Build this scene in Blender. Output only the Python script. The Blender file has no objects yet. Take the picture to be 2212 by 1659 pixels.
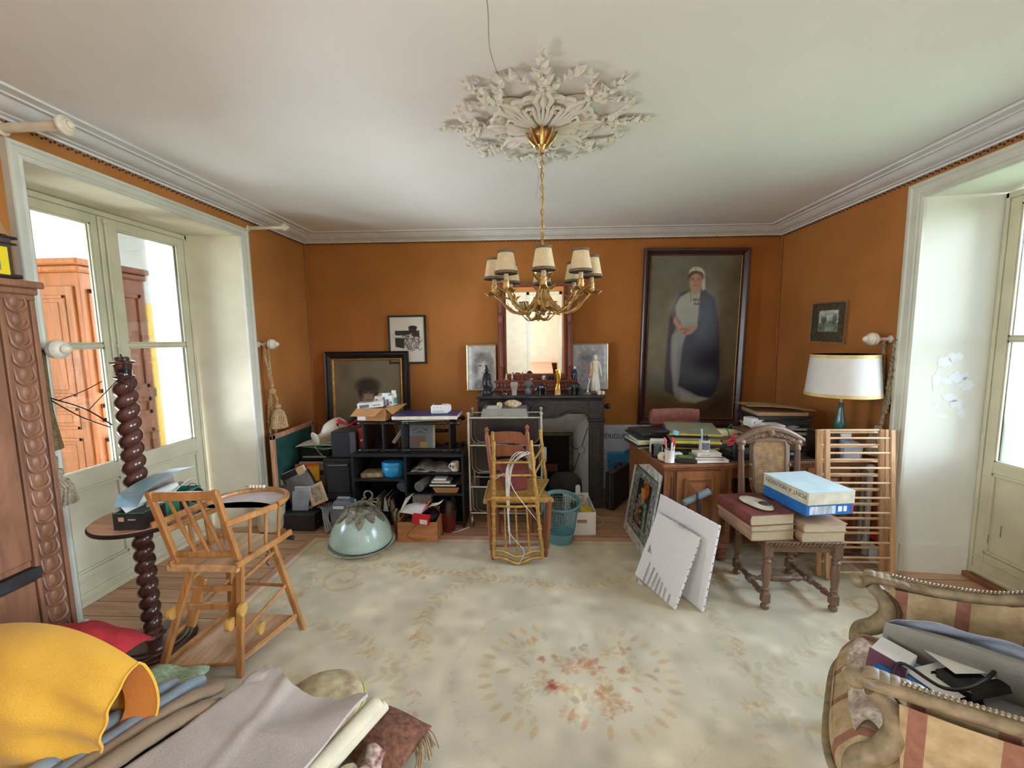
import bpy, math, random
import numpy as np
from mathutils import Vector, Matrix, Euler
random.seed(7)
rng = np.random.default_rng(5)
SC = bpy.context.scene
COL = SC.collection
PI = math.pi
def R(d): return math.radians(d)
def lin(c):
    """sRGB 0..255 -> linear rgba"""
    o = []
    for x in c[:3]:
        x = x/255.0
        o.append(x/12.92 if x <= .04045 else ((x+.055)/1.055)**2.4)
    return (o[0], o[1], o[2], 1.0)
def T(x=0, y=0, z=0): return Matrix.Translation((x, y, z))
def RX(d): return Matrix.Rotation(R(d), 4, 'X')
def RY(d): return Matrix.Rotation(R(d), 4, 'Y')
def RZ(d): return Matrix.Rotation(R(d), 4, 'Z')
def frame(o, ax, ay):
    """matrix with origin o, x axis along ax, y axis towards ay, z = x cross y"""
    ax = Vector(ax).normalized(); az = ax.cross(Vector(ay)).normalized(); ay = az.cross(ax)
    m = Matrix((ax, ay, az)).transposed().to_4x4(); m.translation = Vector(o)
    return m

# ---------------------------------------------------------------- materials
_M = {}
def nd(t, k, **kw):
    n = t.nodes.new(k)
    for a, b in kw.items(): setattr(n, a, b)
    return n
def mat(name, col, rough=.55, metal=0.0, var=.12, scale=14.0, bump=0.0, bscale=None, kind='noise', col2=None,
        stretch=(1, 1, 1), spec=.5, trans=0.0, sheen=0.0, coat=0.0, attr=False):
    """procedural principled material: base colour broken up by noise (or wood grain / weave)"""
    if name in _M: return _M[name]
    m = bpy.data.materials.new(name); m.use_nodes = True
    t = m.node_tree; t.nodes.clear()
    out = nd(t, 'ShaderNodeOutputMaterial'); p = nd(t, 'ShaderNodeBsdfPrincipled')
    t.links.new(p.outputs[0], out.inputs[0])
    p.inputs['Roughness'].default_value = rough; p.inputs['Metallic'].default_value = metal
    p.inputs['Specular IOR Level'].default_value = spec
    if trans: p.inputs['Transmission Weight'].default_value = trans
    if sheen: p.inputs['Sheen Weight'].default_value = sheen
    if coat: p.inputs['Coat Weight'].default_value = coat; p.inputs['Coat Roughness'].default_value = .15
    c1 = lin(col); c2 = lin(col2) if col2 else tuple(min(1, x*(1-var*1.6)) for x in c1[:3])+(1,)
    c0 = tuple(min(1, x*(1+var)) for x in c1[:3])+(1,)
    tc = nd(t, 'ShaderNodeTexCoord'); mp = nd(t, 'ShaderNodeMapping'); mp.inputs['Scale'].default_value = stretch
    t.links.new(tc.outputs['Object'], mp.inputs[0])
    if kind == 'wood':
        n = nd(t, 'ShaderNodeTexNoise'); n.inputs['Scale'].default_value = scale; n.inputs['Detail'].default_value = 6
        n.inputs['Roughness'].default_value = .65; n.inputs['Distortion'].default_value = .8
    elif kind == 'weave':
        n = nd(t, 'ShaderNodeTexNoise'); n.inputs['Scale'].default_value = scale; n.inputs['Detail'].default_value = 2
    else:
        n = nd(t, 'ShaderNodeTexNoise'); n.inputs['Scale'].default_value = scale; n.inputs['Detail'].default_value = 5
    t.links.new(mp.outputs[0], n.inputs['Vector'])
    rp = nd(t, 'ShaderNodeValToRGB'); e = rp.color_ramp.elements
    e[0].position = .32; e[0].color = c2; e[1].position = .68; e[1].color = c0
    t.links.new(n.outputs['Fac'], rp.inputs[0])
    colout = rp.outputs[0]
    if attr:
        a = nd(t, 'ShaderNodeAttribute'); a.attribute_name = 'Col'
        mx = nd(t, 'ShaderNodeMix'); mx.data_type = 'RGBA'; mx.blend_type = 'MULTIPLY'; mx.inputs[0].default_value = 1.0
        t.links.new(a.outputs['Color'], mx.inputs[6]); t.links.new(colout, mx.inputs[7]); colout = mx.outputs[2]
    t.links.new(colout, p.inputs['Base Color'])
    if bump:
        b = nd(t, 'ShaderNodeBump'); b.inputs['Strength'].default_value = bump; b.inputs['Distance'].default_value = .01
        if bscale:
            n2 = nd(t, 'ShaderNodeTexNoise'); n2.inputs['Scale'].default_value = bscale; n2.inputs['Detail'].default_value = 4
            t.links.new(mp.outputs[0], n2.inputs['Vector']); t.links.new(n2.outputs['Fac'], b.inputs['Height'])
        else: t.links.new(n.outputs['Fac'], b.inputs['Height'])
        t.links.new(b.outputs[0], p.inputs['Normal'])
    _M[name] = m
    return m
def wood(name, col, rough=.45, var=.25, axis='z', scale=9, coat=0.0):
    s = {'x': (.12, 1, 1), 'y': (1, .12, 1), 'z': (1, 1, .12)}[axis]
    return mat(name, col, rough, var=var, scale=scale*2, kind='wood', stretch=s, bump=.08, coat=coat)
def painted(name, rough=.6, spec=.3, coat=0.0):
    """vertex colour 'Col' times fine noise (pictures, rug, printed things)"""
    return mat(name, (255, 255, 255), rough, var=.05, scale=60, attr=True, spec=spec, coat=coat)
def glass_mat(name='window_glass', tint=(250, 252, 252), rough=.02, refl=.9):
    if name in _M: return _M[name]
    m = bpy.data.materials.new(name); m.use_nodes = True; t = m.node_tree; t.nodes.clear()
    out = nd(t, 'ShaderNodeOutputMaterial'); mx = nd(t, 'ShaderNodeMixShader'); tr = nd(t, 'ShaderNodeBsdfTransparent')
    gl = nd(t, 'ShaderNodeBsdfGlossy'); fr = nd(t, 'ShaderNodeFresnel'); fr.inputs[0].default_value = 1.45
    mu = nd(t, 'ShaderNodeMath', operation='MULTIPLY'); mu.inputs[1].default_value = refl
    n = nd(t, 'ShaderNodeTexNoise'); n.inputs['Scale'].default_value = 3
    rp = nd(t, 'ShaderNodeValToRGB'); c = lin(tint)
    rp.color_ramp.elements[0].color = tuple(x*.97 for x in c[:3])+(1,); rp.color_ramp.elements[1].color = c
    t.links.new(n.outputs['Fac'], rp.inputs[0]); t.links.new(rp.outputs[0], tr.inputs[0])
    gl.inputs['Roughness'].default_value = rough
    t.links.new(fr.outputs[0], mu.inputs[0]); t.links.new(mu.outputs[0], mx.inputs[0])
    t.links.new(tr.outputs[0], mx.inputs[1]); t.links.new(gl.outputs[0], mx.inputs[2]); t.links.new(mx.outputs[0], out.inputs[0])
    _M[name] = m; return m

# ---------------------------------------------------------------- mesh builder
class MB:
    def __init__(s): s.v = []; s.f = []; s.mi = []
    def add(s, vs, fs, M=None, m=0):
        o = len(s.v)
        if M is not None: vs = [M @ Vector(a) for a in vs]
        s.v += [tuple(a) for a in vs]; s.f += [tuple(i+o for i in q) for q in fs]; s.mi += [m]*len(fs)
        return s
    def box(s, x0, x1, y0, y1, z0, z1, c=0.0, M=None, m=0):
        if x0 > x1: x0, x1 = x1, x0
        if y0 > y1: y0, y1 = y1, y0
        if z0 > z1: z0, z1 = z1, z0
        if c <= 0:
            vs = [(x, y, z) for z in (z0, z1) for y in (y0, y1) for x in (x0, x1)]
            fs = [(0, 2, 3, 1), (4, 5, 7, 6), (0, 1, 5, 4), (2, 6, 7, 3), (0, 4, 6, 2), (1, 3, 7, 5)]
            return s.add(vs, fs, M, m)
        c = min(c, (x1-x0)*.49, (y1-y0)*.49, (z1-z0)*.49)
        X = (x0, x1); Y = (y0, y1); Z = (z0, z1); vs = []; idx = {}
        for i in (0, 1):
            for j in (0, 1):
                for k in (0, 1):
                    sx = c if i == 0 else -c; sy = c if j == 0 else -c; sz = c if k == 0 else -c
                    for a, q in (('x', (X[i], Y[j]+sy, Z[k]+sz)), ('y', (X[i]+sx, Y[j], Z[k]+sz)), ('z', (X[i]+sx, Y[j]+sy, Z[k]))):
                        idx[(i, j, k, a)] = len(vs); vs.append(q)
        fs = []
        for i in (0, 1):
            q = [idx[(i, 0, 0, 'x')], idx[(i, 1, 0, 'x')], idx[(i, 1, 1, 'x')], idx[(i, 0, 1, 'x')]]; fs.append(q if i else q[::-1])
            q = [idx[(0, i, 0, 'y')], idx[(1, i, 0, 'y')], idx[(1, i, 1, 'y')], idx[(0, i, 1, 'y')]]; fs.append(q[::-1] if i else q)
            q = [idx[(0, 0, i, 'z')], idx[(1, 0, i, 'z')], idx[(1, 1, i, 'z')], idx[(0, 1, i, 'z')]]; fs.append(q if i else q[::-1])
        for i in (0, 1):
            for j in (0, 1):
                q = [idx[(i, j, 0, 'x')], idx[(i, j, 0, 'y')], idx[(i, j, 1, 'y')], idx[(i, j, 1, 'x')]]; fs.append(q if i != j else q[::-1])
                q = [idx[(i, 0, j, 'x')], idx[(i, 0, j, 'z')], idx[(i, 1, j, 'z')], idx[(i, 1, j, 'x')]]; fs.append(q[::-1] if i != j else q)
                q = [idx[(0, i, j, 'y')], idx[(0, i, j, 'z')], idx[(1, i, j, 'z')], idx[(1, i, j, 'y')]]; fs.append(q if i != j else q[::-1])
                for k in (0, 1):
                    q = [idx[(i, j, k, 'x')], idx[(i, j, k, 'y')], idx[(i, j, k, 'z')]]; fs.append(q if (i+j+k) % 2 else q[::-1])
        return s.add(vs, fs, M, m)
    def tube(s, pts, r, n=8, closed=False, caps=True, M=None, m=0, flat=1.0):
        P = [Vector(p) for p in pts]; k = len(P)
        if k < 2: return s
        rr = list(r) if hasattr(r, '__len__') else [r]*k
        tg = []
        for i in range(k):
            a = P[(i-1) % k] if (closed or i) else P[0]; b = P[(i+1) % k] if (closed or i < k-1) else P[-1]
            d = (b-a); tg.append(d.normalized() if d.length > 1e-9 else Vector((0, 0, 1)))
        ref = Vector((0, 0, 1)) if abs(tg[0].z) < .9 else Vector((1, 0, 0))
        nr = (ref - tg[0]*ref.dot(tg[0])).normalized()
        vs = []; fs = []
        for i in range(k):
            nr = nr - tg[i]*nr.dot(tg[i])
            nr = nr.normalized() if nr.length > 1e-6 else tg[i].orthogonal().normalized()
            bn = tg[i].cross(nr)
            for j in range(n):
                a = 2*PI*j/n; vs.append(P[i]+nr*(math.cos(a)*rr[i]*flat)+bn*(math.sin(a)*rr[i]))
        for i in range(k if closed else k-1):
            i2 = (i+1) % k
            for j in range(n):
                j2 = (j+1) % n; fs.append((i*n+j, i*n+j2, i2*n+j2, i2*n+j))
        if caps and not closed:
            fs.append(tuple(range(n))[::-1]); fs.append(tuple((k-1)*n+j for j in range(n)))
        return s.add(vs, fs, M, m)
    def bar(s, a, b, w, h=None, M=None, m=0, up=(0, 0, 1), c=0.0):
        """square bar from a to b, w across, h in the 'up' direction"""
        a = Vector(a); b = Vector(b); h = w if h is None else h
        d = b-a; L = d.length; u = Vector(up)
        if abs(d.normalized().dot(u)) > .95: u = Vector((0, 1, 0))
        Mx = frame(a, d, u)
        return s.box(0, L, -h/2, h/2, -w/2, w/2, c, (M @ Mx) if M is not None else Mx, m)
    def lathe(s, prof, n=20, M=None, m=0, sq=None):
        """profile [(r,z)] spun about z (profile from bottom up)"""
        vs = []; fs = []; k = len(prof)
        for r, z in prof:
            for j in range(n):
                a = 2*PI*j/n; vs.append((r*math.cos(a), r*math.sin(a), z))
        for i in range(k-1):
            for j in range(n):
                j2 = (j+1) % n; fs.append((i*n+j, i*n+j2, (i+1)*n+j2, (i+1)*n+j))
        if prof[0][0] > 1e-5: fs.append(tuple(range(n))[::-1])
        if prof[-1][0] > 1e-5: fs.append(tuple((k-1)*n+j for j in range(n)))
        return s.add(vs, fs, M, m)
    def turn(s, a, b, prof, n=12, M=None, m=0):
        """turned spindle from a to b; prof [(t 0..1, r)]"""
        a = Vector(a); b = Vector(b); d = b-a; L = d.length
        q = d.to_track_quat('Z', 'Y').to_matrix().to_4x4(); q.translation = a
        return s.lathe([(r, t*L) for t, r in prof], n, (M @ q) if M is not None else q, m)
    def prism(s, poly, z0, z1, M=None, m=0):
        n = len(poly); ar = sum(poly[i][0]*poly[(i+1) % n][1]-poly[(i+1) % n][0]*poly[i][1] for i in range(n))
        if ar < 0: poly = poly[::-1]
        vs = [(x, y, z0) for x, y in poly]+[(x, y, z1) for x, y in poly]
        fs = [tuple(range(n))[::-1], tuple(range(n, 2*n))]+[(i, (i+1) % n, n+(i+1) % n, n+i) for i in range(n)]
        return s.add(vs, fs, M, m)
    def quad(s, a, b, c, d, M=None, m=0): return s.add([a, b, c, d], [(0, 1, 2, 3)], M, m)
    def ball(s, c, r, n=12, k=8, M=None, m=0):
        rx, ry, rz = r if hasattr(r, '__len__') else (r, r, r)
        L = [(math.sin(PI*i/k), -math.cos(PI*i/k)) for i in range(k+1)]
        Mx = T(*c) @ Matrix.Diagonal((rx, ry, rz, 1))
        return s.lathe([(max(a, 1e-6 if 0 < i < k else 0), b) for i, (a, b) in enumerate(L)], n, (M @ Mx) if M is not None else Mx, m)
    def grid(s, nu, nv, fn, M=None, m=0, thick=0.0):
        """surface fn(u,v)->(x,y,z), u,v in 0..1; thick>0 gives it a back and a rim"""
        P = [[Vector(fn(i/nu, j/nv)) for i in range(nu+1)] for j in range(nv+1)]
        vs = [p for row in P for p in row]; w = nu+1
        fs = [(j*w+i, j*w+i+1, (j+1)*w+i+1, (j+1)*w+i) for j in range(nv) for i in range(nu)]
        if thick:
            o = len(vs); bk = []
            for j in range(nv+1):
                for i in range(nu+1):
                    du = P[j][min(i+1, nu)]-P[j][max(i-1, 0)]; dv = P[min(j+1, nv)][i]-P[max(j-1, 0)][i]
                    nn = du.cross(dv); nn = nn.normalized() if nn.length > 1e-12 else Vector((0, 0, 1))
                    bk.append(P[j][i]-nn*thick)
            vs += bk
            fs += [(o+j*w+i, o+(j+1)*w+i, o+(j+1)*w+i+1, o+j*w+i+1) for j in range(nv) for i in range(nu)]
            rim = [i for i in range(w)]+[j*w+nu for j in range(1, nv+1)]+[nv*w+i for i in range(nu-1, -1, -1)]+[j*w for j in range(nv-1, 0, -1)]
            fs += [(rim[i], o+rim[i], o+rim[(i+1) % len(rim)], rim[(i+1) % len(rim)]) for i in range(len(rim))]
        return s.add(vs, fs, M, m)
    def sweep(s, prof, path, closed=False, M=None, m=0):
        """profile [(u,v)] (u along path's inward normal list, v up): path = list of (pos, normal, upvec)"""
        k = len(prof); vs = []; fs = []
        for p, nn, uu in path:
            p = Vector(p); nn = Vector(nn); uu = Vector(uu)
            for a, b in prof: vs.append(p+nn*a+uu*b)
        L = len(path)
        for i in range(L if closed else L-1):
            i2 = (i+1) % L
            for j in range(k-1): fs.append((i*k+j, i2*k+j, i2*k+j+1, i*k+j+1))
        return s.add(vs, fs, M, m)
    def build(s, name, mats, parent=None, smooth=35, loc=None, label=None, stuff=False):
        me = bpy.data.meshes.new(name); me.from_pydata(s.v, [], s.f)
        for q in (mats if isinstance(mats, (list, tuple)) else [mats]): me.materials.append(q)
        if any(s.mi): me.polygons.foreach_set('material_index', s.mi)
        me.update(); me.validate()
        if smooth:
            me.polygons.foreach_set('use_smooth', [True]*len(me.polygons))
            me.set_sharp_from_angle(angle=R(smooth))
        o = bpy.data.objects.new(name, me); COL.objects.link(o)
        if parent is not None: o.parent = parent
        if loc is not None: o.location = loc
        if label: o['label'] = label
        if stuff: o['kind'] = 'stuff'
        return o
def thing(name, label, cat, loc=(0, 0, 0), rz=0.0, group=None, M=None):
    o = bpy.data.objects.new(name, None); COL.objects.link(o); o.empty_display_size = .05
    if M is not None: o.matrix_world = M
    else: o.location = loc; o.rotation_euler = (0, 0, R(rz))
    o['label'] = label; o['category'] = cat
    if group: o['group'] = group
    return o
def solo(name, label, cat, mb, mats, loc=(0, 0, 0), rz=0.0, group=None, M=None, smooth=35):
    o = mb.build(name, mats, smooth=smooth)
    if M is not None: o.matrix_world = M
    else: o.location = loc; o.rotation_euler = (0, 0, R(rz))
    o['label'] = label; o['category'] = cat
    if group: o['group'] = group
    return o
def struct(name, mb, mats, parent=None, smooth=35):
    o = mb.build(name, mats, parent, smooth)
    if parent is None: o['kind'] = 'structure'
    return o
def dup(root, label=None, group=None, M=None):
    r = root.copy(); COL.objects.link(r)
    if M is not None: r.matrix_world = M
    if label: r['label'] = label
    if group: r['group'] = group
    for ch in list(root.children):
        c = ch.copy(); COL.objects.link(c); c.parent = r
        for g in list(ch.children):
            d = g.copy(); COL.objects.link(d); d.parent = c
    return r
def text(name, s, size, m, parent, M, label=None, ext=.0004, ax='LEFT', sx=1.0):
    """lettering as a thin mesh"""
    cu = bpy.data.curves.new(name, 'FONT'); cu.body = s; cu.size = size; cu.extrude = ext; cu.align_x = ax; cu.resolution_u = 3
    tmp = bpy.data.objects.new('tmp', cu); COL.objects.link(tmp)
    me = bpy.data.meshes.new_from_object(tmp.evaluated_get(bpy.context.evaluated_depsgraph_get()))
    bpy.data.objects.remove(tmp); bpy.data.curves.remove(cu)
    me.materials.clear(); me.materials.append(m)
    o = bpy.data.objects.new(name, me); COL.objects.link(o); o.parent = parent
    o.matrix_local = M @ Matrix.Diagonal((sx, 1, 1, 1))
    if label: o['label'] = label
    return o

# ---------------------------------------------------------------- painted pictures (vertex colour rasters)
class Pic:
    def __init__(s, w, h, nx, ny, col):
        s.w = w; s.h = h; s.nx = nx; s.ny = ny
        s.U, s.V = np.meshgrid(np.linspace(0, 1, nx), np.linspace(0, 1, ny))
        s.A = w/h; s.X = s.U*s.A; s.Y = s.V           # X in units of height
        s.img = np.zeros((ny, nx, 3)); s.img[:] = np.array(col[:3])/255.
    def mix(s, a, col):
        s.img += a[..., None]*(np.array(col[:3])/255.-s.img)
    def poly(s, pts, col, soft=.008, al=1.0):
        """pts in u,v 0..1"""
        P = np.array(pts, float); P[:, 0] *= s.A; n = len(P)
        d = np.full(s.X.shape, 1e9); ins = np.zeros(s.X.shape, bool)
        for i in range(n):
            a = P[i]; b = P[(i+1) % n]; e = b-a; L = (e@e)+1e-12
            t = np.clip(((s.X-a[0])*e[0]+(s.Y-a[1])*e[1])/L, 0, 1)
            d = np.minimum(d, np.hypot(s.X-a[0]-t*e[0], s.Y-a[1]-t*e[1]))
            c = ((a[1] > s.Y) != (b[1] > s.Y)) & (s.X < (b[0]-a[0])*(s.Y-a[1])/(b[1]-a[1]+1e-12)+a[0])
            ins ^= c
        sd = np.where(ins, d, -d)
        s.mix(al*np.clip(.5+sd/(2*soft), 0, 1), col); return s
    def ell(s, cx, cy, rx, ry, col, soft=.008, al=1.0, rot=0):
        dx = s.X-cx*s.A; dy = s.Y-cy; c, q = math.cos(R(rot)), math.sin(R(rot))
        x = (dx*c+dy*q)/rx; y = (-dx*q+dy*c)/ry; r = np.sqrt(x*x+y*y)+1e-9
        sd = (1-r)*min(rx, ry)
        s.mix(al*np.clip(.5+sd/(2*soft), 0, 1), col); return s
    def line(s, pts, wd, col, al=1.0, soft=.003):
        P = np.array(pts, float); P[:, 0] *= s.A; d = np.full(s.X.shape, 1e9)
        for i in range(len(P)-1):
            a = P[i]; e = P[i+1]-a; L = (e@e)+1e-12
            t = np.clip(((s.X-a[0])*e[0]+(s.Y-a[1])*e[1])/L, 0, 1)
            d = np.minimum(d, np.hypot(s.X-a[0]-t*e[0], s.Y-a[1]-t*e[1]))
        s.mix(al*np.clip(.5+(wd/2-d)/(2*soft), 0, 1), col); return s
    def blot(s, k, amt, seed=1):
        """low-frequency mottling"""
        g = np.random.default_rng(seed); c = g.normal(size=(k+2, int(k*s.A)+3))
        yy = s.V*(c.shape[0]-1.001); xx = s.U*(c.shape[1]-1.001); i = yy.astype(int); j = xx.astype(int); fy = yy-i; fx = xx-j
        fy = fy*fy*(3-2*fy); fx = fx*fx*(3-2*fx)
        v = c[i, j]*(1-fy)*(1-fx)+c[i+1, j]*fy*(1-fx)+c[i, j+1]*(1-fy)*fx+c[i+1, j+1]*fy*fx
        s.img = np.clip(s.img*(1+amt*v[..., None]), 0, 1); return s
    def build(s, name, parent, m, M, label=None, bow=None):
        """picture plane: x 0..w, y 0..h of the matrix M, facing +z"""
        nx, ny = s.nx, s.ny
        xs = (s.U*s.w).ravel(); ys = (s.V*s.h).ravel(); zs = np.zeros_like(xs) if bow is None else bow(s.U, s.V).ravel()
        me = bpy.data.meshes.new(name)
        i = np.arange(nx*ny).reshape(ny, nx)
        f = np.stack([i[:-1, :-1], i[:-1, 1:], i[1:, 1:], i[1:, :-1]], -1).reshape(-1, 4)
        me.vertices.add(nx*ny); me.vertices.foreach_set('co', np.stack([xs, ys, zs], -1).ravel().astype(np.float32))
        me.loops.add(f.size); me.loops.foreach_set('vertex_index', f.ravel().astype(np.int32))
        me.polygons.add(len(f)); me.polygons.foreach_set('loop_start', np.arange(0, f.size, 4, dtype=np.int32))
        me.update(); me.validate()
        im = np.clip(s.img, 0, 1); L = np.where(im <= .04045, im/12.92, ((im+.055)/1.055)**2.4)
        ca = me.color_attributes.new('Col', 'FLOAT_COLOR', 'POINT')
        ca.data.foreach_set('color', np.concatenate([L, np.ones((ny, nx, 1))], -1).ravel().astype(np.float32))
        me.materials.append(m)
        me.polygons.foreach_set('use_smooth', [True]*len(f))
        o = bpy.data.objects.new(name, me); COL.objects.link(o)
        if parent is not None: o.parent = parent; o.matrix_local = M
        else: o.matrix_world = M
        if label: o['label'] = label
        return o
def frame_mb(w, h, prof, M=None, m=0):
    """mitred picture frame round an opening w x h (x 0..w, y 0..h, facing +z); prof [(out, z)] from opening outwards"""
    b = MB(); k = len(prof); vs = []; fs = []
    for (x, y, sx, sy) in ((0, 0, -1, -1), (w, 0, 1, -1), (w, h, 1, 1), (0, h, -1, 1)):
        for a, z in prof: vs.append((x+sx*a, y+sy*a, z))
    for i in range(4):
        i2 = (i+1) % 4
        for j in range(k-1): fs.append((i*k+j, i*k+j+1, i2*k+j+1, i2*k+j))
    b.add(vs, fs, M, m); return b
def arc(c, r, a0, a1, n, pl='xz'):
    o = []
    for i in range(n+1):
        a = R(a0+(a1-a0)*i/n); p, q = r*math.cos(a), r*math.sin(a)
        o.append({'xz': (c[0]+p, c[1], c[2]+q), 'xy': (c[0]+p, c[1]+q, c[2]), 'yz': (c[0], c[1]+p, c[2]+q)}[pl])
    return o
def spline(pts, n=8):
    """catmull-rom through pts"""
    P = [Vector(p) for p in pts]; o = []
    for i in range(len(P)-1):
        a = P[max(i-1, 0)]; b = P[i]; c = P[i+1]; d = P[min(i+2, len(P)-1)]
        for k in range(n):
            t = k/n
            o.append(.5*((2*b)+(c-a)*t+(2*a-5*b+4*c-d)*t*t+(3*b-a-3*c+d)*t**3))
    o.append(P[-1]); return o
def book_mb(w, d, h, M=None, cover=0, page=1, spine='x-'):
    """a closed book lying flat: x 0..w (fore edge at x=w), y 0..d, z 0..h"""
    b = MB(); t = min(.004, h*.15)
    b.box(0, w, 0, d, 0, t, 0, M, cover); b.box(0, w, 0, d, h-t, h, 0, M, cover)
    b.box(-.003, t, 0, d, 0, h, .002, M, cover)
    b.box(t, w-.004, .004, d-.004, t, h-t, 0, M, page)
    return b
def pworld(o):
    m = o.matrix_basis.copy()
    if o.parent: m = pworld(o.parent) @ o.matrix_parent_inverse @ m
    return m
def _wb(s, name, mats, parent, smooth=35, label=None, stuff=False):
    """part whose vertices are given in room coordinates"""
    o = s.build(name, mats, parent, smooth, label=label, stuff=stuff)
    o.matrix_parent_inverse = pworld(parent).inverted()
    return o
MB.wb = _wb
def open_box(b, x0, x1, y0, y1, z0, z1, t, M=None, m=0):
    b.box(x0, x1, y0, y1, z0, z0+t, 0, M, m)
    b.box(x0, x0+t, y0, y1, z0+t, z1, 0, M, m); b.box(x1-t, x1, y0, y1, z0+t, z1, 0, M, m)
    b.box(x0+t, x1-t, y0, y0+t, z0+t, z1, 0, M, m); b.box(x0+t, x1-t, y1-t, y1, z0+t, z1, 0, M, m)
    return b
def tassel_mb(top, L, r, M=None, m=0):
    """cord tassel hanging from the point top"""
    b = MB(); x, y, z = top
    b.lathe([(.004, 0), (r*.35, -.005), (r*.42, -.03), (r*.3, -.045), (r*.55, -.06), (r*.75, -L*.45), (r*.95, -L*.8), (r*1.05, -L), (r*.2, -L+.004)][::-1], 20, (M or Matrix()) @ T(x, y, z), m)
    for k in range(22):
        a = 2*PI*k/22; a2 = a+.35
        b.tube([(x+r*.6*math.cos(a), y+r*.6*math.sin(a), z-.065), (x+r*.86*math.cos(a2), y+r*.86*math.sin(a2), z-L*.55), (x+r*1.06*math.cos(a), y+r*1.06*math.sin(a), z-L)], r*.11, 5, M=M, m=m)
    return b
def rope(b, pts, r, m=0, tw=28, M=None):
    """twisted cord: two strands wound round each other along pts"""
    P = spline(pts, 10); n = len(P)
    for ph in (0, PI):
        Q = []
        for i, p in enumerate(P):
            d = (P[min(i+1, n-1)]-P[max(i-1, 0)]); d = d.normalized() if d.length > 1e-9 else Vector((0, 0, 1))
            u = d.orthogonal().normalized() if abs(d.z) < .99 else Vector((1, 0, 0))
            u = (Vector((.3, .9, .1))-d*d.dot(Vector((.3, .9, .1)))).normalized(); v = d.cross(u)
            a = ph+tw*2*PI*i/n/2; Q.append(p+u*(math.cos(a)*r*.55)+v*(math.sin(a)*r*.55))
        b.tube(Q, r*.62, 6, M=M, m=m)
    return b
def fused(mb, vox=.004, smooth=3):
    """one continuous skin over overlapping solids (voxel remesh, lightly smoothed)"""
    o = mb.build('tmp_solid', [], smooth=0)
    m = o.modifiers.new('r', 'REMESH'); m.mode = 'VOXEL'; m.voxel_size = vox; m.use_smooth_shade = True
    if smooth: s = o.modifiers.new('s', 'SMOOTH'); s.iterations = smooth; s.factor = .5
    me = bpy.data.meshes.new_from_object(o.evaluated_get(bpy.context.evaluated_depsgraph_get()))
    nb = MB(); nb.v = [tuple(v.co) for v in me.vertices]; nb.f = [tuple(p.vertices) for p in me.polygons]; nb.mi = [0]*len(nb.f)
    old = o.data; bpy.data.objects.remove(o); bpy.data.meshes.remove(old); bpy.data.meshes.remove(me)
    return nb
EXPO = 1.74
SKY = 8.2
W2 = 105
W3 = 30
MIRT = 2.0
# ================================================================ camera, world, light
F_PX = 897.0
def make_camera():
    yaw, pit, rol = R(3.335), R(6.07), R(-.87)
    fw = Vector((-math.sin(yaw)*math.cos(pit), math.cos(yaw)*math.cos(pit), -math.sin(pit)))
    r0 = Vector((math.cos(yaw), math.sin(yaw), 0)); u0 = r0.cross(fw)
    rt = r0*math.cos(rol)+u0*math.sin(rol); up = u0*math.cos(rol)-r0*math.sin(rol)
    cam = bpy.data.cameras.new('camera'); cam.sensor_width = 36; cam.sensor_fit = 'HORIZONTAL'; cam.lens = F_PX/2212*36; cam.clip_start = .02
    o = bpy.data.objects.new('camera', cam); COL.objects.link(o)
    m = Matrix((rt, up, -fw)).transposed().to_4x4(); m.translation = (0, 0, 1.65); o.matrix_world = m
    SC.camera = o
make_camera()
SC.view_settings.view_transform = 'Standard'; SC.view_settings.look = 'None'; SC.view_settings.gamma = 1
SC.view_settings.use_curve_mapping = False; SC.view_settings.exposure = EXPO
cy = SC.cycles
cy.use_denoising = True; cy.max_bounces = 10; cy.diffuse_bounces = 6; cy.glossy_bounces = 4; cy.transmission_bounces = 6; cy.transparent_max_bounces = 12
cy.caustics_reflective = False; cy.caustics_refractive = False; cy.sample_clamp_indirect = 6.0
w = bpy.data.worlds.new('sky'); SC.world = w; w.use_nodes = True
wt = w.node_tree; wt.nodes.clear()
wo = nd(wt, 'ShaderNodeOutputWorld'); bg = nd(wt, 'ShaderNodeBackground'); tc = nd(wt, 'ShaderNodeTexCoord'); sp = nd(wt, 'ShaderNodeSeparateXYZ')
rp = nd(wt, 'ShaderNodeValToRGB'); mp = nd(wt, 'ShaderNodeMapRange')
mp.inputs[1].default_value = -.3; mp.inputs[2].default_value = 1.0
wt.links.new(tc.outputs['Generated'], sp.inputs[0]); wt.links.new(sp.outputs['Z'], mp.inputs[0]); wt.links.new(mp.outputs[0], rp.inputs[0])
e = rp.color_ramp.elements; e[0].position = .20; e[0].color = (.60, .66, .62, 1); e[1].position = .27; e[1].color = (.84, .94, 1.10, 1)
e2 = e.new(1.0); e2.color = (.64, .82, 1.10, 1)
wt.links.new(rp.outputs[0], bg.inputs[0]); bg.inputs[1].default_value = SKY; wt.links.new(bg.outputs[0], wo.inputs[0])
def portal(name, loc, rot, sx, sy):
    l = bpy.data.lights.new(name, 'AREA'); l.shape = 'RECTANGLE'; l.size = sx; l.size_y = sy; l.cycles.is_portal = True
    o = bpy.data.objects.new(name, l); COL.objects.link(o); o.location = loc; o.rotation_euler = [R(a) for a in rot]
def fill_lamp(name, loc, rot, sx, sy, power, col, spread=180):
    l = bpy.data.lights.new(name, 'AREA'); l.shape = 'RECTANGLE'; l.size = sx; l.size_y = sy; l.energy = power; l.color = col; l.spread = R(spread)
    o = bpy.data.objects.new(name, l); COL.objects.link(o); o.location = loc; o.rotation_euler = [R(a) for a in rot]

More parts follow.
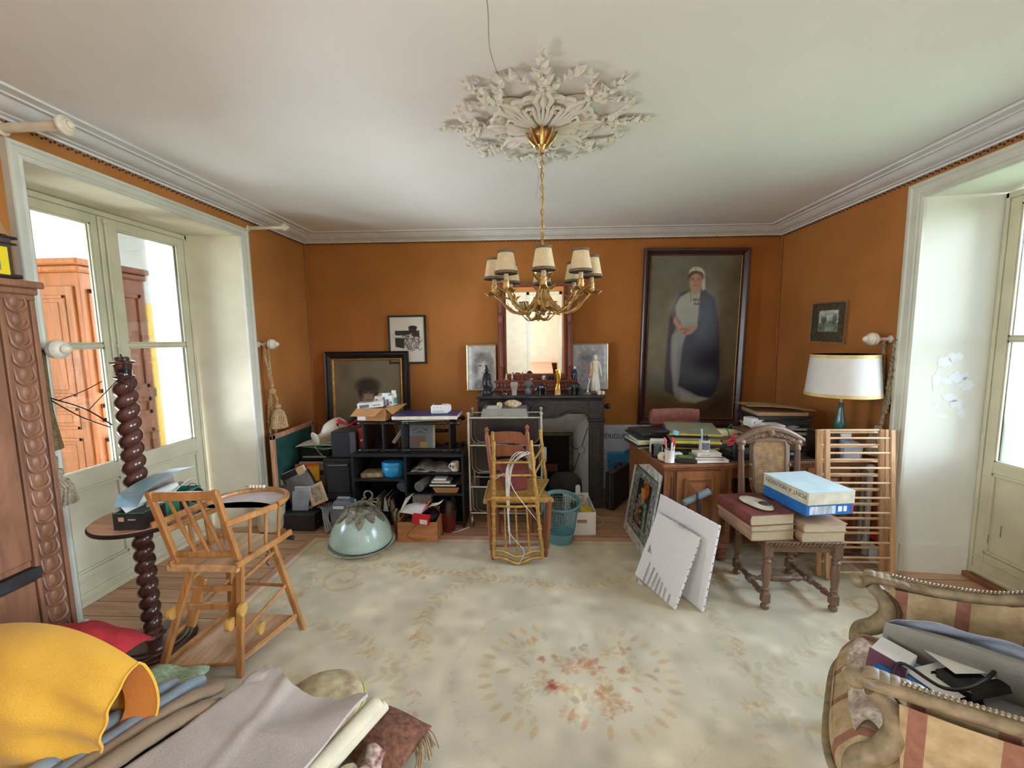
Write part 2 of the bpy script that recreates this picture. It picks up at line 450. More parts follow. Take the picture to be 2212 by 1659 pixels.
# ================================================================ room shell
XL, XR, YB, YR = -2.5, 2.515, 4.5, -2.8
def CE(x): return 2.785-.0105*(x+2.5)
m_wall = mat('brown_wall_cloth', (180, 118, 64), .85, var=.10, scale=1.6, bump=.05, bscale=220, spec=.15)
m_cream = mat('cream_paint', (222, 214, 190), .5, var=.05, scale=5, bump=.03, spec=.4)
m_door = mat('grey_cream_door_paint', (202, 196, 168), .45, var=.06, scale=6, bump=.04, spec=.4)
m_white = mat('white_plaster', (238, 239, 240), .8, var=.03, scale=1.2, bump=.03, spec=.2)
m_rev = mat('white_reveal_paint', (226, 226, 214), .55, var=.03, scale=2.5, bump=.05, spec=.35)
m_corn = mat('white_cornice_paint', (226, 229, 230), .6, var=.04, scale=9, bump=.03)
m_dark = mat('dark_crack', (168, 162, 152), .9)
m_bead = mat('dark_gimp_braid', (70, 50, 28), .7)
m_gimp = mat('brown_corner_gimp', (165, 105, 52), .7)
m_glass = glass_mat()
def floor_mat():
    m = bpy.data.materials.new('old_floor_boards'); m.use_nodes = True; t = m.node_tree; p = t.nodes['Principled BSDF']
    tc = nd(t, 'ShaderNodeTexCoord'); br = nd(t, 'ShaderNodeTexBrick'); mp = nd(t, 'ShaderNodeMapping'); n = nd(t, 'ShaderNodeTexNoise')
    br.inputs['Scale'].default_value = 1; br.inputs['Brick Width'].default_value = 2.2; br.inputs['Row Height'].default_value = .14
    br.inputs['Mortar Size'].default_value = .003; br.inputs['Mortar'].default_value = lin((52, 34, 22)); br.inputs['Bias'].default_value = .0
    br.inputs['Color1'].default_value = lin((206, 166, 134)); br.inputs['Color2'].default_value = lin((184, 142, 112)); br.offset = .37
    mp.inputs['Scale'].default_value = (2.2, 26, 1); n.inputs['Scale'].default_value = 1.4; n.inputs['Detail'].default_value = 6; n.inputs['Distortion'].default_value = .6
    t.links.new(tc.outputs['Object'], br.inputs['Vector']); t.links.new(tc.outputs['Object'], mp.inputs[0]); t.links.new(mp.outputs[0], n.inputs['Vector'])
    rp = nd(t, 'ShaderNodeValToRGB'); rp.color_ramp.elements[0].color = (.74, .70, .66, 1); rp.color_ramp.elements[0].position = .3; rp.color_ramp.elements[1].color = (1.15, 1.12, 1.1, 1); rp.color_ramp.elements[1].position = .7
    t.links.new(n.outputs['Fac'], rp.inputs[0])
    mx = nd(t, 'ShaderNodeMix'); mx.data_type = 'RGBA'; mx.blend_type = 'MULTIPLY'; mx.inputs[0].default_value = 1
    t.links.new(br.outputs['Color'], mx.inputs[6]); t.links.new(rp.outputs[0], mx.inputs[7]); t.links.new(mx.outputs[2], p.inputs['Base Color'])
    b = nd(t, 'ShaderNodeBump'); b.inputs['Strength'].default_value = .25; b.inputs['Distance'].default_value = .004
    t.links.new(br.outputs['Fac'], b.inputs['Height']); b.invert = True; t.links.new(b.outputs[0], p.inputs['Normal'])
    p.inputs['Roughness'].default_value = .42
    return m
m_floor = floor_mat()
LO = (1.987, 3.485, 2.555)      # left door opening: near y, far y, head z
RO_ = (1.42, 2.918, 2.52)       # right window-door opening
L2 = (-1.75, -.25, 2.555); R2 = (-1.75, -.25, 2.52)     # the second pair, behind the camera
b = MB()
b.quad((XL, YR, 0), (XR, YR, 0), (XR, YB, 0), (XL, YB, 0))
for o in (LO, L2): b.quad((-3.0, o[0], 0), (XL, o[0], 0), (XL, o[1], 0), (-3.0, o[1], 0))
for o in (RO_, R2): b.quad((XR, o[0], 0), (3.02, o[0], 0), (3.02, o[1], 0), (XR, o[1], 0))
b.quad((-.16, YR-.2, 0), (.64, YR-.2, 0), (.64, YR, 0), (-.16, YR, 0))
struct('floor', b, m_floor, smooth=0)
b = MB(); b.add([(XL-.5, YR-.2, CE(XL-.5)), (XR+.5, YR-.2, CE(XR+.5)), (XR+.5, YB+.2, CE(XR+.5)), (XL-.5, YB+.2, CE(XL-.5)),
       (XL-.5, YR-.2, 3.05), (XR+.5, YR-.2, 3.05), (XR+.5, YB+.2, 3.05), (XL-.5, YB+.2, 3.05)],
      [(0, 3, 2, 1), (4, 5, 6, 7), (0, 1, 5, 4), (1, 2, 6, 5), (2, 3, 7, 6), (3, 0, 4, 7)])
ck = [(-.155, .95), (-.16, 1.3), (-.15, 1.5), (-.165, 1.72), (-.135, 1.95), (-.11, 2.06), (-.02, 2.5), (.03, 2.95), (.01, 3.4)]
ck = [(p.x, p.y) for p in spline([(a, q, 0) for a, q in ck], 6)]
for i in range(len(ck)-1):
    (xa, ya), (xb, yb) = ck[i], ck[i+1]; wd = .0016 if i < 30 else .0008
    b.quad((xa-wd, ya, CE(xa)-.0005), (xb-wd, yb, CE(xb)-.0005), (xb+wd, yb, CE(xb)-.0005), (xa+wd, ya, CE(xa)-.0005), m=1)
struct('ceiling', b, [m_white, m_dark], smooth=0)
# back wall
b = MB(); b.box(XL-.5, XR+.5, YB, YB+.2, 0, 3.0); struct('wall_back', b, m_wall, smooth=0)
# rear wall with the doorway behind the camera
b = MB()
b.box(XL-.5, -.16, YR-.2, YR, 0, 3.0); b.box(.64, XR+.5, YR-.2, YR, 0, 3.0); b.box(-.16, .64, YR-.2, YR, 2.35, 3.0)
struct('wall_rear', b, m_wall, smooth=0)
def side_wall(name, x, sgn, op, splay, outer):
    """wall whose room face is at x; op = openings; reveals lean by splay towards the outside plane"""
    b = MB(); ys = [YR-.2]+[q for o in op for q in (o[0], o[1])]+[YB+.2]
    for i in range(0, len(ys), 2):
        for xx in (x, outer):
            b.quad((xx, ys[i], 0), (xx, ys[i+1], 0), (xx, ys[i+1], 3.0), (xx, ys[i], 3.0), m=0 if xx == x else 1)
    for o in op:
        for xx in (x, outer): b.quad((xx, o[0], o[2]), (xx, o[1], o[2]), (xx, o[1], 3.0), (xx, o[0], 3.0), m=0 if xx == x else 1)
        b.quad((x, o[0], 0), (outer, o[0]+splay, 0), (outer, o[0]+splay, o[2]), (x, o[0], o[2]), m=1)
        b.quad((x, o[1], 0), (outer, o[1]-splay, 0), (outer, o[1]-splay, o[2]), (x, o[1], o[2]), m=1)
        b.quad((x, o[0], o[2]), (outer, o[0]+splay, o[2]), (outer, o[1]-splay, o[2]), (x, o[1], o[2]), m=1)
    return b
struct('wall_left', side_wall('l', XL, 1, (L2, LO), .075, -3.0), [m_wall, m_cream], smooth=0)
bw = side_wall('r', XR, -1, (R2, RO_), .05, 3.02)
m_peel = mat('bare_plaster_under_peeled_paint', (236, 240, 244), .9, var=.03)
def rev_pt(x, z):   # on the far reveal of the right opening, a hair proud of it
    return (x, 2.918-.05*(x-XR)/(3.02-XR)-.0012, z)
g = random.Random(3)
for (x, z, a, h) in ((2.70, 1.46, .05, .05), (2.75, 1.50, .05, .035), (2.66, 1.34, .03, .07), (2.72, 1.33, .04, .035), (2.78, 1.36, .075, .045), (2.83, 1.31, .05, .06),
                     (2.74, 1.22, .05, .03), (2.79, 1.18, .06, .035), (2.82, 1.12, .03, .05), (2.64, 1.15, .03, .02), (2.62, 1.08, .02, .02), (2.72, 1.10, .03, .015), (2.67, 1.17, .02, .02)):
    k = 15; P = [rev_pt(x+a*math.cos(2*PI*i/k)*g.uniform(.45, 1.15), z+h*math.sin(2*PI*i/k)*g.uniform(.4, 1.2)) for i in range(k)]
    c = rev_pt(x, z); n0 = len(bw.v); bw.add(P+[c], [(i, (i+1) % k, k) for i in range(k)], m=2)
P = [(x, rev_pt(x, 0)[1]-d, z) for d in (.014, 0) for x, z in ((XR+.005, 0), (2.93, 0), (2.93, .2), (XR+.005, .2))]; bw.add(P, [(0, 1, 2, 3), (3, 2, 6, 7), (1, 5, 6, 2), (0, 3, 7, 4)], m=1)
struct('wall_right', bw, [m_wall, m_rev, m_peel], smooth=0)
# cornice round the room
prof = [(0, -.068), (.018, -.068), (.02, -.058), (.045, -.055), (.05, -.05), (.075, -.046), (.11, -.032), (.135, -.014), (.14, -.012), (.15, -.012), (.155, -.018), (.168, -.018), (.172, -.012), (.225, -.011), (.23, -.004), (.238, -.001)]
cor = [((XL, YR), (1, 1, 0)), ((XR, YR), (-1, 1, 0)), ((XR, YB), (-1, -1, 0)), ((XL, YB), (1, -1, 0))]
b = MB(); b.sweep(prof, [((x, y, CE(x)), n, (0, 0, 1)) for (x, y), n in cor], closed=True); struct('trim_1', b, m_corn, smooth=20)
# braid of dark nail beads under the cornice
b = MB()
def beads(p, q, step=.02):
    p = Vector(p); q = Vector(q); n = int((q-p).length/step)
    for i in range(n):
        c = p.lerp(q, (i+.5)/n); r = .0075; z = .004 if i % 2 else -.004
        b.add([(c.x+a*r, c.y+d*r, c.z+z+e_*r) for a, d, e_ in ((1, 0, 0), (-1, 0, 0), (0, 1, 0), (0, -1, 0), (0, 0, 1), (0, 0, -1))],
              [(0, 2, 4), (2, 1, 4), (1, 3, 4), (3, 0, 4), (2, 0, 5), (1, 2, 5), (3, 1, 5), (0, 3, 5)])
zb = lambda x: CE(x)-.078
beads((XL+.006, .6, zb(XL)), (XL+.006, YB, zb(XL))); beads((XL, YB-.006, zb(XL)), (XR, YB-.006, zb(XR))); beads((XR-.006, YB, zb(XR)), (XR-.006, .8, zb(XR)))
struct('trim_2', b, m_bead, smooth=0)
b = MB(); b.tube([(XL+.008, YB-.008, 0.1), (XL+.008, YB-.008, CE(XL)-.07)], .009, 8); struct('trim_3', b, m_gimp)
b = MB(); b.tube([(XR-.008, YB-.008, 0.1), (XR-.008, YB-.008, CE(XR)-.07)], .009, 8); struct('trim_4', b, m_gimp)
# baseboards
b = MB(); b.box(XL, XR, YB-.02, YB, 0, .14, .004); struct('baseboard_back', b, m_door)
b = MB(); b.box(XL, XL+.02, LO[1]+.08, YB-.02, 0, .16, .004); b.box(XL, XL+.02, YR, L2[0]-.08, 0, .16, .004); b.box(XL, XL+.02, L2[1]+.08, LO[0]-.08, 0, .16, .004); struct('baseboard_left', b, m_door)
b = MB(); b.box(XR-.02, XR, RO_[1]+.1, YB-.02, 0, .16, .004); b.box(XR-.02, XR, R2[1]+.1, RO_[0]-.1, 0, .16, .004); struct('baseboard_right', b, m_door)
# casings
def casing(name, x, sg, o, wd, m):
    pr = [(a*wd/.075, c) for a, c in ((0, 0), (0, .018), (.010, .026), (.022, .022), (.026, .028), (.052, .034), (.058, .042), (.072, .042), (.075, .036), (.075, 0))]
    b = MB()
    b.sweep(pr, [((x, o[0], 0), (0, -1, 0), (sg, 0, 0)), ((x, o[0], o[2]), (0, -1, 1), (sg, 0, 0)), ((x, o[1], o[2]), (0, 1, 1), (sg, 0, 0)), ((x, o[1], 0), (0, 1, 0), (sg, 0, 0))])
    for y in (o[0]-wd-.004, o[1]-.004):
        b.box(x, x+sg*.048, y, y+wd+.008, 0, .17, .006)
    struct(name, b, m, smooth=20)
m_case = mat('grey_white_casing_paint', (208, 208, 194), .5, var=.05, scale=6, bump=.03)
casing('trim_5', XL, 1, LO, .075, m_case); casing('trim_6', XL, 1, L2, .075, m_case)
casing('trim_7', XR, -1, RO_, .10, m_case); casing('trim_8', XR, -1, R2, .10, m_case)
# ---------------------------------------------------------------- glazed doors
m_metal = mat('steel_fitting', (150, 148, 140), .35, .9, var=.1)
m_stain = mat('bare_wood_scuffs', (120, 112, 84), .7, var=.2)
def french_door(n, x, sg, y0, y1, top, gz, mz, detail=True):
    """two-leaf glazed door in the plane x; sg = direction of the room; gz glass z range, mz muntin z"""
    d = MB(); t = .022
    d.box(x-sg*.03, x+sg*.03, y0, y0+.022, 0, top, .004); d.box(x-sg*.03, x+sg*.03, y1-.022, y1, 0, top, .004); d.box(x-sg*.03, x+sg*.03, y0, y1, top-.035, top, .004)
    root = struct('door_%d' % n, d, m_door)
    ym = (y0+y1)/2
    for (a, c, hinge) in ((y0+.024, ym, 0), (ym, y1-.024, 1)):
        lf = MB(); st = .075 if hinge else .062; s2 = .095
        ga, gc = (a+st, c-s2+.03) if not hinge else (a+s2+.01, c-.06)
        z0 = .035
        for q in ((a, ga), (gc, c)): lf.box(x-t, x+t, q[0]+.001, q[1], z0, top-.036, .003)
        lf.box(x-t, x+t, ga, gc, gz[1], top-.036, .003); lf.box(x-t, x+t, ga, gc, .745, gz[0], .003); lf.box(x-t, x+t, ga, gc, z0, .20, .003)
        lf.box(x-.014, x+.014, ga, gc, mz-.014, mz+.014, .004)
        lf.box(x-.010, x+.010, ga, gc, .20, .745)                                       # lower panel
        for side in (1, -1):
            xo = x+side*t
            for (p0, p1, r0, r1) in ((ga, gc, .205, .745),):
                w_ = .016
                lf.box(xo-side*.012, xo+side*.006, p0, p1, r1-w_, r1, .003); lf.box(xo-side*.012, xo+side*.006, p0, p1, r0, r0+w_, .003)
                lf.box(xo-side*.012, xo+side*.006, p0, p0+w_, r0, r1, .003); lf.box(xo-side*.012, xo+side*.006, p1-w_, p1, r0, r1, .003)
            for (r0, r1) in ((gz[0], mz-.014), (mz+.014, gz[1])):                       # glazing beads
                w_ = .009; xb = x+side*.012
                lf.box(x+side*.005, xb+side*.004, ga, ga+w_, r0, r1); lf.box(x+side*.005, xb+side*.004, gc-w_, gc, r0, r1)
                lf.box(x+side*.005, xb+side*.004, ga, gc, r0, r0+w_); lf.box(x+side*.005, xb+side*.004, ga, gc, r1-w_, r1)
        lf.box(x+sg*t, x+sg*(t+.012), a, c, .05, .075, .003); lf.box(x+sg*t, x+sg*(t+.008), a, c, .15, .165, .003)   # weather strips at the foot
        leaf = lf.build('door_leaf', m_door, root, 20)
        for (r0, r1) in ((gz[0], mz-.014), (mz+.014, gz[1])):
            gl = MB(); gl.box(x-.002, x+.002, ga, gc, r0, r1); gl.build('pane', m_glass, leaf, 0)
        hy = c if hinge else a
        for hz in (.5, 1.25, 2.2):
            h = MB(); h.tube([(x+sg*(t+.006), hy+(.004 if hinge else -.004), hz-.05), (x+sg*(t+.006), hy+(.004 if hinge else -.004), hz+.05)], .008, 8); h.build('hinge', m_door, leaf)
        if detail and hinge:
            sc = MB(); gg = random.Random(n)
            for k in range(9):
                yy = gg.uniform(a+.03, c-.05); zz = gg.uniform(.08, .45); l_ = gg.uniform(.02, .1); v = gg.random() < .5
                sc.box(x+sg*(t+.0005), x+sg*(t+.0012), yy, yy+(.004 if v else l_), zz, zz+(l_ if v else .004))
            sc.build('scuff', m_stain, leaf, 0)
    k = MB(); k.box(x+sg*t, x+sg*(t+.018), ym-.03, ym+.03, .05, top-.04, .006); k.tube([(x+sg*(t+.03), ym, .6), (x+sg*(t+.03), ym, top-.05)], .008, 8)
    for z in (.62, mz-.02, top-.09): k.box(x+sg*(t+.014), x+sg*(t+.042), ym-.014, ym+.014, z, z+.035, .004)
    cover = k.build('espagnolette_bolt', m_door, root)
    k = MB(); k.box(x+sg*(t+.016), x+sg*(t+.034), ym-.032, ym+.032, .78, 1.12, .004); k.turn((x+sg*(t+.03), ym+.035, .885), (x+sg*(t+.09), ym+.035, .885), [(0, .01), (.4, .009), (.5, .02), (.8, .026), (1, .016)], 12)
    k.build('door_handle', m_door, cover)
    return root
french_door(1, -2.925, 1, 2.035, 3.405, 2.55, (.85, 2.455), 1.653)
french_door(2, 2.965, -1, 1.47, 2.868, 2.51, (.82, 2.43), 1.61)
french_door(3, -2.925, 1, L2[0]+.06, L2[1]-.06, 2.55, (.85, 2.455), 1.653, False)
french_door(4, 2.965, -1, R2[0]+.05, R2[1]-.05, 2.51, (.82, 2.43), 1.61, False)
m_thr = wood('worn_red_threshold', (150, 96, 66), .6, axis='y')
b = MB(); b.box(2.9, 3.05, 1.47, 2.868, 0, .035, .004); struct('trim_9', b, m_thr)
b = MB(); b.box(-3.0, -2.87, 2.035, 3.405, 0, .03, .004); struct('trim_10', b, m_door)
# rear doorway: casing, closed cream leaf beside it
b = MB()
for x in (-.24, .64): b.box(x, x+.08, YR, YR+.03, 0, 2.43, .004)
b.box(-.24, .72, YR, YR+.03, 2.35, 2.43, .004); struct('trim_11', b, m_case)
b = MB(); b.box(-1.3, -.245, YR, YR+.03, 0, 2.43, .004)
for z0, z1 in ((.15, 1.0), (1.12, 2.3)): b.box(-1.2, -.32, YR+.03, YR+.04, z0, z1, .006)
struct('door_5', b, m_cream)

# ================================================================ beyond the left doors: a bright veranda
m_yel = mat('yellow_dado_paint', (226, 186, 74), .6, var=.05)
m_vw = mat('veranda_white_wall', (205, 205, 203), .8, var=.04, scale=2)
m_tile = mat('veranda_floor_tile', (170, 150, 130), .6, var=.1)
b = MB(); b.quad((-5.0, -2.6, -.05), (-3.0, -2.6, -.05), (-3.0, 7.2, -.05), (-5.0, 7.2, -.05)); struct('floor_veranda', b, m_tile, smooth=0)
b = MB(); b.box(-5.15, -5.0, 3.5, 5.24, 2.19, 3.05); b.box(-5.15, -5.0, 3.5, 5.24, -.05, 2.19, m=1); b.box(-5.0, -4.99, 4.95, 5.06, -.05, 2.19, m=0); b.box(-5.15, -5.0, .4, 2.3, 2.6, 3.05); b.box(-5.15, -5.0, .4, 2.3, -.05, .4); b.box(-5.15, -5.0, 2.3, 3.5, -.05, 3.05); b.box(-5.15, -5.0, -2.6, .4, -.05, 3.05)
b.box(-5.0, -4.994, 5.13, 5.16, .98, 1.09, m=2)
struct('wall_veranda', b, [m_vw, m_yel, mat('black_switch_marks', (30, 28, 26), .6)], smooth=0)
b = MB(); b.box(-5.15, -3.0, -2.6, 7.2, 3.05, 3.15); struct('ceiling_veranda', b, m_white, smooth=0)
b = MB(); b.box(-5.15, -3.0, -2.8, -2.6, -.05, 3.15); b.box(-5.15, -3.0, 7.2, 7.3, -.05, 3.15); struct('wall_veranda_end', b, m_vw, smooth=0)
# ================================================================ rear room behind the photographer
b = MB(); b.quad((XL, -7, 0), (XR, -7, 0), (XR, YR-.2, 0), (XL, YR-.2, 0)); struct('floor_rear_room', b, m_floor, smooth=0)
b = MB(); b.quad((XL, -7, 2.8), (XR, -7, 2.8), (XR, YR-.2, 2.8), (XL, YR-.2, 2.8)); struct('ceiling_rear_room', b, m_white, smooth=0)
b = MB(); b.box(XL, XR, -7.1, -7, 0, 2.8); b.box(XL-.1, XL, -7, YR-.2, 0, .9); b.box(XL-.1, XL, -7, YR-.2, 2.5, 2.8); b.box(XL-.1, XL, -7, -6.5, .9, 2.5); b.box(XL-.1, XL, -3.5, YR-.2, .9, 2.5); b.box(XR, XR+.1, -7, YR-.2, 0, 2.8); struct('wall_rear_room', b, m_cream, smooth=0)
# ================================================================ outside: lawn and hedge seen through the right window
m_lawn = mat('lawn_grass', (150, 164, 128), .9, var=.2, scale=6)
b = MB(); b.quad((3.05, -12, -.3), (20, -12, -.3), (20, 14, -.3), (3.05, 14, -.3)); struct('floor_garden', b, m_lawn, smooth=0)
# ================================================================ the faded floral carpet
RW, RH_, RNX, RNY = 4.24, 3.10, 530, 388
RC = (.19, 1.76)
rug = Pic(RW, RH_, RNX, RNY, (214, 204, 178))
def ruv(x, y): return ((x+RW/2)/RW, (y+RH_/2)/RH_)
RS = RNX/RW
def stamp(x, y, ang, L, W, col, al=.7):
    """one leaf or petal: pointed ellipse starting at (x,y)"""
    L *= .78; W *= .8; al *= .72
    cx, cy = x+.5*L*math.cos(ang), y+.5*L*math.sin(ang); r = max(L, W)*.6
    j0, j1 = int((cx-r+RW/2)*RS), int((cx+r+RW/2)*RS)+2; i0, i1 = int((cy-r+RH_/2)*RS), int((cy+r+RH_/2)*RS)+2
    j0, i0 = max(j0, 0), max(i0, 0); j1, i1 = min(j1, RNX), min(i1, RNY)
    if j1 <= j0 or i1 <= i0: return
    X = rug.U[i0:i1, j0:j1]*RW-RW/2-cx; Y = rug.V[i0:i1, j0:j1]*RH_-RH_/2-cy
    a = X*math.cos(ang)+Y*math.sin(ang); b = -X*math.sin(ang)+Y*math.cos(ang)
    d = np.abs(b)/(W*.5)+(np.abs(a)/(L*.5))**2; m = al*np.clip((1.08-d)*4, 0, 1)
    rug.img[i0:i1, j0:j1] += m[..., None]*(np.array(col)/255.-rug.img[i0:i1, j0:j1])
RG = random.Random(17)
TAN = [(196, 178, 138), (186, 166, 126), (204, 186, 148), (178, 164, 132)]; OCH = [(198, 156, 98), (206, 170, 116), (190, 140, 90)]; RUS = [(190, 112, 78), (172, 88, 66), (200, 132, 96)]; GRY = [(186, 182, 158), (176, 174, 154), (196, 192, 172)]
def spray(pts, cols, L=.07, step=.045, W=.03, al=.6, flower=None):
    P = spline([(a, b_, 0) for a, b_ in pts], 14); acc = 0
    for i in range(len(P)-1):
        d = P[i+1]-P[i]; acc += d.length; an = math.atan2(d.y, d.x)
        stamp(P[i].x, P[i].y, an, d.length*1.6, .011, cols[0], al*.8)
        if acc > step:
            acc = 0
            for s in (-1, 1):
                l_ = L*RG.uniform(.6, 1.25); stamp(P[i].x, P[i].y, an+s*RG.uniform(.5, 1.1), l_, W*RG.uniform(.7, 1.2), cols[RG.randrange(len(cols))], al*RG.uniform(.6, 1.15))
            if flower and RG.random() < flower: bloom(P[i].x+RG.uniform(-.03, .03), P[i].y+RG.uniform(-.03, .03), RG.uniform(.03, .05), OCH, al)
def bloom(x, y, r, cols, al=.7):
    for ring, n in ((1, 7), (.6, 5), (.3, 3)):
        for k in range(n): a = 2*PI*k/n+RG.uniform(-.3, .3); stamp(x+r*ring*.35*math.cos(a), y+r*ring*.35*math.sin(a), a, r*ring*1.0, r*.6*ring, cols[RG.randrange(len(cols))], al*RG.uniform(.5, 1))
HX, HY = RW/2, RH_/2
# border: pink band, cream line, scrolled vine
for (i, c, al) in ((.0, (206, 150, 122), .95), (.06, (226, 214, 186), .9), (.085, (204, 160, 130), .55)):
    w_ = (.055, .02, .02)[int(i > .01)+int(i > .07)]
    for (x0, y0, x1, y1) in ((-HX+i, -HY+i, -HX+i+w_, HY-i), (HX-i-w_, -HY+i, HX-i, HY-i), (-HX+i, HY-i-w_, HX-i, HY-i), (-HX+i, -HY+i, HX-i, -HY+i+w_)):
        rug.poly([ruv(x0, y0), ruv(x1, y0), ruv(x1, y1), ruv(x0, y1)], c, .004, al)
def scroll2(cx_, cy_, r, a0, turn, cols, al=.5):
    pts = [(cx_+r*(1-.8*i/20)*math.cos(a0+turn*2*PI*i/20), cy_+r*(1-.8*i/20)*math.sin(a0+turn*2*PI*i/20)) for i in range(21)]
    rug.line([ruv(*p) for p in pts], .006, cols[0], al); 
    for p in pts[::3]: stamp(p[0], p[1], RG.uniform(0, 6.3), .045, .022, cols[RG.randrange(len(cols))], al)
for s in (-1, 1):
    for q in (1, -1):
        for (x, y, r, a, t_) in ((1.78, 1.12, .15, .5, 1.3), (1.45, 1.22, .12, 2.2, -1.2), (1.82, .72, .13, -.6, 1.2), (1.15, 1.26, .10, .3, 1.2), (1.55, .92, .16, 3.6, 1.4), (1.80, .32, .11, 1.2, -1.3)):
            scroll2(s*x, q*y, r, a if s > 0 else PI-a, t_*s*q, OCH if RG.random() < .5 else TAN, .45)
        spray([(s*1.95, q*1.32), (s*1.6, q*1.05), (s*1.2, q*1.12), (s*.8, q*1.0), (s*.45, q*1.1)], OCH[:2]+TAN, .075, .04, .032, .55, .35)
        spray([(s*1.95, q*1.2), (s*1.75, q*.8), (s*1.85, q*.4), (s*1.78, 0)], TAN, .07, .045, .03, .5, .25)
        bloom(s*1.1, q*1.05, .10, OCH, .7); bloom(s*1.0, q*.98, .06, RUS, .45)
# central bouquet, its oval ring and the outer sprays (medallion centre sits a little nearer the window wall than the carpet's middle)
MY = .14
K_ = 26
ring = [(.62*math.cos(2*PI*i/K_), MY+.55*math.sin(2*PI*i/K_)) for i in range(K_+1)]
spray(ring, GRY+TAN, .04, .05, .016, .5)
for s in (-1, 1):
    spray([(s*.30, MY+.80), (s*.62, MY+.80), (s*.82, MY+.60), (s*.86, MY+.30), (s*.78, MY+.05)], TAN+OCH[:1], .10, .042, .040, .6, .22)
    spray([(s*.0, MY+.72), (s*.3, MY+.80)], TAN+OCH[:1], .08, .04, .032, .6, .3)
    spray([(s*.80, MY+.02), (s*1.05, MY+.10), (s*1.35, MY+.28), (s*1.55, MY+.33)], TAN, .11, .05, .042, .55, .06)
    spray([(s*.80, MY-.05), (s*1.05, MY-.05), (s*1.35, MY-.12), (s*1.58, MY-.05)], TAN, .11, .05, .042, .55, .06)
    spray([(s*.80, MY-.1), (s*1.0, MY-.35), (s*1.12, MY-.62), (s*1.05, MY-.9)], TAN+OCH[:1], .10, .045, .038, .55, .12)
    spray([(s*.78, MY-.1), (s*.70, MY-.4), (s*.45, MY-.68), (s*.15, MY-.8), (0, MY-.78)], GRY+RUS[2:], .06, .045, .026, .55, .15)
    spray([(s*.2, MY-.9), (s*.6, MY-1.0), (s*.95, MY-.95)], TAN+OCH, .09, .04, .034, .5, .2); bloom(s*1.3, MY-1.05, .11, RUS, .45)
for k in range(64):
    a = RG.uniform(0, 6.28); r = RG.uniform(.05, .36); x, y = r*1.15*math.cos(a), MY-.02+r*.72*math.sin(a); c = [TAN, OCH, RUS, GRY, OCH][RG.randrange(5)]
    if RG.random() < .42: bloom(x, y, RG.uniform(.035, .065), c, .65)
    else: stamp(x, y, a+RG.uniform(-.5, .5), RG.uniform(.06, .11), .036, c[0], .7)
for x, y, c in ((-.13, MY-.08, (150, 52, 56)), (-.15, MY+.10, (164, 92, 66)), (.24, MY+.03, (168, 96, 62)), (.36, MY-.0, (152, 122, 96)), (.02, MY+.20, (128, 118, 100)), (.01, MY-.15, (140, 126, 108)), (.28, MY+.16, (176, 110, 74)), (.0, MY+.08, (160, 148, 122))):
    for q in range(3): stamp(x+RG.uniform(-.02, .02), y+RG.uniform(-.02, .02), RG.uniform(0, 6), .06, .034, c, .6)
for k in range(14): a = -1.2+2.4*k/13; stamp(.42*math.cos(a*.9), MY+.30*math.sin(a), a, .10, .04, OCH[k % 3], .6); stamp(-.42*math.cos(a*.9), MY+.30*math.sin(a), PI-a, .10, .04, OCH[k % 3], .55)
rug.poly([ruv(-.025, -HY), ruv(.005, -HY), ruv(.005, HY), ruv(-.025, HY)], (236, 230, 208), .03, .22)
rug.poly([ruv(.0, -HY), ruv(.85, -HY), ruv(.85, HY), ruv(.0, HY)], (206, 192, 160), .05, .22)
rug.blot(9, .045, 2); rug.blot(40, .035, 6)
tr = thing('carpet', 'large faded cream carpet with flower garlands covering the floor boards', 'carpet', (RC[0], RC[1], 0))
m_rug = mat('worn_wool_pile', (255, 255, 255), .95, var=.06, scale=170, attr=True, spec=.1, bump=.25, bscale=240)
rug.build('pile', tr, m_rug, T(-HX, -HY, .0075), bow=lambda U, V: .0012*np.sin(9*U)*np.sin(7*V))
b = MB(); b.box(-HX, HX, -HY, HY, .001, .0055); b.build('backing', mat('jute_backing', (150, 112, 84), .95, var=.2, scale=60), tr, 0)
# ================================================================ left wall: curtain fittings
m_ivory = mat('ivory_turned_wood', (226, 216, 196), .4, var=.05, spec=.5)
m_cord = mat('beige_cord', (190, 160, 118), .85, var=.2, scale=60)
m_cord_grey = mat('grey_beige_cord', (160, 145, 120), .85, var=.25, scale=60)
m_cord_dark = mat('olive_brown_plush', (112, 92, 58), .95, var=.3, scale=60)
def curtain_rod(label, y, z, x1, r):
    t = thing('curtain_rod', label, 'curtain rod', (XL, y, z), group='white curtain arms over the left doors')
    b = MB(); b.tube([(0, 0, 0), (x1-XL-.05, 0, 0)], r, 14); b.lathe([(r*1.5, 0), (r*1.6, .006), (r*1.2, .014)], 16, RY(90)); b.build('pole', m_ivory, t)
    b = MB(); L = x1-XL-.05
    b.lathe([(r, 0), (r*1.15, .004), (r*1.1, .012), (r*1.75, .018), (r*2.1, .026), (r*2.0, .034), (r*1.35, .044), (r*1.2, .05), (r*.9, .052), (r*.8, .06), (r*.35, .066), (0, .068)], 20, T(L-.006, 0, 0) @ RY(90)); b.build('finial', m_ivory, t)
curtain_rod('nearer white curtain arm jutting from the wall above the left doors', 1.93, 2.675, -2.15, .021)
curtain_rod('farther white curtain arm jutting from the wall beside the left corner', 3.611, 2.652, -2.14, .0165)
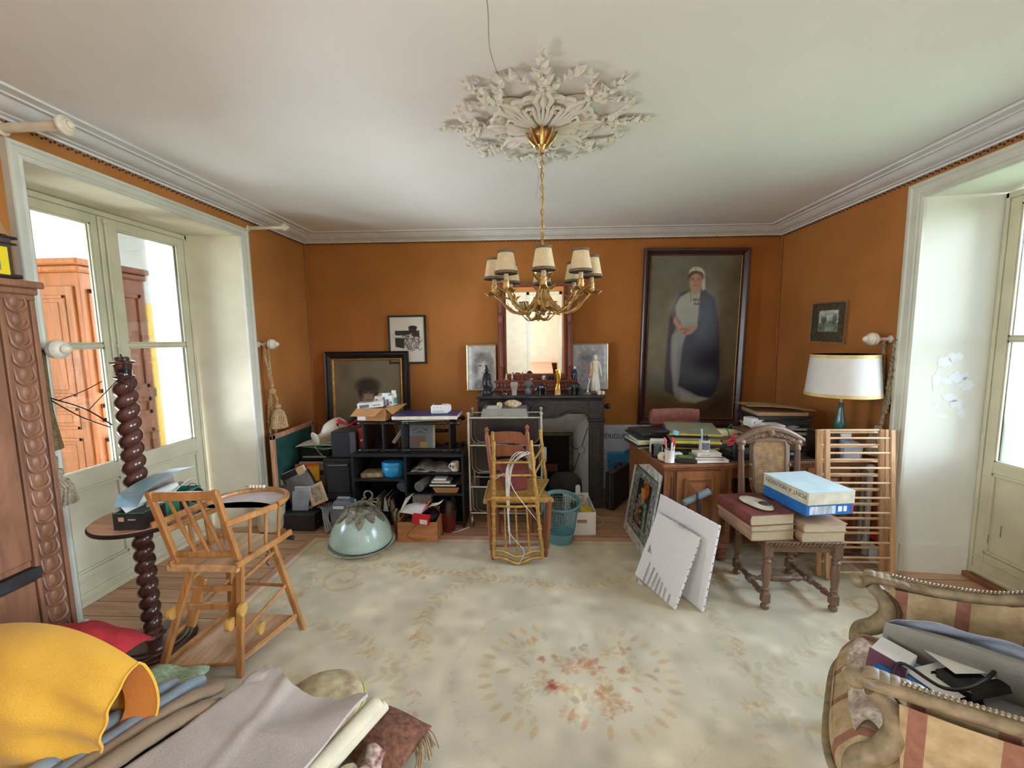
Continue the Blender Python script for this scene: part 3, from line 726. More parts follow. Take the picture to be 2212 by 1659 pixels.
def knob(label, x, y, z, sg, grp=None):
    t = thing('tieback_knob', label, 'curtain knob', (x, y, z), group='white curtain knobs')
    M = RY(90*sg)
    b = MB(); b.lathe([(.026, 0), (.027, .008), (.016, .016), (.011, .03), (.012, .05), (.009, .058), (.011, .066), (.016, .082), (.014, .09)], 18, M); b.build('stem', m_ivory, t)
    b = MB(); b.lathe([(.012, .086), (.03, .098), (.045, .112), (.047, .122), (.044, .13), (.047, .136), (.04, .15), (.03, .16), (.022, .164), (.024, .172), (.020, .182), (.008, .192), (0, .196)], 24, M); b.build('finial', m_ivory, t)
knob('white turned knob on the brown wall right of the left doors', XL, 3.63, 1.643, 1)
knob('white turned knob seen end-on beside the carved wooden cabinet', XL+.03, 1.915, 1.637, 1)
knob('white turned knob on the right wall above the lamp', XR, 3.107, 1.616, -1)
# tiebacks
t = thing('curtain_tieback', 'beige cord tieback with a big tassel hanging right of the left doors', 'tassel', (-2.43, 3.63, 1.64))
b = MB(); rope(b, [(-2.42, 3.60, 1.655), (-2.425, 3.645, 1.60), (-2.41, 3.63, 1.45), (-2.395, 3.63, 1.26)], .013); rope(b, [(-2.44, 3.62, 1.63), (-2.43, 3.61, 1.5), (-2.41, 3.62, 1.35), (-2.40, 3.63, 1.25)], .013)
rope(b, [(-2.42, 3.63, 1.2), (-2.45, 3.63, 1.05), (-2.455, 3.63, .86), (-2.42, 3.63, .80), (-2.395, 3.63, .88), (-2.42, 3.63, 1.05), (-2.42, 3.63, 1.18)], .012); rope(b, [(-2.395, 3.63, 1.2), (-2.365, 3.63, 1.15), (-2.37, 3.63, 1.08)], .011); b.wb('cord', m_cord, t)
b = MB(); b.ball((-2.405, 3.63, 1.215), (.035, .03, .032), 16, 10); b.wb('bead', m_cord, t)
b = tassel_mb((-2.36, 3.63, 1.10), .22, .066); b.wb('tassel', m_cord, t)
t = thing('curtain_tieback', 'olive plush tieback with grey tassel hanging beside the carved cabinet', 'tassel', (-2.39, 1.9, 1.6))
b = MB(); b.tube(spline([(-2.42, 1.885, 1.635), (-2.42, 1.885, 1.5), (-2.405, 1.875, 1.35), (-2.39, 1.878, 1.22), (-2.385, 1.885, 1.14)], 8), .036, 10, flat=.6); b.wb('plush_band', m_cord_dark, t)
b = MB(); b.tube([(-2.41, 1.872, 1.25), (-2.42, 1.865, 1.17), (-2.415, 1.87, 1.12)], .014, 8); rope(b, [(-2.42, 1.875, 1.2), (-2.39, 1.865, 1.14), (-2.40, 1.885, 1.09), (-2.405, 1.89, 1.0)], .014); b.wb('cord', m_cord_grey, t)
b = tassel_mb((-2.40, 1.89, 1.045), .185, .056); b.wb('tassel', m_cord_grey, t)
t = thing('curtain_tieback', 'grey cord tieback with knotted tassel hanging behind the white lamp shade', 'tassel', (2.46, 3.05, 1.6))
b = MB(); rope(b, [(2.49, 3.0, 1.60), (2.485, 3.01, 1.4), (2.47, 3.05, 1.10)], .015); rope(b, [(2.485, 3.03, 1.60), (2.48, 3.04, 1.4), (2.475, 3.07, 1.10)], .015); rope(b, [(2.47, 3.107, 1.60), (2.475, 3.107, 1.45), (2.475, 3.09, 1.2)], .012)
rope(b, [(2.47, 3.06, 1.12), (2.465, 3.06, 1.05), (2.45, 3.06, .99)], .013); b.wb('cord', m_cord_grey, t)
b = MB(); b.tube([(2.512, 3.01, 1.60), (2.47, 3.01, 1.61)], .006, 8); b.wb('hook', m_metal, t)
b = tassel_mb((2.44, 3.06, 1.01), .22, .062); b.wb('tassel', m_cord_grey, t)

# ================================================================ carved cabinet by the left doors
m_cab = wood('reddish_carved_oak', (146, 102, 76), .42)
m_cabd = wood('dark_oak_recess', (92, 60, 46), .5)
m_iron = mat('blackened_iron', (62, 62, 62), .5, .5, var=.2)
t = thing('carved_cabinet', 'tall reddish wooden cabinet with a scale-carved post beside the left doors', 'cabinet', (-2.39, 1.3, 0))
FX = -2.28; FY = 1.80
b = MB(); b.box(-2.48, FX-.03, .7, FY, .12, 1.86, .004); b.box(-2.48, FX-.012, FY-.012, FY, .12, 1.86, .003)
b.box(-2.49, FX+.02, .68, FY+.03, 1.915, 1.945, .005); b.box(-2.48, FX+.005, .69, FY+.015, 1.885, 1.915, .006); b.box(-2.48, FX-.006, .70, FY+.006, 1.86, 1.885, .003)
b.box(-2.49, FX+.03, .66, FY+.04, .0, .09, .008); b.box(-2.485, FX+.02, .68, FY+.03, .09, .14, .02); b.wb('body', m_cab, t)
b = MB(); py0, py1 = FY-.118, FY-.022
b.box(FX-.035, FX-.008, py0, py1, .14, 1.86, .002)
b.box(FX-.03, FX, FY-.02, FY, .14, 1.86, .003); b.box(FX-.03, FX, py0-.016, py0-.002, .14, 1.86, .003)
yc = (py0+py1)/2
for k in range(21):
    z = .19+.081*k
    pts = [(FX-.004, yc-.036*math.cos(a), z+.035-.034*math.sin(a)) for a in [PI*i/10 for i in range(11)]]; pts = [(FX-.012, yc-.034, z+.078)]+pts+[(FX-.012, yc+.034, z+.078)]
    b.tube(pts, [.004]+[.006+.005*math.sin(PI*i/10) for i in range(11)]+[.004], 6)
    b.ball((FX-.014, yc, z+.045), (.012, .021, .034), 10, 6)
b.wb('carved_post', m_cab, t)
b = MB(); b.box(FX-.05, FX-.012, .9, py0-.022, .66, 1.84, .003); b.box(FX-.03, FX-.002, 1.46, py0-.022, .69, 1.84, .004); b.box(FX-.03, FX-.002, .9, 1.40, 1.7, 1.84, .004); up = b.wb('upper_door', m_cab, t)
b = MB(); b.box(FX-.014, FX-.008, .95, 1.45, .72, 1.68); b.wb('dark_pane', mat('smoked_cabinet_glass', (40, 44, 40), .12, spec=.8), up)
b = MB(); b.box(FX-.02, FX+.012, .9, py0-.004, .60, .655, .004); b.wb('iron_band', m_iron, t)
b = MB(); b.box(FX-.05, FX-.006, .9, py0-.022, .15, .59, .003)
b.box(FX-.02, FX+.004, 1.0, 1.52, .5, .555, .012); b.box(FX-.02, FX+.004, 1.47, 1.52, .15, .55, .012); b.box(FX-.02, FX+.0, 1.1, 1.44, .2, .46, .02)
b.wb('lower_door', m_cab, t)
# on top of it
m_case = mat('dark_brown_leatherette', (72, 58, 50), .5, var=.15, scale=30, bump=.1)
t = thing('document_case', 'dark brown strapped case on top of the carved cabinet', 'case', (-2.38, 1.5, 1.945))
b = MB(); b.box(-2.47, -2.305, 1.25, 1.765, 1.947, 2.14, .01); b.wb('body', m_case, t)
b = MB(); b.box(-2.475, -2.300, 1.24, 1.785, 1.955, 1.972, .004); b.box(-2.475, -2.302, 1.245, 1.785, 2.125, 2.137, .004); b.box(-2.475, -2.302, 1.245, 1.780, 2.10, 2.108, .003); b.wb('strap', mat('black_strap', (45, 38, 36), .5), t)
t = thing('magazine', 'yellow-bordered magazine leaning on the dark case on the cabinet', 'magazine', (-2.29, 1.6, 1.947))
b = MB(); b.box(-2.302, -2.296, 1.50, 1.735, 1.966, 2.085); b.wb('cover', mat('yellow_cover', (238, 214, 40), .35, var=.03), t, 0)
pc = Pic(.16, .085, 40, 24, (170, 200, 214)); pc.poly([(0, 0), (1, 0), (1, .45), (.6, .6), (.3, .5), (0, .62)], (96, 118, 92), .05); pc.ell(.5, .3, .25, .2, (60, 84, 60), .05); pc.poly([(0, 0), (1, 0), (1, .12), (0, .2)], (150, 150, 120), .05); pc.blot(8, .12)
pp = pc.build('cover_photo', t, painted('printed_paper', .35), frame((-2.2955, 1.545, 1.983), (0, 1, 0), (0, 0, 1))); pp.matrix_parent_inverse = pworld(t).inverted()
b = MB(); b.add([(-2.47, 1.3, 2.142), (-2.31, 1.3, 2.142), (-2.31, 1.755, 2.142), (-2.47, 1.755, 2.142), (-2.46, 1.3, 2.36), (-2.34, 1.3, 2.36), (-2.34, 1.68, 2.40), (-2.46, 1.68, 2.40)],
    [(0, 3, 2, 1), (4, 5, 6, 7), (0, 1, 5, 4), (1, 2, 6, 5), (2, 3, 7, 6), (3, 0, 4, 7)])
solo('cardboard_box', 'slanting tan carton on the dark case above the carved cabinet', 'box', b, mat('tan_card', (176, 134, 96), .8, var=.08, scale=5), smooth=0)

# ================================================================ barley-twist column with a small round shelf
m_twist = wood('dark_walnut_polish', (82, 48, 40), .22, coat=.4)
CX, CYY = -2.125, 2.02
t = thing('twisted_column_stand', 'dark barley-twist wooden lamp column with a round shelf halfway up', 'stand', (CX, CYY, 0))
b = MB(); b.lathe([(.19, 0), (.195, .012), (.185, .022), (.165, .026), (.16, .034), (.145, .038), (.14, .05), (.12, .055), (.06, .062), (.05, .075)], 48); b.build('base', m_twist, t)
def helix(z0, z1, pitch=.069, off=.016, r=.035):
    n = int((z1-z0)/pitch*14); return [(off*math.cos(2*PI*(z0+(z1-z0)*i/n)/pitch), off*math.sin(2*PI*(z0+(z1-z0)*i/n)/pitch), z0+(z1-z0)*i/n) for i in range(n+1)], r
b = MB(); p, r = helix(.12, .70, off=.014, r=.034); b.tube(p, r, 14); b.lathe([(.05, .06), (.042, .075), (.046, .09), (.036, .10), (.04, .12), (.034, .13)], 20); b.lathe([(.034, .69), (.042, .70), (.03, .715), (.052, .73), (.05, .745)], 20); b.build('lower_shaft', m_twist, t, 50)
b = MB(); p, r = helix(.80, 1.475, off=.017, r=.036); b.tube(p, r, 14); b.lathe([(.045, .772), (.05, .78), (.034, .80)], 20)
b.lathe([(.034, 1.46), (.03, 1.478), (.044, 1.486), (.046, 1.494), (.034, 1.50), (.033, 1.51), (.037, 1.54), (.04, 1.555), (.052, 1.56), (.054, 1.568), (.04, 1.574), (.03, 1.577), (.03, 1.59), (.026, 1.594)], 20); b.build('upper_shaft', m_twist, t, 50)
b = MB(); b.lathe([(.20, .748), (.232, .75), (.236, .758), (.236, .766), (.23, .770)], 48, T(-2.02-CX, 1.97-CYY, 0)); b.build('shelf', mat('black_edge_lacquer', (36, 28, 28), .3, spec=.6), t)
b = MB(); b.lathe([(.229, .7702), (.229, .7725)], 48, T(-2.02-CX, 1.97-CYY, 0)); b.build('shelf_top', wood('pinkish_table_veneer', (204, 158, 128), .3, axis='x'), t)
m_blk = mat('black_plastic', (26, 26, 28), .42, var=.2, scale=20)
b = MB()
def wire(b, pts, r, n=6): return b.tube(spline(pts, 8), r, n)
wire(b, [(-2.125, 2.02, 1.60), (-2.10, 1.99, 1.605), (-2.075, 1.98, 1.57), (-2.08, 1.98, 1.53)], .003)
b.box(-2.10, -2.05, 1.965, 1.995, 1.51, 1.535, .005, None)
wire(b, [(-2.06, 1.98, 1.52), (-2.04, 1.98, 1.49), (-2.06, 1.975, 1.42)], .0025); wire(b, [(-2.09, 1.965, 1.47), (-2.04, 1.975, 1.445)], .002)
wire(b, [(-2.17, 1.95, 1.475), (-2.25, 1.93, 1.43), (-2.36, 1.905, 1.385)], .0022); wire(b, [(-2.07, 1.97, 1.51), (-2.17, 1.94, 1.40), (-2.235, 1.93, 1.335)], .0022)
wire(b, [(-2.40, 1.90, 1.40), (-2.25, 1.93, 1.335), (-2.155, 1.96, 1.25)], .0035); wire(b, [(-2.40, 1.90, 1.39), (-2.27, 1.92, 1.30), (-2.155, 1.95, 1.24)], .003)
solo('electric_cord', 'thin black cord strung from the twisted column to the cabinet tassel', 'cord', b, m_blk)
# things on the round shelf
m_grn = mat('green_card', (52, 140, 108), .5, var=.08); m_tis = mat('white_tissue', (214, 216, 206), .8, var=.04); m_lbl = mat('black_card', (40, 40, 42), .45, var=.1)
t = thing('open_carton', 'open green and black carton holding white paper on the round shelf', 'box', (-1.955, 1.95, .773), 4)
b = MB(); open_box(b, -.07, .07, -.16, .22, .001, .085, .003); b.box(-.0715, .0715, -.1615, -.03, .002, .083, 0, None, 1); b.box(.0702, .0715, .06, .12, .002, .083, 0, None, 1); b.box(-.045, -.02, -.163, -.161, .045, .065, 0, None, 2); b.box(0, .035, -.163, -.161, .05, .056, 0, None, 2); b.build('carton', [m_grn, m_lbl, mat('label_buff', (190, 160, 130), .6)], t, 0)
b = MB(); b.grid(10, 6, lambda u, v: (-.07+.13*v*1.0, -.12+.34*u, .165+.03*math.sin(u*2.5)+.012*v), thick=.002); b.add([(-.07, -.12, .165), (.06, -.12, .177), (.04, -.15, .11), (-.06, -.16, .115)], [(0, 1, 2, 3)]); b.build('lid', mat('pale_blue_card', (140, 178, 196), .35), t, 0)
b = MB(); b.quad((-.07, -.155, .085), (-.07, -.11, .165), (-.07, .2, .19), (-.07, .22, .085)); b.build('flap', mat('grey_card', (176, 160, 152), .7), t, 0)
b = MB(); b.grid(10, 10, lambda u, v: (-.06+.12*u, -.15+.34*v, .085+.03*math.sin(3*u+2)*math.cos(4*v)+.025*v+.012*math.sin(9*u+5*v)), thick=.003); b.tube([(-.03, -.1, .11), (.03, .1, .13)], .02, 10); b.build('tissue_paper', m_tis, t)
t = thing('black_purse', 'small glossy black purse with a wire loop on the far edge of the round shelf', 'purse', (-1.915, 2.135, .773))
b = MB(); b.ball((0, 0, .042), (.045, .055, .042), 16, 10); b.build('body', mat('black_patent', (16, 15, 17), .08, spec=.8), t)
b = MB(); b.box(.03, .047, -.02, .015, .05, .062, .003); b.build('clasp', mat('chrome', (225, 225, 225), .1, 1.0), t)
b = MB(); b.tube(arc((0, 0, .08), .03, 0, 180, 10), .002, 6); b.build('handle', m_blk, t)

# ================================================================ child's wooden high chair
m_beech = wood('honey_beech', (176, 122, 70), .3, coat=.3)
m_ply = wood('pale_plywood_seat', (198, 152, 108), .22, axis='y', coat=.3)
m_lam = mat('white_laminate', (206, 204, 212), .25, var=.04)
t = thing('high_chair', "child's honey-coloured wooden high chair with a tray beside the twisted column", 'high chair', (-1.61, 1.95, 0))
def seatz(): return .605
LG = {'nl': ((-1.86, 1.765, 0), (-1.655, 1.81, .60)), 'nr': ((-1.478, 1.815, 0), (-1.425, 1.815, .60)), 'fr': ((-1.358, 2.165, 0), (-1.405, 2.02, .60)), 'fl': ((-1.80, 2.19, 0), (-1.67, 2.05, .60))}
def on(k, z): a, c = Vector(LG[k][0]), Vector(LG[k][1]); return a.lerp(c, z/.6)
for k, (a, c) in LG.items():
    b = MB(); b.bar(a, c, .034, .024, c=.004, up=(0, 1, 0)); b.wb('leg', m_beech, t)
b = MB(); b.add([(-1.72, 1.755, .60), (-1.395, 1.755, .60), (-1.345, 2.06, .60), (-1.70, 2.08, .60), (-1.72, 1.755, .618), (-1.395, 1.755, .618), (-1.345, 2.06, .618), (-1.70, 2.08, .618)], [(0, 3, 2, 1), (4, 5, 6, 7), (0, 1, 5, 4), (1, 2, 6, 5), (2, 3, 7, 6), (3, 0, 4, 7)])
b.bar((-1.73, 1.75, .605), (-1.385, 1.75, .605), .02, .034, c=.003); b.wb('seat', m_ply, t, 0)
for (x0, x1) in ((-1.39, -1.34), (-1.715, -1.70)):
    b = MB(); b.bar((x0, 1.74, .622), (x1, 2.09, .622), .022, .03, c=.004); b.wb('side_rail', m_beech, t)
BL = (Vector((-1.70, 1.775, .60)), Vector((-1.735, 1.70, .99))); BR = (Vector((-1.405, 1.785, .60)), Vector((-1.44, 1.715, .995)))
for a, c in (BL, BR):
    b = MB(); b.bar(a, c, .036, .024, c=.007, up=(0, 1, 0)); b.wb('back_post', m_beech, t)
def bp(u, s): return BL[0].lerp(BL[1], s).lerp(BR[0].lerp(BR[1], s), u)
b = MB(); b.bar(bp(.03, .93), bp(.97, .93), .02, .042, c=.005); b.wb('top_rail', m_beech, t)
b = MB(); b.bar(bp(.03, .16), bp(.97, .16), .02, .03, c=.004); b.wb('lower_rail', m_beech, t)
for u in (.3, .52, .75):
    b = MB(); b.turn(bp(u-.05, .90), bp(u+.05, .18), [(0, .006), (.5, .010), (1, .006)], 8); b.wb('spindle', m_beech, t)
tz = .835
for xs in (((-1.415, 1.73, tz-.01), (-1.298, 1.93, tz)), ((-1.74, 1.70, tz-.005), (-1.66, 2.07, tz)), ((-1.715, 1.74, tz-.045), (-1.64, 2.07, tz-.04))):
    b = MB(); b.bar(xs[0], xs[1], .022, .03, c=.005); b.wb('arm', m_beech, t)
for x, y in ((-1.40, 1.85), (-1.375, 1.93), (-1.352, 2.0), (-1.69, 1.86), (-1.675, 1.94), (-1.66, 2.02)):
    b = MB(); b.turn((x, y, .62), (x+(.03 if x > -1.5 else .0), y-.02, tz-.015), [(0, .007), (.5, .009), (1, .007)], 8); b.wb('arm_spindle', m_beech, t)
TC = Vector((-1.485, 1.965, tz)); rim = []
for i in range(19):
    a = R(-12+204*i/18); rim.append((TC.x+.185*math.cos(a)-.0*math.sin(a), TC.y+.175*math.sin(a)+.01*math.cos(a), tz+.004))
b = MB(); b.tube(rim, .013, 8, flat=1.2); b.wb('tray_rim', m_beech, t)
fr = [(TC.x+.19-.38*i/10, TC.y-.03+.05*math.sin(PI*i/10)) for i in range(11)]
b = MB(); b.prism([(x, y) for x, y, z in rim]+[(x, y) for x, y in fr[::-1]], tz-.012, tz-.004); b.wb('tray', m_lam, t, 0)
b = MB(); b.tube([(-1.60, 2.115, tz+.03), (-1.40, 2.11, tz+.03)], .002, 6); w_ = b.wb('bead_wire', m_metal, t)
for k in range(5):
    b = MB(); b.ball((-1.565+.019*k, 2.114, tz+.03), .010, 10, 7); b.wb('bead', m_ivory, w_)
b = MB(); b.bar(on('nl', .45)+Vector((.02, .03, 0)), on('nr', .45)+Vector((-.02, .03, 0)), .02, .028, c=.003); b.bar(on('nl', .36)+Vector((.02, .03, 0)), on('nr', .36)+Vector((-.02, .03, 0)), .02, .03, c=.003)
for s in ((on('nl', .5)+Vector((.04, .04, 0)), on('nl', .25)+Vector((.045, .05, 0))), (on('nr', .5)+Vector((-.03, .03, 0)), on('nr', .26)+Vector((-.055, .02, 0)))): b.bar(s[0], s[1], .018, .05, c=.003, up=(1, 0, 0))
b.wb('folding_frame', m_beech, t)
m_whl = mat('varnished_wood_wheel', (196, 150, 78), .3)
for p in (on('nr', .37)+Vector((.022, -.02, 0)), on('nr', .30)+Vector((-.03, -.03, 0)), on('nl', .36)+Vector((-.02, -.02, 0)), on('fr', .18)+Vector((-.06, -.2, -.0))):
    b = MB(); b.lathe([(.008, -.012), (.03, -.010), (.032, 0), (.03, .010), (.01, .012)], 20, T(*p) @ RZ(8) @ RY(90)); b.wb('wheel', m_whl, t)
for a, c in ((on('nr', .22), on('fr', .32)), (on('nl', .22), on('fl', .33)), (on('nr', .50), on('fr', .54)), (on('nl', .5), on('fl', .54)), (on('fl', .30), on('fr', .31)), (on('nl', .07), on('nr', .07))):
    b = MB(); b.bar(a, c, .012, .018, c=.003); b.wb('stretcher', m_beech, t)
for a, c in ((on('nr', .09), on('fr', .11)), (on('nl', .09), on('fl', .11))):
    b = MB(); b.bar(a, c, .014, .022, c=.003); b.wb('platform_rail', m_beech, t)
b = MB(); q = [on('nl', .08), on('nr', .08), on('fr', .095), on('fl', .095)]; b.add([tuple(p) for p in q]+[tuple(p-Vector((0, 0, .01))) for p in q], [(0, 1, 2, 3), (7, 6, 5, 4), (0, 4, 5, 1), (1, 5, 6, 2), (2, 6, 7, 3), (3, 7, 4, 0)]); b.wb('platform', m_ply, t, 0)
b = MB(); b.tube([(-1.50, 2.10, .575-.02*i)if i % 2 else (-1.485, 2.10, .575-.02*i) for i in range(9)], .003, 6); b.bar((-1.52, 2.1, .6), (-1.33, 2.1, .58), .014, .018); b.wb('strap_spring', m_iron, t)
# blue sheet on the floor by the column
b = MB(); b.grid(6, 6, lambda u, v: (-2.33+.24*u, 1.72+.22*v+.05*u, .004+.003*math.sin(7*u)), thick=.003)
solo('blue_folder', 'dark blue folder lying on the floor under the column base', 'folder', b, mat('dark_blue_card', (52, 62, 92), .6))
# ================================================================ wardrobe on the veranda
m_pine = wood('honey_pine_wardrobe', (150, 86, 42), .5, axis='z'); m_pine2 = wood('warm_pine_door', (140, 84, 44), .5, axis='z')
t = thing('wardrobe', 'tall pine wardrobe seen through the panes of the left doors', 'wardrobe', (-4.4, 3.8, -.05))
b = MB(); b.box(-4.8, -4.0, 3.5, 4.12, -.045, 2.30, .004); b.box(-4.86, -3.95, 3.45, 4.16, 2.36, 2.415, .012); b.box(-4.83, -3.97, 3.47, 4.14, 2.30, 2.36, .015)
for z0, z1 in ((.05, .8), (.95, 1.12), (1.22, 2.16)):
    b.box(-4.0, -3.985, 3.56, 3.60, z0, z1, .003); b.box(-4.0, -3.985, 4.02, 4.06, z0, z1, .003); b.box(-4.0, -3.985, 3.56, 4.06, z1-.04, z1, .003); b.box(-4.0, -3.985, 3.56, 4.06, z0, z0+.04, .003)
b.wb('body', m_pine, t)
b = MB(); b.box(-4.76, -4.05, 3.478, 3.50, .05, 2.18, .004)
for z0, z1 in ((.12, .82), (.90, 1.10), (1.2, 2.1)):
    for x0, x1 in ((-4.72, -4.12),): b.box(x0, x1, 3.468, 3.48, z0, z0+.03, .004); b.box(x0, x1, 3.468, 3.48, z1-.03, z1, .004); b.box(x0, x0+.03, 3.468, 3.48, z0, z1, .004); b.box(x1-.03, x1, 3.468, 3.48, z0, z1, .004); b.box(x0+.07, x1-.07, 3.47, 3.48, z0+.06, z1-.06, .006)
d = b.wb('door', m_pine2, t)
b = MB(); b.turn((-3.985, 3.62, .81), (-3.93, 3.62, .81), [(0, .01), (.4, .007), (.7, .018), (1, .012)], 10); b.wb('key', mat('brass_key', (200, 170, 100), .3, .9), t)
# radiator and plant pot in the left corner
t = thing('radiator', 'cream cast-iron radiator in the left corner behind the green board', 'radiator', (-2.42, 3.95, 0))
for k in range(7):
    b = MB(); y = 3.72+.075*k
    for dx in (-.035, .035): b.tube([(-2.42+dx, y, .10), (-2.42+dx, y, .60)], .016, 10)
    b.ball((-2.42, y, .62), (.062, .032, .045), 14, 8); b.ball((-2.42, y, .09), (.062, .032, .045), 14, 8)
    if k in (0, 6): b.box(-2.44, -2.40, y-.012, y+.012, 0, .1)
    b.wb('radiator_column', m_corn, t)
t = thing('plant_pot', 'cream pot with a terracotta foot on the floor left of the computer', 'pot', (-2.335, 3.38, 0))
b = MB(); b.lathe([(.095, .028), (.105, .06), (.115, .20), (.12, .24), (.11, .24), (.10, .05)], 28); b.build('pot', mat('cream_glaze', (206, 200, 172), .35), t)
b = MB(); b.lathe([(.10, 0), (.12, .006), (.125, .026), (.11, .028), (.02, .022)], 28); b.build('saucer', mat('terracotta', (196, 122, 70), .6), t)
# ================================================================ back left corner: board, computers, speakers
m_bk = mat('black_lacquer_shelf', (34, 34, 38), .38, var=.2, scale=12, spec=.5)
m_bkmat = mat('black_speaker_cloth', (38, 38, 41), .85, var=.2, scale=90)
m_paper = mat('paper_white', (232, 230, 222), .7, var=.03, scale=20)
m_pale = mat('pale_grey_plastic', (176, 178, 182), .4, var=.05)
m_card = mat('brown_cardboard', (190, 140, 88), .8, var=.08, scale=6)
m_wht = mat('white_card', (236, 236, 234), .5, var=.03)
pnt = painted('printed_surface', .45); pnt_gl = painted('glazed_print', .25, .5)
t = thing('card_table_top', 'green baize board with a pinkish wooden frame leaning on the left wall', 'board', (-2.33, 3.75, 0))
b = MB(); b.box(-2.345, -2.325, 3.50, 4.10, .03, .80, 0, Matrix.Translation((0, 0, 0))); b.wb('baize', mat('dark_green_baize', (24, 74, 66), .95, var=.25, scale=8), t, 0)
b = MB(); b.box(-2.35, -2.318, 3.455, 3.50, 0, .845, .006); b.box(-2.35, -2.318, 3.455, 4.14, .80, .845, .006); b.box(-2.35, -2.318, 4.10, 4.14, 0, .845, .006); b.box(-2.35, -2.318, 3.455, 4.14, 0, .04, .004); b.wb('frame', wood('pink_beige_wood', (190, 140, 108), .5), t)
t = thing('side_table', 'low cream table under the black printer', 'table', (-2.05, 3.8, 0))
b = MB(); b.box(-2.27, -1.96, 3.74, 4.02, .50, .52, .004); b.wb('table_top', m_door, t)
b = MB(); b.box(-2.24, -1.99, 3.75, 3.77, .44, .50); b.box(-2.24, -1.99, 3.98, 4.0, .44, .50); b.box(-2.26, -2.24, 3.75, 4.0, .44, .5); b.box(-1.99, -1.97, 3.75, 4.0, .44, .5); b.wb('apron', m_door, t)
for x in (-2.25, -1.98):
    for y in (3.765, 3.99):
        b = MB(); b.bar((x, y, 0), (x, y, .5), .035); b.wb('leg', m_door, t)
t = thing('printer', 'black printer on the low cream table', 'printer', (-2.05, 3.85, .52))
b = MB(); b.box(-2.26, -1.955, 3.75, 4.01, .521, .665, .015); b.box(-2.23, -1.98, 3.74, 3.76, .55, .60, .004); b.box(-2.23, -1.98, 3.742, 3.75, .615, .62); b.wb('body', m_blk, t)
b = MB(); b.box(-2.22, -1.99, 3.738, 3.745, .565, .58); b.wb('paper_slot', m_pale, t)
b = MB(); b.grid(8, 6, lambda u, v: (-2.20+.28*u, 3.70+.25*v, .669+.02*math.sin(2*u)*(1-v)*0+.012*math.sin(5*u+1)*(1-v)), thick=.003); solo('green_folder', 'mint green folder on the black printer', 'folder', b, mat('mint_card', (116, 196, 158), .6))
b = MB()
b.grid(8, 6, lambda u, v: (-2.26+.36*u, 3.69+.28*v, .684+.02*u+.008*math.sin(4*u+3*v)), thick=.004); b.grid(6, 5, lambda u, v: (-2.2+.29*u, 3.73+.24*v, .695+.022*u), thick=.006)
solo('paper_pile', 'loose white papers under the white ceramic lamp base', 'papers', b, m_paper)
t = thing('ceramic_lamp_base', 'off-white ceramic lamp base lying on the papers', 'lamp base', (-2.0, 3.6, .8))
A_ = Vector((-2.05, 3.66, .765)); B_ = Vector((-1.86, 3.93, .865)); q = (B_-A_).to_track_quat('Z', 'Y').to_matrix().to_4x4(); q.translation = A_
b = MB(); b.lathe([(.0, .004), (.05, .003), (.064, .0), (.066, .006), (.058, .014), (.03, .03), (.024, .05), (.026, .075), (.05, .10), (.082, .14), (.094, .19), (.096, .24), (.086, .29), (.05, .32), (.02, .325)], 32, q)
b.wb('body', mat('offwhite_ceramic', (214, 206, 192), .3, var=.04), t, 60)
b = MB(); wire(b, [(-2.05, 3.66, .73), (-2.06, 3.68, .68), (-2.03, 3.72, .60), (-1.98, 3.72, .56), (-1.955, 3.70, .50)], .004); b.wb('cord', mat('cream_cord', (206, 186, 150), .6), t)
t = thing('magazine', 'orange and yellow magazine standing behind the grey bag', 'magazine', (-2.13, 3.62, .42))
b = MB(); M = T(-2.255, 3.635, .36) @ RX(-12) @ RY(-3); b.box(0, .235, 0, .012, 0, .165, 0, M); b.wb('cover', mat('yellow_print', (228, 168, 44), .4), t, 0)
b = MB(); b.box(0, .235, -.001, 0, .14, .165, 0, M); b.box(.0, .02, -.001, 0, 0, .14, 0, M); b.wb('red_band', mat('orange_red_print', (214, 84, 40), .4), t, 0)
b = MB(); b.box(.03, .1, -.0015, 0, .03, .12, 0, M); b.wb('cover_picture', mat('magenta_print', (150, 60, 70), .4), t, 0)
# grey carrier bag
t = thing('carrier_bag', 'grey carrier bag stuffed with papers behind the small grey monitor', 'bag', (-2.08, 3.57, .16))
M = T(-2.10, 3.57, .20) @ RY(-25)
b = MB()
for sy in (1, -1): b.grid(12, 12, lambda u, v, sy=sy: ((u-.5)*.30*(1-.05*v)+.0, sy*(.018+.05*math.sin(PI*u)**.7*(1-.55*v))+.006*math.sin(9*u+7*v), .27*v), M=M)
b.grid(8, 2, lambda u, v: ((u-.5)*.30, (v-.5)*.12*math.sin(PI*u)**.7+(v-.5)*.03, .0), M=M)
b.wb('bag', mat('grey_plastic_bag', (110, 106, 106), .5, var=.08), t, 60)
b = MB(); b.box(-.14, .12, -.012, .0, .1, .33, .0, M @ RY(2)); b.wb('papers', m_paper, t, 0)
b = MB(); b.box(-.10, .06, -.03, -.014, .15, .325, 0, M); b.box(-.06, .13, .004, .016, .12, .31, 0, M); b.wb('dark_folder', m_lbl, t, 0)
for q in ((-.145, -.11, .24, .305), (.06, .13, .255, .32)): b = MB(); b.box(q[0], q[1], -.035, -.03, q[2], q[3], 0, M); b.wb('gold_card', mat('gilt_card', (206, 184, 130), .35, .2), t, 0)
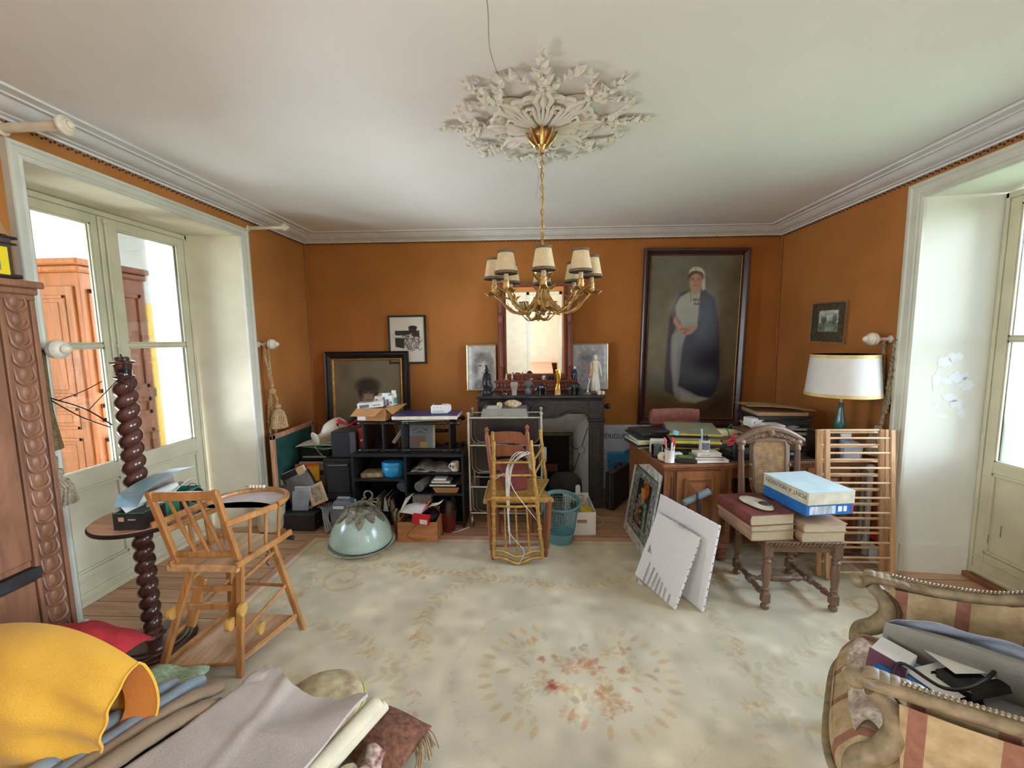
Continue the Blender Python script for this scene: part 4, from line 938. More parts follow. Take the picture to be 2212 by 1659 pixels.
# computer tower on its side
t = thing('computer_tower', 'dark grey computer case lying on its side on the floor boards', 'computer', (-2.1, 3.55, 0), -1)
b = MB(); b.box(-.155, .155, -.165, .17, .006, .155, .004); b.build('case', mat('dark_grey_steel', (52, 52, 58), .45, .3), t)
b = MB(); b.box(-.17, -.150, -.168, .165, .004, .157, .004); b.box(-.172, -.149, -.171, -.16, .012, .135, .003, None, 1); b.build('front_bezel', [m_blk, mat('cream_plastic', (206, 198, 176), .5)], t)
b = MB(); b.box(.155, .158, -.15, .15, .02, .145)
for k in range(6): b.box(.157, .160, -.12+.04*k, -.095+.04*k, .06, .085, 0, None, 1); b.box(.157, .1600, -.12+.04*k, -.10+.04*k, .105, .125, 0, None, 1)
b.lathe([(.04, 0), (.04, .003)], 16, T(.157, .09, .07) @ RY(90), 1); b.build('back_panel', [m_blk, m_metal], t, 0)
t = thing('flat_monitor', 'small silver flat screen standing on the dark computer case', 'monitor', (-2.12, 3.47, .157), 3)
b = MB(); M = RX(-8); b.box(-.072, .072, -.01, .01, .0, .175, .004, M); b.build('panel', mat('silver_plastic', (158, 162, 170), .4, .2), t)
b = MB(); M = T(.02, .045, 0) @ RX(6); b.box(-.07, .07, -.01, .01, .0, .215, .004, M); b.build('back_panel', mat('light_silver_plastic', (186, 188, 192), .4, .1), t)
b = MB(); b.ball((.055, .03, .06), (.03, .02, .04), 12, 8); b.build('foot', m_blk, t)
b = MB()
for k in range(7):
    g = random.Random(k); wire(b, [(-2.03+.03*k, 3.60, .162), (-2.0+.02*k, 3.52+.01*k, .175+.004*k), (-1.93+.012*k, 3.48, .17), (-1.90+.008*k, 3.44, .10), (-1.86+.01*k, 3.38+.01*g.random(), .02+.02*g.random()), (-1.82, 3.33+.01*k, .012)], .0035)
solo('cable_tangle', 'grey cables spilling from the computer case to the floor', 'cables', b, m_pale)
b = MB(); b.box(-.1, .12, -.06, .06, .158, .185, .003, T(-2.02, 3.62, 0) @ RZ(12)); solo('red_book', 'red book lying behind the cables on the computer case', 'book', b, mat('red_cloth_cover', (160, 62, 44), .6))
# small tilted frame
t = thing('photo_frame', 'small cream photo frame tipped against the lower speaker', 'picture frame', (-1.96, 3.50, .22))
M = T(-2.0, 3.50, .215) @ RY(-24) @ RX(78); fm = frame_mb(.10, .13, [(0, 0), (0, .006), (.012, .012), (.024, .012), (.028, .004), (.028, -.004)], M); fm.wb('frame', mat('cream_frame', (206, 178, 140), .5), t)
b = MB(); b.box(-.02, .12, -.02, .15, -.006, .001, 0, M); b.wb('print', mat('sepia_print', (176, 160, 140), .6, var=.3, scale=40), t, 0)
# speakers
t = thing('loudspeaker', 'upper black loudspeaker with a lighter stripe, on the other speaker', 'speaker', (-1.74, 3.7, .6), 0, 'black loudspeakers')
b = MB(); b.box(-1.865, -1.625, 3.60, 3.83, .603, .845, .004); b.wb('cabinet', m_bk, t)
b = MB(); b.box(-1.858, -1.69, 3.592, 3.60, .61, .838, .004); b.wb('grille', m_bkmat, t)
b = MB(); b.box(-1.69, -1.632, 3.590, 3.60, .607, .84, .003); b.wb('stripe', mat('grey_trim', (78, 80, 88), .4), t)
t = thing('loudspeaker', 'lower black loudspeaker with a chrome bar, left of the black bookcase', 'speaker', (-1.8, 3.7, .2), 0, 'black loudspeakers')
b = MB(); b.box(-1.935, -1.665, 3.56, 3.83, .22, .602, .005); b.wb('cabinet', m_bk, t)
b = MB(); b.box(-1.90, -1.69, 3.550, 3.56, .29, .565, .003); b.box(-1.93, -1.675, 3.553, 3.56, .225, .285, .003); b.wb('grille', m_bkmat, t)
b = MB(); b.tube([(-1.875, 3.545, .548), (-1.70, 3.545, .552)], .006, 8); b.wb('chrome_bar', m_metal, t)
for x, z in ((-1.90, .24), (-1.70, .24), (-1.885, .30), (-1.885, .548)): b = MB(); b.ball((x, 3.550, z), .0055, 8, 6); b.wb('screw', m_metal, t)
b = MB(); open_box(b, -1.95, -1.66, 3.58, 3.84, 0, .218, .012); b.box(-1.95, -1.66, 3.58, 3.84, .206, .219); solo('wooden_crate', 'dark crate carrying the black loudspeakers', 'crate', b, m_bk, smooth=0)
t = thing('tool_caddy', 'grey plastic caddy with a white label in front of the lower speaker', 'caddy', (-1.69, 3.40, 0))
b = MB(); b.add([(-1.775, 3.36, .02), (-1.61, 3.36, .02), (-1.61, 3.47, .02), (-1.775, 3.47, .02), (-1.79, 3.35, .22), (-1.60, 3.35, .22), (-1.60, 3.48, .22), (-1.79, 3.48, .22), (-1.755, 3.37, .285), (-1.62, 3.37, .285), (-1.62, 3.46, .285), (-1.755, 3.46, .285)],
   [(3, 2, 1, 0), (0, 1, 5, 4), (1, 2, 6, 5), (2, 3, 7, 6), (3, 0, 4, 7), (4, 5, 9, 8), (5, 6, 10, 9), (6, 7, 11, 10), (7, 4, 8, 11), (8, 9, 10, 11)])
for x in (-1.76, -1.63): b.box(x, x+.02, 3.37, 3.46, 0, .02)
b.box(-1.70, -1.665, 3.343, 3.353, .06, .19, .003); b.wb('body', mat('slate_grey_plastic', (118, 122, 132), .45), t, 20)
b = MB(); b.box(-1.755, -1.66, 3.345, 3.349, .225, .25); b.wb('label', m_wht, t, 0)
b = MB(); b.box(-1.745, -1.63, 3.40, 3.43, .285, .31, .008); b.wb('handle', mat('pale_grey_handle', (150, 156, 166), .4), t)
# ================================================================ framed pictures on the back wall, left half
t = thing('framed_portrait', 'large black-and-gilt framed dark portrait behind the carton', 'painting', (-1.87, 4.40, .45))
M = frame((-2.23, 4.44, .52), (1, 0, 0), (0, .04, 1))
PW, PH = .745, .93
fm = frame_mb(PW, PH, [(0, .0), (0, .010), (.010, .016), (.018, .012), (.022, .014)], M, 1); f2 = frame_mb(PW, PH, [(.022, .014), (.035, .022), (.06, .034), (.08, .03), (.092, .04), (.098, .03), (.098, -.02)], M, 0)
fm.add(f2.v, f2.f, None, 0); fm.wb('frame', [mat('black_ebonised_frame', (34, 34, 38), .35, var=.2), mat('gilt', (196, 150, 74), .35, .6, var=.2, scale=30)], t, 20)
pc = Pic(PW, PH, 110, 136, (126, 118, 98)); pc.blot(5, .08, 3); pc.ell(.5, .6, .5, .55, (138, 128, 104), .3, .6)
pc.poly([(.12, 0), (.16, .22), (.26, .34), (.42, .42), (.64, .42), (.74, .36), (.88, .2), (.92, 0)], (48, 42, 42), .03)
pc.ell(.50, .60, .12, .15, (178, 148, 122), .03); pc.ell(.50, .70, .14, .09, (50, 40, 36), .03); pc.ell(.39, .62, .03, .08, (48, 40, 36), .02); pc.ell(.62, .60, .03, .10, (54, 46, 40), .02)
pc.poly([(.42, .44), (.54, .36), (.62, .44), (.57, .50), (.45, .50)], (220, 214, 202), .02); pc.ell(.46, .615, .018, .008, (60, 44, 40), .006); pc.ell(.55, .615, .018, .008, (60, 44, 40), .006); pc.ell(.505, .53, .03, .007, (140, 86, 74), .006); pc.line([(.51, .61), (.52, .57)], .008, (150, 116, 94))
o = pc.build('canvas', t, mat('varnished_canvas', (255, 255, 255), .2, var=.05, scale=40, attr=True, spec=.8), M); o.matrix_parent_inverse = pworld(t).inverted(); o.matrix_basis = M
t = thing('framed_print', 'black-framed black and white print of a trumpet player', 'picture', (-1.4, 4.46, 1.4))
M = frame((-1.585, 4.484, 1.428), (1, 0, -.004), (0, 0, 1)); w_, h_ = .375, .485
frame_mb(w_, h_, [(0, 0), (0, .01), (.004, .014), (.018, .014), (.02, .006), (.02, -.014)], M).wb('frame', m_bk, t)
pc = Pic(w_, h_, 150, 194, (236, 232, 222))
K = (40, 36, 38)
pc.poly([(.14, .50), (.14, .70), (.86, .70), (.86, .50)], (62, 56, 56), .006); pc.poly([(.14, .34), (.14, .56), (.42, .52), (.40, .30)], (62, 56, 56), .006); pc.poly([(.10, .555), (.5, .55), (.5, .575), (.10, .60)], (236, 232, 222), .004)
pc.ell(.66, .70, .088, .10, (70, 58, 54), .008); pc.ell(.67, .765, .10, .045, K, .008); pc.ell(.735, .72, .028, .06, K, .008); pc.ell(.61, .69, .028, .022, K, .004); pc.ell(.685, .69, .028, .022, K, .004); pc.line([(.58, .70), (.73, .70)], .01, K)
pc.ell(.60, .625, .03, .018, (150, 140, 132), .005)
pc.poly([(.60, .60), (.70, .57), (.84, .55), (.90, .46), (.86, .32), (.66, .24), (.46, .28), (.42, .42), (.52, .52)], (206, 202, 196), .008)
g = random.Random(11)
for k in range(46):
    x, y = g.uniform(.45, .86), g.uniform(.27, .55); a = g.uniform(-1.2, 1.2); l_ = g.uniform(.03, .09)
    pc.line([(x, y), (x+l_*math.cos(a), y+l_*math.sin(a)), (x+l_*1.4*math.cos(a+.7), y+l_*1.4*math.sin(a+.7))], g.uniform(.004, .011), K)
pc.line([(.12, .578), (.62, .605)], .016, (236, 232, 222)); pc.line([(.14, .55), (.44, .53), (.56, .56), (.58, .60)], .012, (236, 232, 222)); pc.line([(.12, .60), (.60, .618)], .006, K); pc.line([(.14, .53), (.42, .515)], .006, K); pc.poly([(.16, .60), (.09, .63), (.09, .53), (.16, .57)], (236, 232, 222), .004); pc.line([(.09, .63), (.09, .53)], .005, K)
for k in range(4): pc.ell(.36+.035*k, .585+.004*k, .014, .02, (110, 100, 96), .004)
pc.line([(.40, .36), (.5, .5), (.46, .56)], .03, (120, 112, 108))
o = pc.build('print', t, pnt_gl, M @ T(0, 0, .002)); o.matrix_parent_inverse = pworld(t).inverted()
# ================================================================ black bookcase and what it holds
t = thing('bookcase', 'low black bookcase with open shelves along the back wall', 'bookcase', (-1.15, 3.68, 0))
b = MB(); X0, X1, Y0, Y1 = -1.645, -.64, 3.50, 3.86
b.box(X0-.005, X1+.005, Y0-.005, Y1, .64, .665, .003); b.box(X0, X0+.02, Y0, Y1, 0, .64, .002); b.box(X1-.02, X1, Y0, Y1, 0, .64, .002); b.box(X0+.02, X1-.02, Y1-.012, Y1, .02, .64); b.box(X0+.02, X1-.02, Y0+.01, Y1-.012, .03, .05); b.wb('carcass', m_bk, t)
b = MB(); b.box(-1.17, -1.15, Y0+.002, Y1-.012, .05, .64, .002); b.wb('divider', m_bk, t)
for a, c, z in ((X0+.02, -1.17, .425), (-1.15, X1-.02, .49), (-1.15, X1-.02, .295)):
    b = MB(); b.box(a+.0005, c-.0005, Y0+.004, Y1-.013, z-.009, z+.009, .002); b.wb('shelf', m_bk, t)
t = thing('round_tin', 'bright blue oval tin box on the left bookcase shelf', 'tin', (-1.315, 3.64, .434))
b = MB(); M = T(0, 0, 0) @ Matrix.Diagonal((1, .72, 1, 1)); b.lathe([(.098, 0), (.10, .004), (.10, .085), (.0985, .086)], 40, M); b.build('body', mat('turquoise_blue_tin', (38, 150, 204), .35, var=.04), t, 50)
b = MB(); b.lathe([(.103, .082), (.103, .122), (.10, .126), (.0, .127)], 40, M); b.build('lid', mat('turquoise_blue_lid', (44, 158, 212), .35, var=.04), t, 50)
b = MB()
for k in range(6):
    g = random.Random(k); b.box(-.10, .09, -.07, .08, .006*k+.001, .006*k+.006, 0, T(-1.49, 3.63, .434) @ RZ(g.uniform(-9, 9)))
solo('magazine_pile', 'small pile of worn magazines beside the blue tin', 'magazines', b, mat('buff_paper', (186, 164, 124), .7, var=.25, scale=25), smooth=0)
b = MB(); b.grid(16, 8, lambda u, v: (-1.12+.36*u, 3.52+.25*v, .502+.02*(1-v)*0+.018*math.sin(3.2*u)*(.3+v)+.008*math.sin(14*u+5*v)), thick=.006); b.grid(12, 6, lambda u, v: (-1.08+.33*u, 3.53+.24*v, .518+.02*math.sin(5*u+1)*(.4+v)+.008*math.sin(11*u)), thick=.004)
solo('newspaper', 'crumpled newspapers on the upper right bookcase shelf', 'newspaper', b, mat('newsprint', (170, 158, 142), .8, var=.3, scale=35))
t = thing('mug', 'white mug with orange and blue motif on the upper right bookcase shelf', 'mug', (-.725, 3.56, .499))
b = MB(); b.lathe([(.026, 0), (.034, .004), (.036, .08), (.033, .082), (.031, .03), (0, .02)], 24); b.build('body', mat('mug_glaze', (226, 222, 206), .3), t, 50)
b = MB(); b.tube(arc((-.035, 0, .042), .02, 90, 270, 8), .0055, 8); b.build('handle', mat('mug_glaze', (226, 222, 206)), t)
b = MB(); b.box(-.02, -.004, -.0372, -.0345, .03, .06, .004); b.box(.004, .02, -.0372, -.0345, .045, .068, .004, None, 1); b.build('motif', [mat('blue_motif', (88, 120, 160), .4), mat('orange_motif', (204, 130, 70), .4)], t)
t = thing('paper_tube', 'cream paper roll lying on the middle right bookcase shelf', 'tube', (-1.03, 3.6, .35))
b = MB(); M = T(-1.045, 3.51, .367) @ RZ(-14) @ RX(-88); b.lathe([(.040, 0), (.044, 0), (.044, .30), (.040, .30), (.04, 0)], 28, M); b.wb('tube', mat('grey_tube_paper', (128, 122, 114), .7), t, 50)
b = MB(); b.lathe([(0, .004), (.0395, .003)], 28, M); b.wb('end_cap', mat('cream_cap', (214, 204, 160), .6), t)
b = MB(); b.add([(-.90, 3.53, .306), (-.71, 3.53, .306), (-.71, 3.74, .306), (-.90, 3.74, .306), (-.925, 3.515, .36), (-.685, 3.515, .36), (-.675, 3.75, .385), (-.925, 3.75, .36)], [(0, 3, 2, 1), (0, 1, 5, 4), (1, 2, 6, 5), (2, 3, 7, 6), (3, 0, 4, 7)]); solo('cardboard_tray', 'tan cardboard tray under books on the middle right bookcase shelf', 'tray', b, m_card, smooth=0)
m_bks = mat('charcoal_cover', (48, 48, 52), .6); m_buff = mat('buff_cover', (176, 160, 128), .6, var=.2, scale=30)
t = thing('book', 'wide charcoal book on the tan cardboard tray', 'book', (-.95, 3.50, .372)); book_mb(.24, .20, .022).build('book', [m_bks, m_wht], t, 0)
t = thing('book', 'buff paperback on the charcoal book in the bookcase', 'book', (-.935, 3.52, .395)); book_mb(.17, .14, .022).build('book', [m_buff, m_paper], t, 0)
b = MB(); b.box(-.055, .055, -.04, .05, 0, .016, .002); solo('small_box', 'tiny white carton topping the buff paperback in the bookcase', 'box', b, m_wht, loc=(-.86, 3.57, .418), smooth=0)
# binders, bottom left compartment
for k, (x, lean, lab) in enumerate(((-1.46, 12, 'dark magazine file at the left of the bookcase floor'), (-1.37, 6, 'black magazine file full of papers on the bookcase floor'), (-1.285, -10, 'black magazine file next to the brown one on the bookcase floor'))):
    t = thing('magazine_file', lab, 'file', (x, 3.56, .051), 0, 'files in the bookcase'); M = RY(lean)
    b = MB(); b.box(-.036, -.032, -.03, .22, 0, .22, 0, M); b.box(.032, .036, -.03, .22, 0, .22, 0, M); b.box(-.032, .032, -.03, .22, 0, .004, 0, M); b.box(-.032, .032, -.034, -.03, 0, .08, 0, M); b.build('file', m_bk, t, 0)
    b = MB()
    for i in range(4): b.box(-.026+.013*i, -.018+.013*i, -.02, .19, .005, .20-.012*i, 0, M)
    b.build('papers', m_buff if k != 1 else m_paper, t, 0)
t = thing('magazine_file', 'brown cardboard magazine file leaning out behind the pine box', 'file', (-1.185, 3.41, 0.001), 8)
b = MB(); M = RY(-8); b.box(-.04, -.036, -.05, .07, 0, .20, 0, M); b.box(.036, .04, -.05, .07, 0, .20, 0, M); b.box(-.036, .036, -.05, .07, 0, .005, 0, M); b.box(-.036, .036, -.055, -.05, 0, .12, 0, M); b.build('file', mat('red_brown_card', (160, 96, 66), .7), t, 0)
b = MB(); b.box(-.03, -.01, -.045, .06, .006, .19, 0, M); b.box(.0, .02, -.045, .06, .006, .17, 0, M); b.build('papers', m_buff, t, 0)
b = MB(); M = T(-1.235, 3.68, .30) @ RX(-60); b.lathe([(0, 0), (.07, 0), (.07, .045), (.066, .05), (0, .05)], 28, M); solo('cake_tin', 'round pale blue tin tipped in the lower left bookcase compartment', 'tin', b, mat('pale_blue_tin', (132, 160, 176), .4, var=.15))
# red bin with a bag
t = thing('waste_bin', 'small dark red bin with a clear bag, in front of the bookcase', 'bin', (-.77, 3.44, 0))
b = MB(); b.lathe([(.0, .004), (.05, 0), (.052, .004), (.07, .19), (.067, .19), (.05, .01)], 24); b.build('bin', mat('dark_red_plastic', (112, 34, 30), .4), t, 50)
b = MB()
for k in range(3): b.grid(14, 6, lambda u, v, k=k: ((.072-.02*v+.012*math.sin(7*u*PI+k))*math.cos(2*PI*u), (.072-.02*v)*math.sin(2*PI*u), .17+.11*v+.012*math.sin(11*u+k)))
b.build('bin_bag', glass_mat('clear_film', (226, 228, 230), .25, 1.6), t, 60)
# ================================================================ turned black shelf unit lying on its side
t = thing('spindle_shelf', 'black turned-spindle shelf unit lying on its side on the bookcase', 'shelf', (-1.15, 3.65, .665))
PX = (-1.545, -1.365, -1.19, -.765); YF, YK = 3.56, 3.80
for x in PX:
    b = MB(); b.box(x-.008, x+.008, YF-.012, YK+.012, .667, .945, .003); b.wb('shelf_panel', m_bk, t)
def spr(a, c, r=.013): return [(0, r*.6), (.04, r*1.15), (.08, r*.7), (.12, r*1.2), (.16, r*.7), (.25, r*.75), (.5, r*1.0), (.72, r*1.1), (.78, r*.65), (.80, r*1.2), (.83, r*.6), (.86, r*1.2), (.89, r*.6), (.93, r*1.35), (.97, r*.7), (1, r*.7)]
for y, z in ((YF, .93), (YF, .685), (YK, .93), (YK, .685)):
    b = MB()
    for i in range(3): b.turn((PX[i]+.008, y, z), (PX[i+1]-.008, y, z), spr(0, 1, .0125 if i < 2 else .015), 12)
    b.turn((PX[3]+.008, y, z), (PX[3]+.10, y, z), [(0, .01), (.2, .016), (.35, .010), (.5, .010), (.6, .022), (.8, .026), (1, .010)], 12); b.turn((PX[0]-.008, y, z), (PX[0]-.055, y, z), [(0, .01), (.3, .018), (.6, .016), (1, .004)], 12)
    b.wb('spindle_post', m_bk, t)
b = MB(); b.turn((PX[2]+.008, YK, .81), (PX[3]-.008, YK, .81), spr(0, 1, .017), 12); b.wb('middle_spindle', m_bk, t)
t = thing('art_card', 'pale blue picture card standing inside the black spindle shelf', 'card', (-1.06, 3.72, .667))
M = frame((-1.175, 3.70, .668), (1, 0, 0), (0, .12, 1)); pc = Pic(.24, .245, 60, 60, (150, 176, 190)); pc.poly([(0, 0), (.62, 0), (.62, .46), (0, .46)], (150, 132, 124), .01); pc.poly([(.42, .0), (.72, 0), (.72, .24), (.42, .24)], (214, 196, 120), .006); pc.poly([(.14, .56), (.7, .56), (.7, .74), (.14, .74)], (120, 140, 156), .01); pc.line([(.2, .6), (.4, .72), (.66, .6)], .03, (206, 206, 206)); pc.line([(.18, .66), (.5, .66)], .02, (176, 140, 130)); pc.line([(.5, .7), (.68, .58)], .012, (230, 230, 230)); pc.poly([(.92, 0), (1, 0), (1, 1), (.92, 1)], (206, 206, 170), .01)
o = pc.build('print', t, pnt, M); o.matrix_parent_inverse = pworld(t).inverted()
b = MB(); b.box(0, .24, 0, .245, -.006, -.001, 0, M); b.wb('board', m_wht, t, 0)
b = MB(); b.bar((-1.29, 3.60, .74), (-1.20, 3.68, .88), .012, .035, c=.004); solo('remote_control', 'grey remote control propped in the middle bay of the spindle shelf', 'remote', b, m_pale)
b = MB(); b.bar((-1.27, 3.72, .672), (-1.32, 3.75, .93), .012, .03, c=.002); solo('wooden_strip', 'orange wooden strip leaning in the middle bay of the spindle shelf', 'strip', b, wood('orange_strip', (170, 100, 56)))
# red cables and red folder left of it
b = MB()
for k in range(16):
    g = random.Random(30+k); x0 = -1.79; s_ = g.uniform(-.02, .02)
    wire(b, [(x0-.05+.02*s_, 3.70, .872+.03*g.random()), (x0-.03, 3.66+s_, .93+.02*g.random()+s_), (x0+.07, 3.68, .895), (x0+.17, 3.66-s_, .955+s_), (x0+.20, 3.7, .90+.02*g.random()), (x0+.12, 3.69, .875), (x0+.05, 3.68, .898)], .0042, 5)
solo('red_cable', 'bundle of red cable on top of the upper loudspeaker', 'cable', b, mat('red_flex', (176, 40, 52), .45))
b = MB(); b.add([(-1.612, 3.62, .69), (-1.575, 3.62, .69), (-1.575, 3.80, .69), (-1.612, 3.80, .69), (-1.62, 3.62, .90), (-1.575, 3.62, .90), (-1.575, 3.80, .90), (-1.62, 3.80, .90)], [(0, 3, 2, 1), (4, 5, 6, 7), (0, 1, 5, 4), (1, 2, 6, 5), (2, 3, 7, 6), (3, 0, 4, 7)]); b.quad((-1.60, 3.6185, .775), (-1.578, 3.6185, .785), (-1.578, 3.6185, .80), (-1.60, 3.6185, .79), m=1)
solo('red_folder', 'red folder wedged between loudspeaker and spindle shelf', 'folder', b, [mat('red_card', (150, 24, 34), .45), m_wht], loc=(0, 0, -.024), smooth=0)
# carton of small white boxes on top
t = thing('carton', 'open brown carton full of small white boxes on the spindle shelf', 'box', (-1.46, 3.70, .947), -3)
b = MB(); open_box(b, -.14, .125, -.12, .14, .001, .115, .003); b.build('carton', m_card, t, 0)
b = MB(); b.quad((-.14, -.12, .115), (.11, -.12, .115), (.06, -.20, .055), (-.165, -.20, .055)); fl = b.build('flap', m_card, t, 0)
b = MB(); b.quad((.125, -.12, .115), (.125, .14, .115), (.235, .14, .12), (.185, -.10, .055)); b.build('flap', m_card, t, 0)
b = MB(); b.quad((-.14, .14, .115), (.125, .14, .115), (.10, .17, .215), (-.05, .17, .215)); b.build('flap', m_card, t, 0)
b = MB(); b.box(-.135, -.06, -.1215, -.12, .008, .06); b.build('label', m_wht, t, 0)
def sbox(lab, x, y, z, w, d, h, rz, ry=0, cl=None):
    t = thing('small_box', lab, 'box', (x, y, z), rz); M = RY(ry); b = MB(); b.box(-w/2, w/2, -d/2, d/2, 0, h, .002, M); b.build('carton', cl or m_wht, t, 0)
    b = MB(); b.box(-w*.42, -w*.05, -d/2-.0008, -d/2, h*.15, h*.7, 0, M); b.box(w*.1, w*.4, -d/2-.0008, -d/2, h*.35, h*.5, 0, M); b.box(-w*.3, w*.1, -d*.2, d*.3, h, h+.0008, 0, M); b.build('print', mat('grey_print', (120, 128, 146), .5, var=.4, scale=120), t, 0); return t
sbox('long white medicine box lying across the front of the brown carton', -1.50, 3.66, 1.06, .22, .11, .05, 14, -4)
sbox('white box with a dark band standing in the brown carton', -1.40, 3.77, 1.06, .06, .05, .115, 0)
sbox('plain white box at the left rear of the brown carton', -1.475, 3.78, 1.06, .065, .05, .085, 10)
sbox('tall white box at the right of the brown carton', -1.345, 3.72, 1.05, .055, .05, .11, 0)
b = MB(); b.lathe([(.022, 0), (.026, .005), (.026, .10), (.020, .125), (.02, .14), (0, .142)], 16); b.lathe([(.0265, .02), (.0265, .075)], 16, None, 1); solo('bottle', 'white bottle with a green label in the brown carton', 'bottle', b, [m_wht, mat('teal_label', (60, 158, 138), .5)], loc=(-1.335, 3.80, 1.055))
# blue-topped panel and the white device
t = thing('canvas_panel', 'long blue-topped panel with white edges lying on the spindle shelf', 'panel', (-.98, 3.62, .97), 1.5)
b = MB(); b.box(-.28, .29, -.12, .2, .002, .032, .002); b.build('edge', mat('cream_edge', (226, 222, 206), .6), t, 0)
b = MB(); b.box(-.279, .289, -.119, .199, .0322, .0335); b.build('blue_face', mat('navy_blue_face', (52, 56, 128), .3), t, 0)
b = MB(); b.grid(6, 4, lambda u, v: (-1.19+.42*u, 3.55+.18*v, .9475+.020*u), thick=.005); solo('green_folder', 'pale green folder squeezed under the blue panel', 'folder', b, mat('pale_green_card', (190, 206, 172), .6))
t = thing('answering_machine', 'small white device with a grey screen on the blue panel', 'device', (-.855, 3.63, 1.007), 4)
b = MB(); b.box(-.08, .075, -.05, .06, 0, .078, .012); b.box(.06, .09, -.03, .06, .01, .074, .012); b.build('body', m_wht, t)
b = MB(); b.box(-.06, .01, -.02, .045, .0782, .0795); b.build('screen', mat('dark_screen', (70, 76, 86), .2), t)
b = MB()
for k in range(3): b.ball((-.05+.03*k, -.050, .058), (.005, .002, .005), 8, 6)
for k in range(9): b.box(-.06+.011*k, -.056+.011*k, -.0507, -.050, .012, .035)
b.build('button', m_pale, t, 0)
# pine box with red folder, cables
t = thing('wooden_box', 'open pine box with cables and red-and-white cartons in front of the bookcase', 'box', (-.98, 3.36, 0), 1)
b = MB(); open_box(b, -.17, .16, -.15, .19, 0, .165, .012); b.build('box', wood('pine_box', (196, 136, 88), .6, axis='x'), t, 0)
b = MB(); b.ball((-.08, -.03, .12), (.065, .06, .05), 14, 8); b.ball((.08, 0, .15), (.07, .08, .07), 14, 8); b.build('black_bag', m_blk, t)
b = MB()
for k in range(12):
    g = random.Random(60+k); wire(b, [(g.uniform(-.1, .12), g.uniform(-.1, .12), .13), (g.uniform(-.1, .12), g.uniform(-.1, .12), .23), (g.uniform(-.1, .12), g.uniform(-.1, .12), .21), (g.uniform(-.1, .12), g.uniform(0, .14), .14)], .004, 5)
wire(b, [(0, -.12, .17), (-.02, -.158, .14), (-.08, -.158, .08), (-.08, -.158, .04), (0, -.158, .02), (.06, -.158, .03)], .0018, 5); b.build('cable', m_blk, t)
t = thing('open_carton', 'opened red carton with white inside lying on the pine box', 'carton', (-.99, 3.30, .17), 0)
M = T(0, 0, .03) @ RX(18) @ RY(8)
b = MB(); b.box(-.03, .11, -.12, -.06, .0, .06, 0, M); b.build('end', mat('bright_red_card', (206, 36, 44), .45), t, 0)
b = MB(); b.box(.035, .095, -.1212, -.12, .008, .055, 0, M); b.build('label', m_wht, t, 0)
b = MB(); b.quad((-.16, -.02, .05), (.03, -.07, .05), (.06, .10, .12), (-.14, .09, .07)); b.quad((.03, -.07, .05), (.06, .10, .12), (.11, .08, .17), (.075, -.05, .09), m=1); b.quad((-.16, -.02, .05), (-.14, .09, .07), (-.08, .14, .16), (-.13, .06, .14)); b.build('flap', [m_wht, mat('red_pink_card', (206, 96, 104), .5)], t, 0)
b = MB(); b.grid(6, 3, lambda u, v: (.06+.14*u, -.02+.06*v, .075+.07*u+.01*math.sin(6*u)), thick=.002); b.build('white_sheet', m_paper, t)
b = MB(); b.box(-.06, .10, 0, .05, .12, .18, .004, RX(-10)); b.build('silver_grille', mat('pewter_mesh', (110, 102, 92), .5, .3, var=.4, scale=90), t)
# mint glass shade on a dish
t = thing('glass_lampshade', 'big mint green glass lamp shade with a lace metal collar on the floor', 'lamp shade', (-1.42, 3.13, .02))
M = T(0, 0, .058) @ RX(3) @ RY(5)
b = MB(); b.lathe([(.238, -.012), (.243, 0), (.24, .02), (.222, .085), (.185, .15), (.142, .20), (.112, .226), (.095, .236), (.092, .236), (.109, .223), (.139, .196), (.181, .147), (.217, .083), (.236, .0), (.238, -.012)], 56, M); b.build('shade', mat('mint_glass', (172, 192, 178), .25, var=.14, scale=4, coat=.4), t, 60)
m_lace = mat('tarnished_pewter', (138, 130, 112), .5, .4, var=.3, scale=40)
b = MB(); b.lathe([(.097, .224), (.098, .235), (.088, .245), (.082, .26), (.084, .275), (.075, .272), (.07, .25), (.08, .225)], 40, M)
for k in range(10):
    a0 = 2*PI*k/10; ring = []
    def P(da, s):      # along the shade's outside, s 0..1 downwards
        r = .098+.115*s; z = .238-.045*s-.085*s*s; a = a0+da; return ((r+.003)*math.cos(a), (r+.003)*math.sin(a), z+.004)
    big = k % 2 == 0; L_ = .78 if big else .6
    out = [P(-.31, 0), P(-.3, .2), P(-.26, .38*L_), P(-.16, .72*L_), P(-.04, .95*L_), P(0, L_), P(.04, .95*L_), P(.16, .72*L_), P(.26, .38*L_), P(.3, .2), P(.31, 0)]
    n0 = len(b.v); b.add(out+[P(0, .3), P(0, .02)], [(i, i+1, 11) for i in range(10)]+[(10, 12, 11), (12, 0, 11)], M)
    b.tube(out, .0022, 4, M=M)
    b.tube([(.076*math.cos(a0+.1), .076*math.sin(a0+.1), .272), (.095*math.cos(a0), .095*math.sin(a0), .285), (.112*math.cos(a0-.1), .112*math.sin(a0-.1), .276)], .007, 5, M=M)
b.build('metal_collar', m_lace, t, 50)
b = MB(); b.tube(arc((0, .13, .30), .035, -60, 240, 12), .008, 8, M=M); b.grid(5, 5, lambda u, v: (-.02+.11*u, .07+.05*v, .25+.05*u+.012*math.sin(9*u+4*v)), M=M, thick=.003); b.build('broken_gallery', m_lace, t)
b = MB(); b.lathe([(.0, .006), (.15, .0), (.20, .004), (.255, .04), (.26, .041), (.205, .002), (.15, -.004), (.0, -.002)][::-1], 48, T(.01, -.02, -.008)); solo('dish', 'shallow white enamel dish under the mint glass shade', 'dish', b, mat('white_enamel', (220, 222, 212), .25), loc=(-1.42, 3.13, .02), smooth=60)
